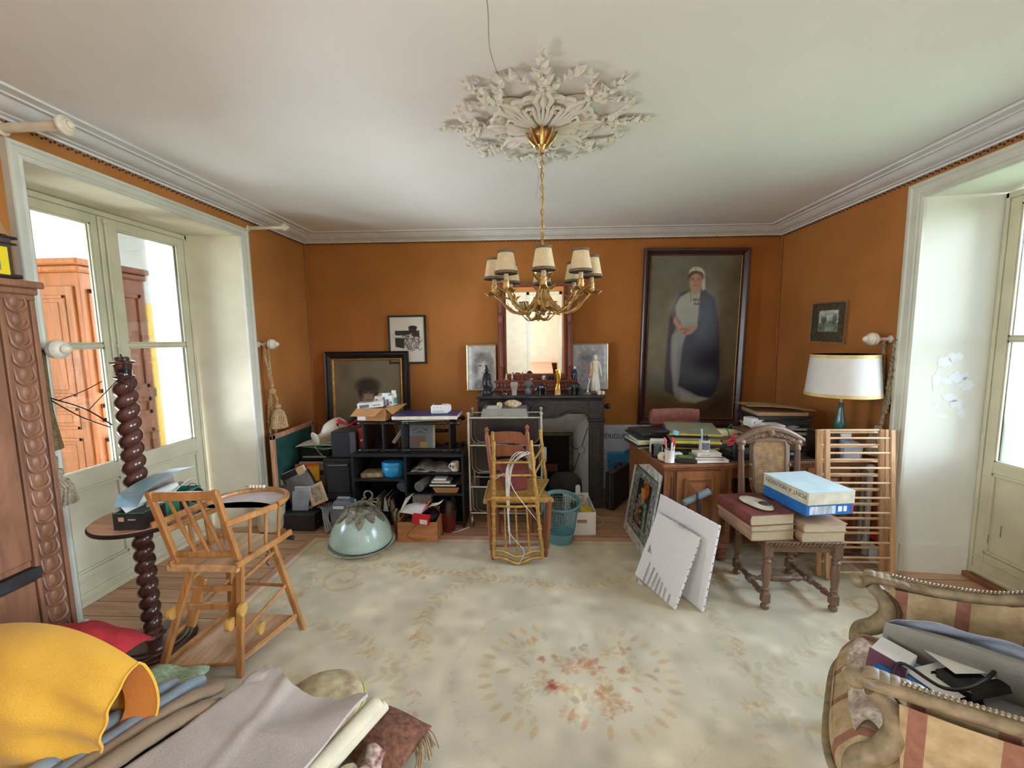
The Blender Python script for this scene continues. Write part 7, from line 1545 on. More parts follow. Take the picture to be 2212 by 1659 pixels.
# second pot on the books
t = dthing('book', 'thin white book at the bottom of the small pile by the desk edge', 'book', .235, .0, 0, -3, 'books at the desk edge'); book_mb(.225, .15, .018).build('book', [m_wht, m_paper], t, 0)
t = dthing('book', 'grey-covered book in the middle of the small pile by the desk edge', 'book', .225, .015, .0185, -8, 'books at the desk edge'); book_mb(.20, .14, .018).build('book', [mat('taupe_cover', (140, 126, 112), .5), m_paper], t, 0)
t = dthing('book', 'small white paperback topping the pile, under the second pen pot', 'book', .25, .03, .037, -6, 'books at the desk edge'); book_mb(.17, .11, .022).build('book', [m_wht, m_paper], t, 0)
o = text('spine_text', 'A MAIGRE', .014, m_gry, t, T(.02, -.0006, .005) @ RX(90), sx=1.1)
t = dthing('pen_pot', 'printed white pot of pens standing on the small pile of books', 'pen pot', .325, .085, .0595)
b = MB(); b.lathe([(.036, 0), (.037, .003), (.037, .088), (.034, .088), (.033, .01), (0, .008)], 28); b.build('pot', mat('white_glaze', (226, 224, 214)), t, 40)
b = MB(); b.lathe([(.0374, .02), (.0374, .07)], 28); b.v = [v for v in b.v]; b.f = [f for i, f in enumerate(b.f) if 17 <= i < 24]; b.mi = [0]*len(b.f); b.build('print', mat('grey_print', (120, 128, 146)), t, 40)
for (a, c, m, n) in (((-.012, 0, .02), (-.022, .005, .165), mat('pale_blue_plastic', (160, 196, 216), .4), 'ruler'), ((.01, 0, .02), (.018, 0, .12), m_blk, 'black_pen'), ((.0, .015, .02), (.005, .02, .115), m_blk, 'black_pen')):
    b = MB(); pen(b, a, c, .007); b.build(n, m, t)
b = MB(); b.lathe([(.012, 0), (.03, 0), (.034, .006), (.034, .034), (.03, .04), (.012, .04), (.012, 0)], 20, T(0, 0, .034) @ RX(90) @ RZ(0)); dsolo('tape_roll', 'small cream tape roll left of the front pen pot', 'tape', b, m_ivory, .005, .09, .0, 20)
b = MB(); b.box(-.055, .055, -.025, .025, 0, .042, .004); dsolo('white_carton', 'low white carton behind the front pen pot', 'box', b, m_wht, .125, .135, 0, 3)
t = dthing('notebook', 'dark green boxed notebook lying in front of the white carton', 'notebook', .17, .045, 0, -18)
b = MB(); b.box(-.06, .06, -.045, .045, 0, .036, .004); b.build('box', mat('black_green_box', (34, 44, 34), .35), t)
b = MB(); b.box(-.05, .05, -.038, .04, .0362, .037); b.build('label', mat('leaf_green', (104, 130, 60), .4, var=.3, scale=60), t, 0)
# glass jar & acrylic pieces at left edge
b = MB(); b.box(-.05, .05, -.05, .05, 0, .004); b.lathe([(.045, .004), (.05, .05), (.05, .085), (.047, .085), (.046, .01), (0, .006)], 16); dsolo('glass_jar', 'clear glass jar at the left edge of the desk', 'jar', b, glass_mat('clear_glass'), .03, .20, .0, 0, smooth=50)
b = MB(); b.box(-.06, .06, -.02, .02, 0, .11, .006, RX(12)); dsolo('clear_organiser', 'milky plastic stand leaning behind the glass jar', 'organiser', b, mat('milky_plastic', (206, 202, 186), .3), .07, .31, .0, -10)
t = dthing('phone_handset', 'black handset lying on the paper pile at the left edge of the desk', 'handset', .10, .33, .145, 4); b = MB(); b.box(-.075, .075, -.02, .02, 0, .025, .010); b.build('handset', m_blk, t)
b = MB(); b.box(-.02, .02, -.012, .012, 0, .035, .003, RY(20)); dsolo('teal_clip', 'pale turquoise plastic clip above the pens', 'clip', b, mat('pale_turquoise', (132, 196, 206), .3), .20, .30, .135)
# paper piles left & centre
def pile(lab, x, y, z, w, d, n, h, cols, rz, name='paper_pile', cat='papers', jit=8, seed=1):
    t = dthing(name, lab, cat, x, y, z, rz); g = random.Random(seed); zz = 0.0005
    for i in range(n):
        b = MB(); ww = w*g.uniform(.82, 1); dd = d*g.uniform(.82, 1); hh = h*g.uniform(.5, 1.5); M = T(g.uniform(-.02, .02), g.uniform(-.02, .02), zz) @ RZ(g.uniform(-jit, jit))
        b.box(-ww/2, ww/2, -dd/2, dd/2, 0, hh, min(.002, hh*.2), M); b.build('folder', cols[g.randrange(len(cols))], t, 0); zz += hh+.0006
    return t, zz
m_c1 = mat('buff_folder', (200, 186, 130), .6); m_c2 = mat('grey_olive_folder', (128, 126, 100), .5); m_c3 = mat('dark_folder', (52, 50, 52), .45); m_c4 = mat('white_sheets', (224, 222, 212), .7); m_c5 = mat('pale_green_paper', (206, 210, 176), .6); m_c6 = mat('brown_folder', (126, 92, 66), .6); m_c7 = mat('yellow_folder', (214, 190, 70), .5); m_blue = mat('royal_blue_folder', (38, 84, 178), .4)
pile('pale green and cream paper pile at the far left of the desk', .08, .56, 0, .26, .28, 7, .018, [m_c5, m_c4, m_c5, m_c3], 6, seed=3)
pile('leaning heap of dark and olive folders in the middle of the desk', .36, .36, 0, .36, .27, 7, .017, [m_c2, m_c3, m_c2, m_c3, m_c7], -14, 'folder_pile', 'folders', 4, 6)
t = dthing('ring_binder', 'olive grey cover lying tilted on the heap of folders', 'folder', .38, .40, .150, -14); b = MB(); b.box(-.19, .19, -.14, .14, 0, .016, .003, RX(7)); b.build('cover', m_c2, t); b = MB(); b.box(-.192, .192, -.142, -.138, .0, .012, 0, RX(7)); b.build('yellow_edge', m_c7, t, 0)
b = MB(); b.box(-.17, .17, -.11, .11, .0, .006, 0, RX(25)); b.box(-.17, .17, -.112, -.108, -.002, .008, 0, RX(25), 1); dsolo('blue_folder', 'royal blue folder with a white edge at the back of the desk', 'folder', b, [m_blue, m_wht], .42, .60, .115, -5, smooth=0)
b = MB(); M = Matrix.Identity(4); b.box(-.20, .20, -.05, .06, 0, .15, .03); t = dthing('leather_satchel', 'worn red-brown leather case at the back of the desk before the portrait', 'case', .36, .69, .13, -5); b.build('body', mat('red_brown_leather', (128, 72, 58), .5, var=.15, scale=20, bump=.15), t)
b = MB(); b.grid(12, 6, lambda u, v: (-.198+.396*u, -.054-.012*math.sin(PI*v), .05+.105*v+.012*math.sin(PI*u)), thick=.004); b.build('flap', mat('red_brown_leather', (128, 72, 58)), t)
pile('low books and folders supporting the leather case at the back of the desk', .36, .68, 0, .40, .20, 5, .022, [m_c6, m_c3, m_c4], -4, 'book_pile', 'books', 3, 9)
b = MB(); b.lathe([(.014, 0), (.05, 0), (.055, .30), (.05, .30), (.04, .01), (.014, 0)][:4], 24); t = dthing('paper_roll', 'cream paper roll tied with green at the centre back of the desk', 'paper roll', .60, .49, .09); 
b = MB(); q = Vector((.24, .05, -.02)).to_track_quat('Z', 'Y').to_matrix().to_4x4(); b.lathe([(.045, 0), (.056, .02), (.05, .28), (.046, .28), (.05, .02), (.03, .015), (0, .02)], 26, q); b.build('roll', mat('cream_parchment', (216, 206, 168), .65, var=.08), t, 50)
b = MB(); b.tube([(.13+.053*0, .027+.058*math.cos(a), -.01+.058*math.sin(a)) for a in [2*PI*i/18 for i in range(18)]], .004, 6, closed=True); b.tube([(.13, .0, .05), (.15, -.02, .09), (.17, -.01, .06)], .004, 6); b.build('green_tie', m_grn, t)
b = MB(); b.grid(10, 8, lambda u, v: ((u-.5)*.26, (v-.5)*.2, .03+.05*math.sin(3*u+1)*math.sin(3*v+.5)+.01*math.sin(12*u)*math.cos(9*v)), thick=.004); dsolo('crumpled_wrap', 'crumpled lace-patterned paper behind the paper roll', 'paper', b, mat('lace_paper', (206, 186, 146), .7, var=.35, scale=70), .60, .62, .05)
pile('mixed brown folders under the paper roll on the desk', .70, .44, 0, .32, .24, 5, .016, [m_c6, m_c3, m_c4, m_c2], 8, 'folder_pile', 'folders', 6, 14)
pile('dark blue and black folders behind the dining chair on the desk', .66, .13, 0, .28, .16, 3, .018, [mat('midnight_folder', (44, 50, 76), .4), m_c3], -4, 'folder_pile', 'folders', 4, 15)
t = dthing('black_bottle', 'tall black bottle with a red ribbon on the desk left of the chair back', 'bottle', .535, .05)
b = MB(); b.lathe([(.02, 0), (.022, .004), (.022, .12), (.014, .145), (.013, .19), (0, .192)], 18); b.build('bottle', m_blk, t, 50)
b = MB(); b.tube(spline([(-.05, .02, .13), (-.02, .0, .155), (0, -.016, .16), (.03, .01, .15)], 5), .010, 8); b.ball((-.012, -.01, .17), (.026, .018, .02), 10, 6); b.tube(spline([(-.01, -.02, .15), (-.04, -.02, .12), (-.07, -.02, .115)], 5), .007, 6); b.build('ribbon', mat('red_ribbon', (204, 44, 66), .5), t)
pile('stack of white and dark sheets under the phone boxes on the desk', .96, .42, 0, .32, .26, 8, .018, [m_c4, m_c3, m_c4, m_c6], -5, seed=21)
t = dthing('phone_box', 'white phone box with grey lettering on the stack of sheets', 'box', 1.02, .35, .165, -4); b = MB(); b.box(-.055, .055, -.07, .07, 0, .038, .002); b.build('carton', m_wht, t); text('lettering', 'Phone X', .018, m_gry, t, T(-.03, -.0706, .013) @ RX(90))
t = dthing('charger_box', 'white box with a black dot behind the phone box', 'box', .95, .47, .165, 6); b = MB(); b.box(-.07, .07, -.05, .05, 0, .07, .002); b.build('carton', m_wht, t); b = MB(); b.ball((-.045, -.050, .035), (.006, .002, .006), 8, 6); b.build('dot', m_blk, t)
b = MB(); b.grid(8, 5, lambda u, v: (.14*(u-.5)+.0, .12*(v-.5), .004+.03*u), thick=.002); dsolo('envelope', 'grey envelope right of the phone box', 'envelope', b, mat('grey_envelope', (176, 172, 166), .6), 1.13, .36, .15)
b = MB(); b.box(-.17, .17, -.01, .01, 0, .135); dsolo('cardboard_sheet', 'tan cardboard box edge behind the carved chair back', 'box', b, m_card, .98, .235, .0, -3, smooth=0)
b = MB(); b.ball((0, 0, .03), (.07, .04, .03), 14, 8); b.tube(spline([(-.06, 0, .05), (0, -.03, .075), (.06, 0, .04)], 5), .008, 6); dsolo('black_headset', 'black tangled headset on the desk behind the chair', 'headset', b, m_blk, .93, .06)
# the tall pile of folders in the right corner of the desk
t, zz = pile('tall sloping pile of folders and brown papers behind the lamp', 1.17, .56, 0, .44, .36, 13, .021, [m_c4, m_c6, m_c3, mat('tan_sheet', (186, 152, 112), .6), m_c4, m_c3], -12, 'folder_pile', 'folders', 10, 33)
b = MB(); b.grid(10, 8, lambda u, v: (.5*(u-.5), .36*(v-.5), .012*math.sin(3*u)+.01*math.sin(4*v+1)+.03*(1-u)), thick=.004); dsolo('large_sheet', 'large cream sheet lying on top of the tall folder pile', 'paper', b, mat('tan_sheet', (186, 152, 112)), 1.16, .56, zz+.012, -16)
# lamp
t = thing('table_lamp', 'table lamp with a wide white drum shade on the right of the desk', 'lamp', (2.265, 3.19, .7525))
b = MB(); b.lathe([(.06, 0), (.062, .008), (.03, .02), (.02, .04), (.026, .09), (.016, .12), (.014, .14), (.022, .155), (.02, .17)], 24); b.build('base', mat('dark_metal_foot', (54, 58, 62), .3, .6), t)
b = MB(); b.lathe([(.02, .17), (.034, .21), (.036, .235), (.026, .29), (.017, .34), (.013, .375), (.02, .385)], 24); b.build('glass_stem', mat('sea_green_glaze', (58, 112, 112), .15, coat=.6), t, 50)
b = MB(); b.lathe([(.012, .385), (.016, .40), (.012, .44), (.012, .52)], 14); b.build('lamp_holder', mat('brass_key', (200, 170, 100)), t)
SR0, SR1, SZ0, SZ1 = .232, .205, .445, .745
m_ls = mat('white_lamp_shade', (222, 218, 214), .7, var=.03)
b = MB(); b.lathe([(SR0, SZ0), (SR1, SZ1), (SR1-.004, SZ1), (SR0-.004, SZ0), (SR0, SZ0)], 64); ls = b.build('lamp_shade', m_ls, t, 50)
for r, z in ((SR0, SZ0), (SR1, SZ1)):
    b = MB(); s = 1 if z == SZ0 else -1; b.lathe([(r+.002, z-.002*s), (r+.003-.002*(s == 1), z+.022*s), (r-.006, z+.022*s), (r-.006, z-.002*s), (r+.002, z-.002*s)], 64); b.build('gold_trim', mat('cream_gold_braid', (222, 196, 132), .6), ls, 50)
b = MB()
for k in range(3): a = 2*PI*k/3; b.tube([(0, 0, .52), (SR1*.98*math.cos(a), SR1*.98*math.sin(a), SZ1-.02)], .002, 5)
b.build('shade_spider', m_metal, ls)
# clear boxes by the rack
m_clr = glass_mat('clear_plastic', (226, 234, 242), .1, 2.2); m_frost = mat('frosted_plastic', (176, 190, 206), .3)
t = thing('clear_organiser', 'clear plastic box of small sections on the right corner of the desk', 'organiser', (2.09, 3.095, .7525), 6)
b = MB(); open_box(b, -.085, .085, -.045, .06, 0, .20, .003)
for x in (-.04, 0, .04): b.box(x, x+.002, -.04, .055, .003, .12)
b.box(-.08, .08, -.042, .055, .10, .103); b.build('box', m_clr, t, 0)
b = MB()
for k in range(6): b.box(-.07+.025*k, -.055+.025*k, -.03, .03, .004, .05+.01*(k % 3))
b.build('white_cards', m_frost, t, 0)
t = thing('frosted_box', 'frosted translucent plastic box beside the clear organiser', 'box', (2.255, 3.085, .7525), 8)
b = MB(); b.add([(-.06, -.04, 0), (.075, -.04, 0), (.075, .05, 0), (-.06, .05, 0), (-.06, -.04, .12), (.085, -.04, .10), (.085, .05, .12), (-.06, .05, .14)], [(0, 3, 2, 1), (4, 5, 6, 7), (0, 1, 5, 4), (1, 2, 6, 5), (2, 3, 7, 6), (3, 0, 4, 7)]); b.build('box', m_frost, t, 0)
b = MB(); b.box(-.055, .03, 0, .05, .142, .175, .004); b.build('lid', m_wht, t)
# ================================================================ framed print board & blank canvases leaning on the desk
t = thing('print_board', 'mounted print in blue and orange panels with a white margin leaning on the desk side', 'print', (.77, 3.23, 0))
dv = Vector((.054, -.999, 0)); nv = Vector((.999, .054, 0)); B0 = Vector((.752, 3.53, .0)); L_ = .62; upv = (nv*.105+Vector((0, 0, .665))).normalized(); Hh = .673
M = frame(B0, dv, upv); M2 = M
b = MB(); b.box(0, L_, 0, Hh, -.008, -.001, 0, M); b.wb('board', [mat('dark_board_edge', (50, 42, 38), .6)], t, 0)
pc = Pic(L_, Hh, 130, 142, (206, 206, 200))
pc.poly([(.09, .12), (.93, .14), (.93, .90), (.09, .88)], (84, 84, 78), .004); pc.poly([(.11, .14), (.91, .16), (.91, .88), (.11, .86)], (132, 142, 140), .004)
g = random.Random(5)
for k in range(420): x, y = g.uniform(.12, .9), g.uniform(.16, .86); pc_c = ((60, 72, 92), (186, 190, 186), (90, 100, 84), (150, 120, 96))[g.randrange(4)]; j0 = int(x*129); i0 = int(y*141); r = g.randint(1, 2); pc.img[max(0, i0-r):i0+r, max(0, j0-r):j0+r] = np.array(pc_c)/255.
pc.poly([(.28, .22), (.78, .24), (.78, .80), (.28, .78)], (58, 50, 46), .004); pc.poly([(.66, .14), (.76, .14), (.70, .56), (.60, .56)], (112, 156, 136), .01)
pc.ell(.60, .70, .085, .10, (176, 84, 50), .01); pc.ell(.52, .60, .07, .10, (206, 140, 60), .01); pc.ell(.44, .52, .055, .08, (110, 136, 160), .01); pc.ell(.40, .40, .09, .06, (150, 120, 90), .01); pc.ell(.46, .30, .10, .05, (126, 96, 88), .01)
for x, y in ((.50, .76), (.44, .66), (.38, .56), (.36, .44), (.52, .42), (.34, .32), (.58, .30)): pc.ell(x, y, .018, .018, (214, 196, 172), .004); pc.ell(x, y+.004, .026, .026, (190, 176, 140), .01, .3)
pc.line([(.3, .5), (.74, .50)], .012, (140, 140, 120)); pc.line([(.3, .37), (.70, .36)], .010, (140, 140, 120)); pc.line([(.28, .22), (.78, .24), (.78, .80), (.28, .78), (.28, .22)], .012, (160, 156, 130)); pc.blot(24, .08, 2)
o = pc.build('print', t, pnt_gl, M); o.matrix_parent_inverse = pworld(t).inverted(); o.matrix_basis = M
m_cvs = mat('primed_canvas', (234, 234, 238), .55, var=.02, scale=60); m_stap = mat('staple_steel', (90, 90, 96), .4, .8)
def blank(lab, p0, p1, lean, h, th):
    p0 = Vector((*p0, 0)); p1 = Vector((*p1, 0)); d = (p1-p0); L = d.length; d.normalize(); n = Vector((-d.y, d.x, 0)); u = (n*lean+Vector((0, 0, h))).normalized(); H = math.hypot(lean, h)
    M = frame(p0, d, u); t = thing('blank_canvas', lab, 'canvas', ((p0+p1)/2), group='blank canvases leaning on the desk')
    b = MB(); b.box(0, L, 0.006, H, -th, 0, .003, M); b.wb('canvas', m_cvs, t)
    b = MB()
    for k in range(10): yy = .04+(H-.06)*k/9; b.box(L, L+.0012, yy-.004, yy+.004, -th*.5-.003, -th*.5+.003, 0, M)
    for k in range(9): xx = .04+(L-.06)*k/8; b.box(xx-.004, xx+.004, H, H+.0012, -th*.5-.003, -th*.5+.003, 0, M)
    b.wb('staples', m_stap, t, 0); return t, M, L, H
blank('larger blank white canvas leaning against the desk corner', (.774, 2.90), (.975, 2.384), .105, .527, .022)
t, M, L_, H_ = blank('smaller blank white canvas in plastic film leaning on the larger one', (.67, 2.775), (.817, 2.40), .18, .432, .018)
b = MB()
g = random.Random(4)
for k in range(7): x0 = L_*(.25+.1*k); b.grid(3, 6, lambda u, v, x0=x0, k=k: (x0+.018*(u-.5)+.01*v*math.sin(k), .01+.14*v*(1-.1*k), .0015+.004*math.sin(PI*u)), M=M)
b.wb('plastic_film', glass_mat('gloss_film', (253, 254, 255), .12, 3.0), t, 60); b = MB(); b.grid(6, 4, lambda u, v: (.04+.05*u, H_*.42+.06*v*(1-u), .001+.004*math.sin(PI*u)), M=M); b.grid(6, 3, lambda u, v: (L_*.45+.15*u, H_-.012+.03*v*math.sin(PI*u), .002-.008*v), M=M); b.grid(4, 3, lambda u, v: (.05+.10*u, .0-.02*v*(1-u), .003+.03*v), M=M)
b.wb('plastic_film', glass_mat('gloss_film', (253, 254, 255), .12, 3.0), t, 60)
t = thing('grey_tube_handle', 'blue-grey tube handle on a dark post in front of the desk door', 'handle', (1.075, 2.78, 0))
b = MB(); b.tube([(.985, 2.75, .535), (1.165, 2.79, .60)], [.021, .024], 14); b.wb('tube', mat('blue_grey_plastic', (116, 132, 142), .35), t)
b = MB(); b.tube(spline([(1.08, 2.765, .57), (1.085, 2.76, .50), (1.09, 2.75, .36), (1.09, 2.74, .01)], 6), .014, 10); b.tube([(1.078+.026*math.cos(a)*.3, 2.768+.027*math.cos(a), .568+.027*math.sin(a)) for a in [2*PI*i/14 for i in range(14)]], .007, 6, closed=True); b.box(1.03, 1.15, 2.71, 2.76, 0, .018, .004); b.wb('post', mat('dark_strap', (48, 54, 60), .5), t)
# ================================================================ carved dining chair with caned back
m_oak = wood('grey_brown_carved_oak', (118, 92, 72), .45, var=.2); m_cane = mat('cane', (176, 142, 98), .6, var=.2, scale=30)
t = thing('carved_chair', 'carved oak chair with a caned back, its seat stacked with books', 'chair', (1.57, 2.63, 0))
LGS = {'fl': (1.372, 2.445), 'fr': (1.762, 2.435), 'bl': (1.385, 2.825), 'br': (1.742, 2.835)}
FP = [(0, .014), (.02, .020), (.045, .022), (.06, .012), (.075, .014)]
for k, (x, y) in LGS.items():
    b = MB()
    b.lathe([(.016, 0), (.024, .006), (.024, .02), (.014, .03), (.018, .038)], 14, T(x, y, 0)); b.box(x-.023, x+.023, y-.023, y+.023, .038, .105, .006)
    b.lathe([(.020, .105), (.016, .115), (.022, .125), (.016, .135), (.018, .15), (.026, .22), (.024, .26), (.017, .285), (.024, .295), (.024, .305), (.016, .315), (.02, .325), (.022, .335)], 16, T(x, y, 0)); b.box(x-.024, x+.024, y-.024, y+.024, .335, .415, .004); b.wb('leg', m_oak, t)
b = MB(); b.box(1.39, 1.745, 2.425, 2.45, .365, .41, .004); b.box(1.36, 1.385, 2.44, 2.83, .365, .41, .004); b.box(1.745, 1.77, 2.44, 2.83, .365, .41, .004); b.box(1.39, 1.74, 2.82, 2.84, .365, .41, .004); b.wb('apron', m_oak, t)
b = MB(); b.box(1.345, 1.79, 2.41, 2.85, .412, .435, .006); 
for k in range(18): x = 1.36+.024*k; b.tube([(x, 2.407, .415), (x+.012, 2.402, .425), (x+.020, 2.407, .435)], .006, 6)
b.wb('seat', m_oak, t)
for sx, a, c in ((0, 'fl', 'bl'), (0, 'fr', 'br')):
    pa, pc_ = Vector((*LGS[a], .075)), Vector((*LGS[c], .075)); b = MB(); b.turn(pa, pc_, [(0, .012), (.1, .014), (.2, .022), (.25, .012), (.3, .02), (.42, .013), (.45, .026), (.55, .026), (.58, .013), (.7, .02), (.75, .012), (.8, .022), (.9, .014), (1, .012)], 12); b.wb('stretcher', m_oak, t)
b = MB(); b.turn((1.378, 2.64, .077), (1.752, 2.64, .077), [(0, .01), (.08, .018), (.12, .01), (.2, .020), (.27, .012), (.32, .018), (.36, .022), (.64, .022), (.68, .018), (.73, .012), (.8, .020), (.88, .01), (.92, .018), (1, .01)], 14); b.wb('cross_stretcher', m_oak, t)
def by(z): return 2.845+.10*(z-.43)
xl, xr = 1.415, 1.775
for x0, x1 in ((xl-.005, xl-.005), (xr, xr+.01)):
    b = MB(); b.turn((x0, by(.43), .43), (x1, by(.90), .90), [(0, .024), (.05, .024), (.08, .014), (.12, .022), (.2, .022), (.9, .015), (.93, .022), (1, .016)], 14)
    for k in range(8): a = 2*PI*k/8; b.tube([(x0+.020*math.cos(a), by(.53)+.02*math.sin(a), .53), (x1+.015*math.cos(a), by(.85)+.015*math.sin(a), .85)], .004, 5)
    b.ball((x1, by(.915), .915), (.034, .022, .026), 12, 8); b.wb('back_post', m_oak, t)
cxm = (xl+xr)/2+.005
cp = [(cxm-.095, .56), (cxm+.095, .56), (cxm+.108, .62), (cxm+.112, .88), (cxm+.098, .925), (cxm, .935), (cxm-.098, .925), (cxm-.112, .88), (cxm-.108, .62)]
b = MB(); b.tube([(x, by(z), z) for x, z in cp], .013, 8, closed=True, flat=1.3); b.tube([(x*1.0+(x-cxm)*.12, by(z)+.004, z+(.008 if z > .7 else -.008)) for x, z in cp], .009, 6, closed=True)
for z in (.66, .76): 
    for s in (-1, 1): b.ball((cxm+s*.128, by(z), z), .014, 8, 6)
b.wb('panel_frame', m_oak, t)
b = MB()
n = 22
def clip(x): return abs(x-cxm) < .103
for i in range(18): x = cxm-.10+.2*i/17; b.tube([(x, by(.57), .57), (x, by(.925), .925)], .0022, 4, caps=False)
for i in range(30): z = .575+.35*i/29; b.tube([(cxm-.105, by(z)-.002, z), (cxm+.105, by(z)-.002, z)], .0022, 4, caps=False)
for i in range(-30, 18):
    for s in (1, -1):
        z0 = .57+max(0, -i)*.0121; x0 = (-.10+max(0, i)*.0118)
        L_ = min(.925-z0, (.10-x0)*1.03); 
        if L_ > .01: b.tube([(cxm+s*x0, by(z0)-.003, z0), (cxm+s*(x0+L_), by(z0+L_)-.003, z0+L_)], .0016, 4, caps=False)
b.wb('cane_panel', m_cane, t)
b = MB()
yb = by(.95)
ar = [(cxm+.225*q/10, .925+.085*math.cos(PI/2*q/10)) for q in range(-10, 11)]
b.tube([(x, yb, z) for x, z in ar], [.019+.008*abs(abs(q)-10)/10 for q in range(-10, 11)], 10)
b.tube([(x, yb+.004, z-.038) for x, z in ar[1:-1]], .020, 10)
for s in (-1, 1):
    b.tube([(cxm+s*(.195+.036*math.cos(a)*(1-i/22)), yb-.012, .905+.036*math.sin(a)*(1-i/22)) for i, a in enumerate([.5+s*0+2*PI*1.3*i/20 for i in range(21)])], .008, 6)
    for (x, z, r) in ((.05, .965, .021), (.095, .955, .016), (.135, .935, .014)):
        b.ball((cxm+s*x, yb-.006, z), (r, .012, r), 12, 8); b.tube([(cxm+s*x+r*.75*math.cos(a)*(1-i/24), yb-.016, z+r*.75*math.sin(a)*(1-i/24)) for i, a in enumerate([2*PI*1.6*i/18 for i in range(19)])], .003, 5)
    b.tube(spline([(cxm, yb-.008, .94), (cxm+s*.04, yb-.012, .935), (cxm+s*.10, yb-.010, .93), (cxm+s*.15, yb-.006, .905)], 5), .007, 6); b.tube(spline([(cxm+s*.03, yb-.01, .995), (cxm+s*.045, yb-.012, 1.015), (cxm+s*.02, yb-.01, 1.02)], 5), .007, 6)
b.lathe([(.028, 0), (.03, .02), (.018, .04), (.008, .055), (0, .058)], 14, T(cxm, yb, .975)); b.ball((cxm, yb-.014, .985), (.018, .014, .03), 10, 8)
b.wb('crest_rail', m_oak, t)
# books on the seat
m_bkr = mat('old_red_leather', (118, 62, 56), .5, var=.2, scale=14); m_bkt = mat('tan_buckram', (172, 140, 112), .6, var=.12); m_pg = mat('aged_page_edges', (190, 178, 146), .8, var=.12, scale=50, stretch=(1, 1, 12))
def bigbook(lab, x, y, z, w, d, h, rz, cov, grp='books on the carved chair'):
    t = thing('large_book', lab, 'book', (x, y, z), rz, grp); c = .004
    b = MB(); b.box(0, w, 0, d, 0, c, .001); b.box(0, w, 0, d, h-c, h, .001)
    b.grid(2, 8, lambda u, v: (.004-.010*math.sin(PI*v), d*u, h*v), thick=-.004); b.build('cover', cov, t)
    b = MB(); b.box(.004, w-.006, .005, d-.005, c, h-c); b.build('pages', m_pg, t, 0)
    return t
bigbook('thick tan book at the bottom of the left stack on the carved chair', 1.262, 2.415, .4365, .262, .36, .058, 6, m_bkt)
bigbook('thinner tan book in the middle of the left stack on the carved chair', 1.258, 2.41, .4950, .265, .355, .038, 7, m_bkt)
bigbook('thick worn red book topping the left stack on the carved chair', 1.245, 2.402, .5335, .275, .345, .066, 8, m_bkr)
bigbook('buff book at the bottom of the right stack on the carved chair', 1.545, 2.41, .4365, .255, .36, .060, 3, m_bkt)
bigbook('second buff book up in the right stack on the carved chair', 1.55, 2.405, .497, .255, .36, .050, 4, m_bkt)
t = thing('agate_slab', 'polished stone slab with a white rim on the red book', 'stone', (1.36, 2.57, .6005), 20)
b = MB(); b.grid(30, 6, lambda u, v: ((.065*v)*math.cos(2*PI*u)*(1+.08*math.cos(3*2*PI*u)), (.115*v)*math.sin(2*PI*u)*(1+.06*math.sin(4*PI*u)), .018-.012*v**6), thick=.006); b.build('white_rim', mat('white_quartz', (214, 208, 190), .3), t, 60)
b = MB(); b.ball((-.008, .04, .0155), (.038, .05, .006), 16, 8); b.build('grey_core', mat('grey_agate', (112, 108, 112), .15, var=.25, scale=30), t, 60)
b = MB(); b.ball((.008, -.05, .020), (.036, .036, .014), 16, 8); b.build('dark_nodule', mat('dark_agate', (84, 78, 72), .15, var=.4, scale=40), t, 60)
t = thing('game_box', 'flat blue box with white label under the pale book on the carved chair', 'box', (1.548, 2.395, .6005), 9)
m_boxb = mat('strong_blue_card', (40, 112, 188), .4)
b = MB(); b.box(0, .30, 0, .35, 0, .066, .002); b.build('carton', m_boxb, t, 0)
b = MB(); b.box(.02, .185, -.0008, 0, .008, .056); b.build('label', mat('photo_label', (196, 206, 214), .4, var=.3, scale=50, stretch=(1, 1, .2)), t, 0)
b = MB(); b.box(.20, .225, -.0008, 0, .018, .05); b.box(.235, .255, -.0008, 0, .018, .05); b.build('white_patches', m_wht, t, 0)
b = MB(); b.box(.285, .293, -.0008, 0, .004, .062); b.build('red_stripe', m_redp, t, 0)
t = thing('large_book', 'pale blue-topped boxed book titled PONT A MOUSSON on the blue box', 'book', (1.548, 2.385, .6670), 9, 'books on the carved chair')
b = MB(); b.box(.002, .296, 0, .365, 0, .075, .002); b.build('box', mat('pale_cream_card', (206, 202, 178), .5), t, 0)
b = MB(); b.box(0.001, .297, -.001, .366, .0752, .0768); b.build('top_board', mat('pale_blue_board', (192, 212, 214), .5, var=.06, scale=10), t, 0)
text('title', 'PONT A MOUSSON', .038, mat('dark_title_ink', (92, 88, 84), .6), t, T(.0014, .012, .058) @ RZ(-90) @ RX(90) @ RZ(180) @ T(-.335*0, 0, 0), ax='LEFT', sx=1.0)
# ================================================================ drying rack
m_rack = wood('pale_beech_rack', (196, 152, 106), .5); m_dow = wood('pale_beech_dowel', (216, 178, 136), .45, axis='x')
t = thing('drying_rack', 'folded beech drying rack with many dowels standing in front of the desk', 'rack', (2.15, 2.84, 0))
for (yb0, yt, xa, xb, ht, off) in ((2.765, 2.865, 1.955, 2.372, 1.005, 0), (2.815, 2.905, 1.925, 2.335, 1.0, .045), (2.865, 2.945, 1.965, 2.40, .99, .02)):
    def rp(x, z): return (x, yb0+(yt-yb0)*z/1.0, z)
    for x in (xa, xb):
        b = MB(); b.bar(rp(x, 0.001), rp(x, ht), .030, .022, c=.003, up=(0, 1, 0)); b.wb('post', m_rack, t)
    for k in range(10):
        z = .05+off+.1*k
        b = MB(); b.turn(rp(xa+.012, z), rp(xb-.012, z), [(0, .006), (.02, .0075), (.98, .0075), (1, .006)], 8); b.wb('dowel', m_dow, t)
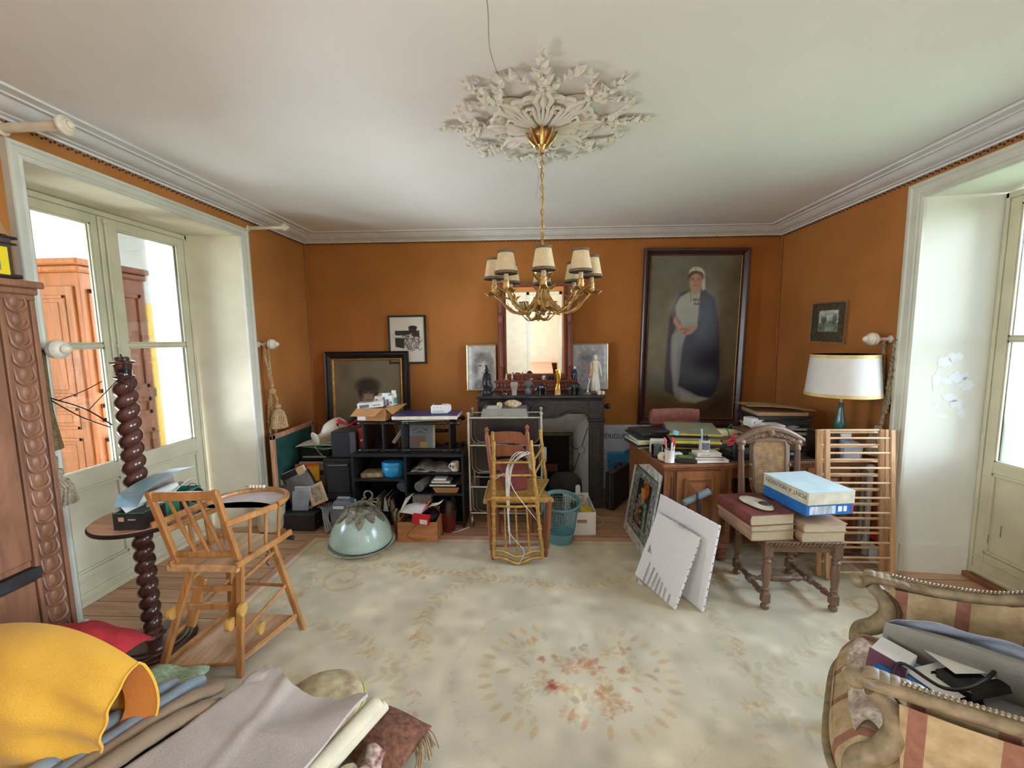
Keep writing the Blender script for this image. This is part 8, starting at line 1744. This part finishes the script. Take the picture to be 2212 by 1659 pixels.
t = thing('red_topped_can', 'white container with a red cap behind the drying rack', 'container', (2.455, 3.0, 0))
b = MB(); b.box(-.03, .04, -.05, .05, 0, .14, .006); b.build('body', m_wht, t); b = MB(); b.box(-.03, .04, -.05, .05, .14, .17, .005); b.build('band', m_c3, t); b = MB(); b.box(-.03, .04, -.05, .05, .17, .225, .008); b.build('cap', m_redp, t)
t = thing('radiator', 'white pipe radiator by the right window behind the drying rack', 'radiator', (2.47, 3.25, 0))
for k in range(4):
    b = MB(); y = 3.13+.06*k; b.tube([(2.465, y, .08), (2.465, y, .66)], .02, 10); b.ball((2.465, y, .67), (.035, .026, .03), 12, 8); b.ball((2.465, y, .08), (.035, .026, .03), 12, 8)
    if k in (0, 3): b.box(2.45, 2.48, y-.01, y+.01, 0, .08)
    b.wb('radiator_column', m_corn, t)
# ================================================================ front left: a low bench heaped with textiles
def soft(name, base, bump=.3, sc=6, var=.08): return mat(name, base, .9, var=var, scale=sc, bump=bump, bscale=160, sheen=.2)
m_can = soft('grey_canvas', (176, 166, 156)); m_crm = soft('cream_linen', (206, 196, 168)); m_khk = soft('khaki_brown_cloth', (134, 112, 88)); m_blg = soft('blue_grey_cloth', (122, 132, 138), var=.2); m_yel2 = soft('mustard_yellow_cotton', (226, 172, 56), var=.05); m_org = soft('orange_lining', (206, 124, 40), var=.06)
t = thing('low_bench', 'low bench covered with a dark cloth under the heap of textiles', 'bench', (-1.45, .95, 0))
b = MB(); b.box(-2.2, -.78, .5, 1.40, .10, .225, .02); b.build('seat', soft('dark_green_cover', (74, 78, 66)), t); bpy.data.objects['seat' if False else t.children[0].name].matrix_parent_inverse = pworld(t).inverted() if t.children else Matrix()
for x in (-2.12, -.86):
    for y in (.58, 1.32):
        b = MB(); b.turn((x, y, 0), (x, y, .10), [(0, .02), (1, .03)], 10); b.wb('leg', m_mah, t)
# round floral cushion beneath the canvas
t = thing('round_pouf', 'round floral cushion showing behind the grey canvas', 'cushion', (-.90, 1.52, 0))
b = MB(); b.lathe([(0, .0), (.14, .002), (.17, .04), (.175, .10), (.165, .17), (.12, .205), (0, .215)], 36); b.build('cushion', mat('floral_chintz', (196, 184, 146), .85, col2=(150, 128, 96), scale=16), t, 60)
b = MB(); b.tube([(.172*math.cos(2*PI*i/36), .172*math.sin(2*PI*i/36), .15) for i in range(36)], .007, 6, closed=True); b.build('piping', mat('yellow_green_piping', (196, 190, 112), .8), t)
# folded grey canvas
def can(u, v):
    # u along near-right edge .. ; four corners
    A, B, C, D = Vector((-1.19, 1.43, .28)), Vector((-.655, 1.42, .285)), Vector((-.86, .82, .285)), Vector((-1.60, .86, .235))
    p = A.lerp(B, u).lerp(D.lerp(C, u), v)
    z = .010*math.sin(7*u+2*v)*math.sin(5*v+1)+.007*math.sin(14*v+6*u)*(1-v)+.010*math.exp(-((u-.35-.4*v)**2)/.002)*(1-v)+.012*math.exp(-((v-.22-.12*u)**2)/.0012)*math.sin(PI*u)
    e = min(1, u/.08)
    return (p.x+.012*math.sin(19*v)*(1 if u < .05 else 0)-.0*e, p.y+.10*max(0, 1-abs(u-.2)/.3)*(1-v)**5+(.006*math.sin(13*u+1)+.006*math.sin(29*u) if v < .04 else 0), p.z+z-.10*(1-e)**2+(.02*(1-u)**4 if v < .05 else 0))
b = MB(); b.grid(70, 60, can, thick=.012); solo('folded_canvas', 'folded grey canvas cloth lying on top of the textile heap', 'cloth', b, m_can, smooth=70)
b = MB(); b.grid(30, 26, lambda u, v: (lambda p: (p[0]-.035+.0*u, p[1]-.01, p[2]-.030))(can(u*.9, .02+.96*v)), thick=.010); solo('folded_canvas', 'second pale canvas layer peeping out left under the grey canvas', 'cloth', b, m_crm, smooth=70)
b = MB(); pts = spline([(-.625, 1.43, .255), (-.70, 1.25, .255), (-.79, 1.02, .25), (-.86, .80, .25)], 8); b.tube(pts, .034, 14, flat=.75); b.tube([p+Vector((.024, .008, -.016)) for p in pts], .026, 12, flat=.8); solo('cream_roll', 'rolled cream linen along the right edge of the grey canvas', 'cloth roll', b, m_crm, smooth=60)
b = MB()
for dx, z in ((0, .215), (.045, .205), (.03, .155)): b.tube(spline([(-.62+dx, 1.22, .12), (-.63+dx, 1.21, z), (-.68+dx, 1.12, z+.02), (-.74+dx, .95, z)], 6), .022, 10, flat=.6)
solo('khaki_straps', 'folded khaki webbing straps at the right end of the bench', 'straps', b, soft('khaki_webbing', (158, 140, 104)), smooth=60)
for k, (lab, pts, r, m) in enumerate((('blue-grey rolled cloth nearest the yellow pillow', [(-1.46, 1.47, .27), (-1.52, 1.34, .275), (-1.60, 1.15, .27), (-1.68, .90, .26)], .044, m_blg), ('second blue-grey rolled cloth left of the brown rolls', [(-1.37, 1.49, .28), (-1.43, 1.34, .285), (-1.52, 1.15, .27), (-1.62, .90, .26)], .036, m_blg),
    ('brown rolled cloth beside the blue-grey rolls', [(-1.25, 1.45, .285), (-1.34, 1.38, .29), (-1.45, 1.20, .28), (-1.60, .90, .27)], .027, m_khk), ('brown rolled cloth beside the grey canvas', [(-1.22, 1.40, .265), (-1.32, 1.30, .28), (-1.42, 1.12, .28), (-1.58, .88, .26)], .031, m_khk))):
    b = MB(); P = spline(pts, 8); n = len(P); b.tube(P, [r*(.55+.45*min(1, i/3))*(1+.06*math.sin(i*1.9)) for i in range(n)], 14, flat=.85); solo('rolled_cloth', lab, 'cloth roll', b, m, smooth=60, group='rolled cloths on the bench')
b = MB(); b.grid(12, 10, lambda u, v: (-1.66+.24*u, 1.44+.14*v, .275-.02*v+.006*math.sin(9*u)), thick=.02); b2 = b; solo('checked_cloth', 'folded pale green checked cloth between the yellow pillow and the high chair', 'cloth', b2, mat('green_check_weave', (164, 182, 150), .9, col2=(120, 146, 120), scale=70), smooth=60)
# yellow pillow with an orange-lined open end
t = thing('yellow_pillow', 'big mustard yellow pillow with an open orange-lined end at the front left', 'pillow', (-1.75, 1.18, .23))
PMx = frame((-1.462, 1.255, .335), (-.95, .06, .10), (-.14, -.10, -.34))
def pil(u, v, top=1):
    # u 0 open end .. 1 ; v across
    x = .80*u; w = .215*(.52+.62*math.sin(PI*min(1, .16+u*.75))); y = (v-.5)*2*w*(1-.0*u)
    e = max(0, 1-((v-.5)*2)**2)**.6; h = (.045+.12*math.sin(PI*min(1, .12+.6*u)))*e
    wr = .008*math.sin(16*u+5*v)*e+.010*math.exp(-((v-.52-.25*u)**2)/.003)*math.sin(PI*u)*-1+.007*math.sin(27*v+9*u)*e*(1-u)
    return (x+.02*math.sin(PI*v)*(1-u)*(-1 if u < .02 else 0), y, top*(h+(wr if top > 0 else 0)))
def lo(u, v): p = pil(u, v, -.55); return (p[0]-(.055*math.sin(PI*v) if u < .01 else 0), p[1], p[2])
b = MB(); b.grid(50, 40, lambda u, v: pil(u, v, 1), M=PMx); b.grid(30, 24, lambda u, v: lo(u, 1-v), M=PMx); b.wb('pillow_case', m_yel2, t, 70)
def rim_(q): return Vector(pil(0, 2*q, 1)) if q <= .5 else Vector(lo(0, 2-2*q))
b = MB(); b.grid(60, 6, lambda u, v: (lambda p: (p.x+.10*v+.004, p.y*(.985-.25*v), p.z*(.97-.5*v)))(rim_(u)), M=PMx); b.grid(20, 2, lambda u, v: (.10, (u-.5)*.16, (v-.4)*.06), M=PMx); b.wb('orange_lining', m_org, t, 70)
b = MB(); b.tube([rim_(i/60) for i in range(60)], .0045, 6, closed=True, M=PMx); b.wb('hem', m_yel2, t)
b = MB(); b.grid(26, 22, lambda u, v: (-2.25+.44*u, 1.42+.34*v-.05*u, .30+.13*math.sin(PI*u)**.5*math.sin(PI*v)**.6+.006*math.sin(15*u+8*v)), thick=.02)
solo('red_cushion', 'crumpled red cloth cushion behind the yellow pillow', 'cushion', b, mat('red_cotton', (186, 44, 52), .9, var=.2, scale=10, bump=.3), smooth=70)
b = MB(); b.grid(20, 14, lambda u, v: (-1.72+.36*u, .86+.22*v, .245+.05*math.sin(PI*u)*math.sin(PI*v)+.012*math.sin(12*u)*math.cos(7*v)), thick=.01); solo('dark_plastic_bag', 'crumpled dark grey plastic under the yellow pillow', 'bag', b, mat('dark_film', (70, 64, 60), .3, var=.25), smooth=60)
# brown rug-like cushion and small things on the carpet at the right of the bench
t = thing('kilim_cushion', 'rust-brown woven cushion with fringed corner on the carpet by the bench', 'cushion', (-.615, 1.47, .01), -22)
b = MB(); b.ball((0, 0, .07), (.17, .13, .07), 24, 12); cush = MB()
cush.grid(24, 20, lambda u, v: ((u-.5)*.28, (v-.5)*.24, .055+.055*math.sin(PI*u)**.5*math.sin(PI*v)**.5)); cush.grid(24, 20, lambda u, v: ((u-.5)*.28, (.5-v)*.24, .055-.05*math.sin(PI*u)**.5*math.sin(PI*v)**.5)); cush.build('cushion', mat('rust_wool', (124, 82, 62), .95, var=.3, scale=50, bump=.6), t, 70)
b = MB(); g = random.Random(9)
for k in range(16): b.tube(spline([(.135, .10-.012*k*.5, .06), (.16+.02*g.random(), .10-.02*g.random()-.008*k, .05+.02*g.random()), (.175+.03*g.random(), .08-.01*k, .02+.03*g.random())], 4), .0025, 4)
b.build('fringe', soft('straw_fringe', (150, 120, 80)), t)
b = MB(); b.grid(14, 10, lambda u, v: (-.69+.12*u, 1.27+.11*v, .02+.11*math.sin(PI*(.1+.75*u))+.01*math.sin(8*v)), thick=.014); solo('patterned_cloth', 'dark red cloth with white motifs tucked beside the brown cushion', 'cloth', b, mat('red_white_motif', (112, 36, 40), .9, col2=(206, 190, 170), scale=42), smooth=60)
b = MB(); b.grid(16, 8, lambda u, v: (-.57+.19*u, 1.20+.10*v-.05*u*u, .012+.09*math.sin(PI*(.12+.8*u))*(.4+.6*math.sin(PI*v))), thick=.012); solo('brown_felt', 'rust-brown felt flap lying on the carpet below the fringed cushion', 'felt', b, mat('rust_felt', (146, 100, 74), .95, var=.15, scale=40, bump=.4), smooth=60)
# ================================================================ front right: bergère armchair
m_bw = mat('grey_gold_carved_frame', (142, 124, 94), .5, var=.25, scale=30); m_bnail = mat('dark_braid_nails', (92, 72, 48), .5, .3)
m_fab = mat('floral_damask', (190, 168, 128), .9, var=.05, col2=(160, 134, 96), scale=22, bump=.15); m_strp = mat('terracotta_stripe', (150, 102, 82), .9, var=.12, scale=40); m_flap = mat('glossy_floral_cover', (206, 194, 176), .35, col2=(150, 128, 116), scale=60, coat=.3)
fd = Vector((.797, -.603, 0)); ld = Vector((.603, .797, 0)); O_ = Vector((1.14, 1.40, 0))
CM = Matrix((ld, fd, Vector((0, 0, 1)))).transposed().to_4x4(); CM.translation = O_      # local: x across (window side +), y towards the back, z up
t = thing('bergere_armchair', 'bergère armchair in striped floral fabric with carved arms at the front right', 'armchair', (1.40, 1.20, 0))
def wp(b, n, m, par=None, sm=50, **k):
    b.v = [tuple(CM @ Vector(v)) for v in b.v]; return b.wb(n, m, par or t, sm, **k)
WID = .345
for s in (-1, 1):
    # arm rail: scrolled tip, rises towards the back
    P = spline([(s*.315, -.03, .655), (s*.335, .03, .668), (s*.33, .20, .682), (s*.34, .36, .715), (s*.37, .52, .80), (s*.36, .68, .93)], 8); n = len(P)
    b = MB(); b.tube(P, [.032-.008*min(1, i/10) for i in range(n)], 12, flat=.8); b.ball((s*.315, -.035, .648), (.034, .030, .030), 14, 10)
    b.tube([(s*.315, -.045+.022*math.cos(a)*(1-i/26), .650+.022*math.sin(a)*(1-i/26)) for i, a in enumerate([2*PI*1.4*i/20 for i in range(21)])], .006, 6)
    for q in range(5): b.grid(3, 5, lambda u, v, q=q: (s*.325+(u-.5)*.05, -.02+.022*q+.05*v, .688+.008*math.sin(PI*v)-.012*abs(u-.5)), thick=.004)
    ar = wp(b, 'arm_rail', m_bw)
    b = MB()
    for i in range(10, n-2):
        for q in (0, .5): p = P[i].lerp(P[i+1], q); b.ball((p.x, p.y, p.z+.025), (.008, .006, .006), 8, 5)
    wp(b, 'beading', mat('silvered_bead', (158, 142, 116), .3, .5), ar)
    b = MB(); Pp = spline([(s*.325, .0, .64), (s*.322, .045, .60), (s*.325, .06, .54), (s*.338, .03, .47), (s*.35, -.02, .42), (s*.35, -.03, .36)], 8)
    b.tube(Pp, [.028+.012*math.sin(PI*i/(len(Pp)-1)) for i in range(len(Pp))], 12, flat=.75); wp(b, 'arm_support', m_bw)
    b = MB()
    for i in range(2, len(Pp)-4): p = Pp[i]; b.ball((p.x-s*.012, p.y+.036, p.z), .006, 6, 5)
    wp(b, 'nail_trim', m_bnail)
    # upholstered arm panel, inner and outer
    b = MB(); ny = 34
    def panel(u, v, off): 
        y = .04+.62*u; i = min(n-1, int(u*(n-9))+8); top = P[i].z-.02; fr = Pp[min(len(Pp)-1, int((1-v)*(len(Pp)-9)))].y+.03 if u == 0 else None
        yy = y if u > 0 else .065; return (s*(.335+.03*u+off+(.0 if v > .9 else 0)), yy+(.02*(1-v) if u < .05 else 0), .36+(top-.36)*v)
    for off in (-.022, .022):
        b.grid(ny, 6, lambda u, v, off=off: panel(u, v, off))
    nf = ny*6
    for k in range(2):
        for j in range(6):
            for i in range(ny):
                if (i % 9) in (2, 3): b.mi[k*nf+j*ny+i] = 1
    wp(b, 'arm_panel', [m_fab, m_strp])
# seat: deep loose cushion, sagging in the middle
b = MB()
def seat(u, v):
    x = (u-.5)*2*.335; y = -.085+.66*v+.05*(abs(u-.5)*2)**4*(1-v); e = min(1, min(u, 1-u)/.12, v/.12); e = math.sin(PI/2*e)
    sag = -.055*math.exp(-((u-.5)**2)/.05-((v-.45)**2)/.09); return (x, y, .375+.085*e+sag)
b.grid(48, 40, seat); b.grid(48, 6, lambda u, v: ((lambda p: (p[0], p[1]-.006*math.sin(PI*v), .30+.075*v))(seat(u, 0))))
ns = 48*40
for j in range(40):
    for i in range(48):
        if (i % 12) in (4, 5): b.mi[j*48+i] = 1
for j in range(6):
    for i in range(48):
        if (i % 12) in (4, 5): b.mi[ns+j*48+i] = 1
wp(b, 'seat_cushion', [m_fab, m_strp], None, 70)
b = MB(); b.tube([(seat(i/30, 0)[0], seat(i/30, 0)[1]-.01, .30) for i in range(31)], .014, 8); b.tube([(-.345, -.04, .30), (-.36, .6, .30)], .02, 8); b.tube([(.345, -.04, .30), (.36, .6, .30)], .02, 8); b.tube([(-.36, .6, .30), (.36, .6, .30)], .02, 8)
b.grid(30, 3, lambda u, v: ((u-.5)*.69, -.088+.05*(abs(u-.5)*2)**4, .30-.06*v+.025*v*math.sin(PI*u*2)**2)); wp(b, 'seat_rail', m_bw)
for x, y in ((-.33, -.03), (.33, -.03), (-.33, .58), (.33, .58)):
    b = MB(); b.tube(spline([(x, y, .30), (x*1.02, y-.02, .22), (x*.96, y, .10), (x*1.0, y-.02, .0)], 6), [.03-.0008*i for i in range(19)], 10); wp(b, 'leg', m_bw)
b = MB(); b.grid(24, 14, lambda u, v: ((u-.5)*.72, .60+.12*v+.06*(1-(2*u-1)**2), .36+.62*v+.08*math.sin(PI*u)*v)); b.grid(24, 14, lambda u, v: ((u-.5)*.72, .66+.12*v+.06*(1-(2*u-1)**2), .36+.62*v+.08*math.sin(PI*u)*v)); wp(b, 'backrest', [m_fab])
b = MB(); b.tube([((u-.5)*.74, .75+.06*(1-(2*u-1)**2), .98+.08*math.sin(PI*u)) for u in [i/20 for i in range(21)]], .026, 10); wp(b, 'back_rail', m_bw)
# two scalloped flaps of the loose cover
for (u0, u1, v0, v1) in ((.10, .44, .06, .30), (.50, .74, .05, .26)):
    b = MB(); b.grid(18, 10, lambda u, v: (lambda p: (p[0]+.02*math.sin(5*v), p[1], p[2]+.010+.022*math.sin(PI*v)+.010*math.sin(9*u)))(seat(u0+(u1-u0)*u, v0+(v1-v0)*(v*(.55+.45*math.sin(PI*u)**.6)))), thick=.004); wp(b, 'cover_flap', m_flap)
# contents
def cthing(n, l, c, x, y, z, rz=0, M2=None): return thing(n, l, c, M=CM @ T(x, y, z) @ RZ(rz) @ (M2 or Matrix()))
t = cthing('grey_cushion', 'grey cushion in shiny plastic film leaning on the far arm of the armchair', 'cushion', .175, .30, .49, 0, RY(52) @ RX(0))
b = MB()
def cu(u, v, s): e = (max(0, math.sin(PI*u))*max(0, math.sin(PI*v)))**.45; return ((u-.5)*.40, (v-.5)*.52, s*.055*e+.006*math.sin(9*u+4*v)*e)
b.grid(26, 26, lambda u, v: cu(u, v, 1)); b.grid(26, 26, lambda u, v: cu(1-u, v, -1)); b.build('cushion', soft('warm_grey_cloth', (150, 146, 138)), t, 70)
b = MB(); b.grid(24, 12, lambda u, v: (-.20+.16*v*(1-.5*u)+.01*math.sin(20*u), -.25+.50*u, .050*math.sin(PI*u)**.5+.012*math.sin(11*u+6*v)*v+.006), thick=.001); b.build('plastic_film', mat('shiny_bluish_film', (196, 208, 226), .12, var=.1, scale=20, coat=.6), t, 60)
t = cthing('black_bag', 'black soft bag lying in the hollow of the armchair seat', 'bag', -.04, .17, .425); b = MB(); b.ball((0, 0, .03), (.15, .13, .05), 20, 10); b.build('bag', m_blk, t, 60)
b = MB(); b.grid(22, 14, lambda u, v: ((u-.5)*.42, .28+.30*v, .49+.03*math.sin(3*u+1)*math.sin(4*v)-.03*v), thick=.006); b.v = [tuple(CM @ Vector(v)) for v in b.v]; solo('grey_cloth', 'flat grey cloth spread over the back of the armchair seat', 'cloth', b, soft('warm_grey_cloth', (150, 146, 138)), smooth=60)
t = cthing('toner_cartridge', 'long black printer cartridge lying across the armchair', 'cartridge', .02, .23, .525, 40)
b = MB(); b.box(-.06, .36, -.045, .05, 0, .05, .012); b.box(.22, .36, -.06, .06, .01, .06, .02); b.box(-.06, .2, -.05, -.045, .01, .03, .002); b.build('body', mat('glossy_black_plastic', (24, 24, 30), .22), t)
b = MB(); b.box(.05, .13, -.02, .03, .0502, .051); b.box(.132, .20, -.02, .03, .0502, .051); b.build('label', mat('grey_white_label', (206, 210, 214), .4, var=.2, scale=120), t, 0)
t = cthing('printed_leaflets', 'blue and white printed leaflets beside the black cartridge', 'papers', -.02, .12, .535, 25)
b = MB(); b.box(-.12, .06, -.06, .05, 0, .003, 0, RY(-4)); b.build('leaflet', mat('blue_print', (84, 150, 206), .35, col2=(60, 90, 150), scale=9), t, 0)
b = MB(); b.box(-.02, .15, -.02, .10, .008, .010, 0, RZ(15) @ RY(-3)); b.build('leaflet', m_paper, t, 0); b = MB(); b.box(-.10, .0, -.075, -.03, .012, .016, 0, RY(-4)); b.box(-.1, -.06, -.076, -.029, .0162, .017, 0, RY(-4), 1); b.build('booklet', [mat('dark_print', (60, 62, 90), .4), m_boxb], t, 0)
t = cthing('sheet', 'white sheet of paper lying on the black cartridge', 'paper', .075, .22, .583, 50); b = MB(); b.box(-.065, .085, -.055, .055, 0, .0015); b.build('sheet', m_paper, t, 0)
t = cthing('white_carton', 'white and maroon carton perched on the armchair seat front', 'box', .01, .055, .50, 18)
b = MB(); b.box(-.055, .05, -.045, .05, 0, .078, .002, RX(-6)); b.build('carton', m_wht, t); b = MB(); b.box(-.056, -.050, -.046, .051, .002, .0785, 0, RX(-6)); b.box(-.03, -.012, -.0462, -.0455, .02, .045, 0, RX(-6)); b.build('print', mat('maroon_print', (96, 50, 70), .4), t, 0)
b = MB(); wire(b, [(.12, .14, .56), (.15, .24, .585), (.08, .30, .60), (-.05, .24, .59), (-.10, .17, .58), (-.06, .08, .585), (-.13, .06, .55), (-.20, .10, .49), (-.15, .18, .48)], .0055, 8); wire(b, [(-.10, .33, .51), (-.16, .42, .60), (-.24, .50, .56), (-.27, .52, .50)], .005, 8); b.v = [tuple(CM @ Vector(v)) for v in b.v]; solo('black_cable', 'black cable looping over the papers on the armchair', 'cable', b, m_blk, smooth=60)
b = MB(); b.box(-.10, .07, -.05, .05, 0, .010, .004, RX(8)); solo('glass_sheet', 'dark greenish glass piece standing in the armchair', 'glass', b, mat('smoky_glass', (96, 108, 106), .1, var=.1), M=CM @ T(-.19, .36, .50) @ RZ(-60) @ RX(60))
# everything that stands on the carpet rests on its pile, not on the boards
for o in list(COL.objects):
    if o.parent or o.get('kind') or o.type not in ('EMPTY', 'MESH') or o.name == 'carpet': continue
    if o.type == 'MESH': c = o.matrix_world @ (sum((Vector(q) for q in o.bound_box), Vector())/8)
    else: c = o.matrix_basis.translation
    if -1.9 < c.x < 2.36 and .2 < c.y < 3.36 and c.z < 1.5: o.location.z += .0092
# ---------------------------------------------------------------- sky portals at the openings, then added fill lamps
portal('right_window_daylight', (3.06, 2.17, 1.3), (0, 90, 0), 2.5, 1.4)
portal('veranda_daylight', (-5.1, 6.2, 1.5), (0, -90, 0), 3.0, 2.0)
portal('veranda_front_daylight', (-5.1, 1.35, 1.5), (0, -90, 0), 2.2, 1.9)
portal('rear_room_daylight', (-2.55, -5, 1.7), (0, -90, 0), 1.6, 3)
# area lamps added outside the unseen second pair of windows, for fill
fill_lamp('right_rear_window_fill', (3.12, -1.0, 1.35), (0, 90, 0), 2.3, 1.4, W2, (.82, .92, 1.06))
fill_lamp('left_rear_window_fill', (-3.1, -1.0, 1.35), (0, -90, 0), 2.3, 1.4, W2, (.88, .94, 1.02))
fill_lamp('veranda_low_fill', (-3.75, 2.6, .25), (0, -114, 8), .9, 1.1, W3, (.95, .97, 1.0), 110)  # unseen area lamp added low on the veranda to fill the room
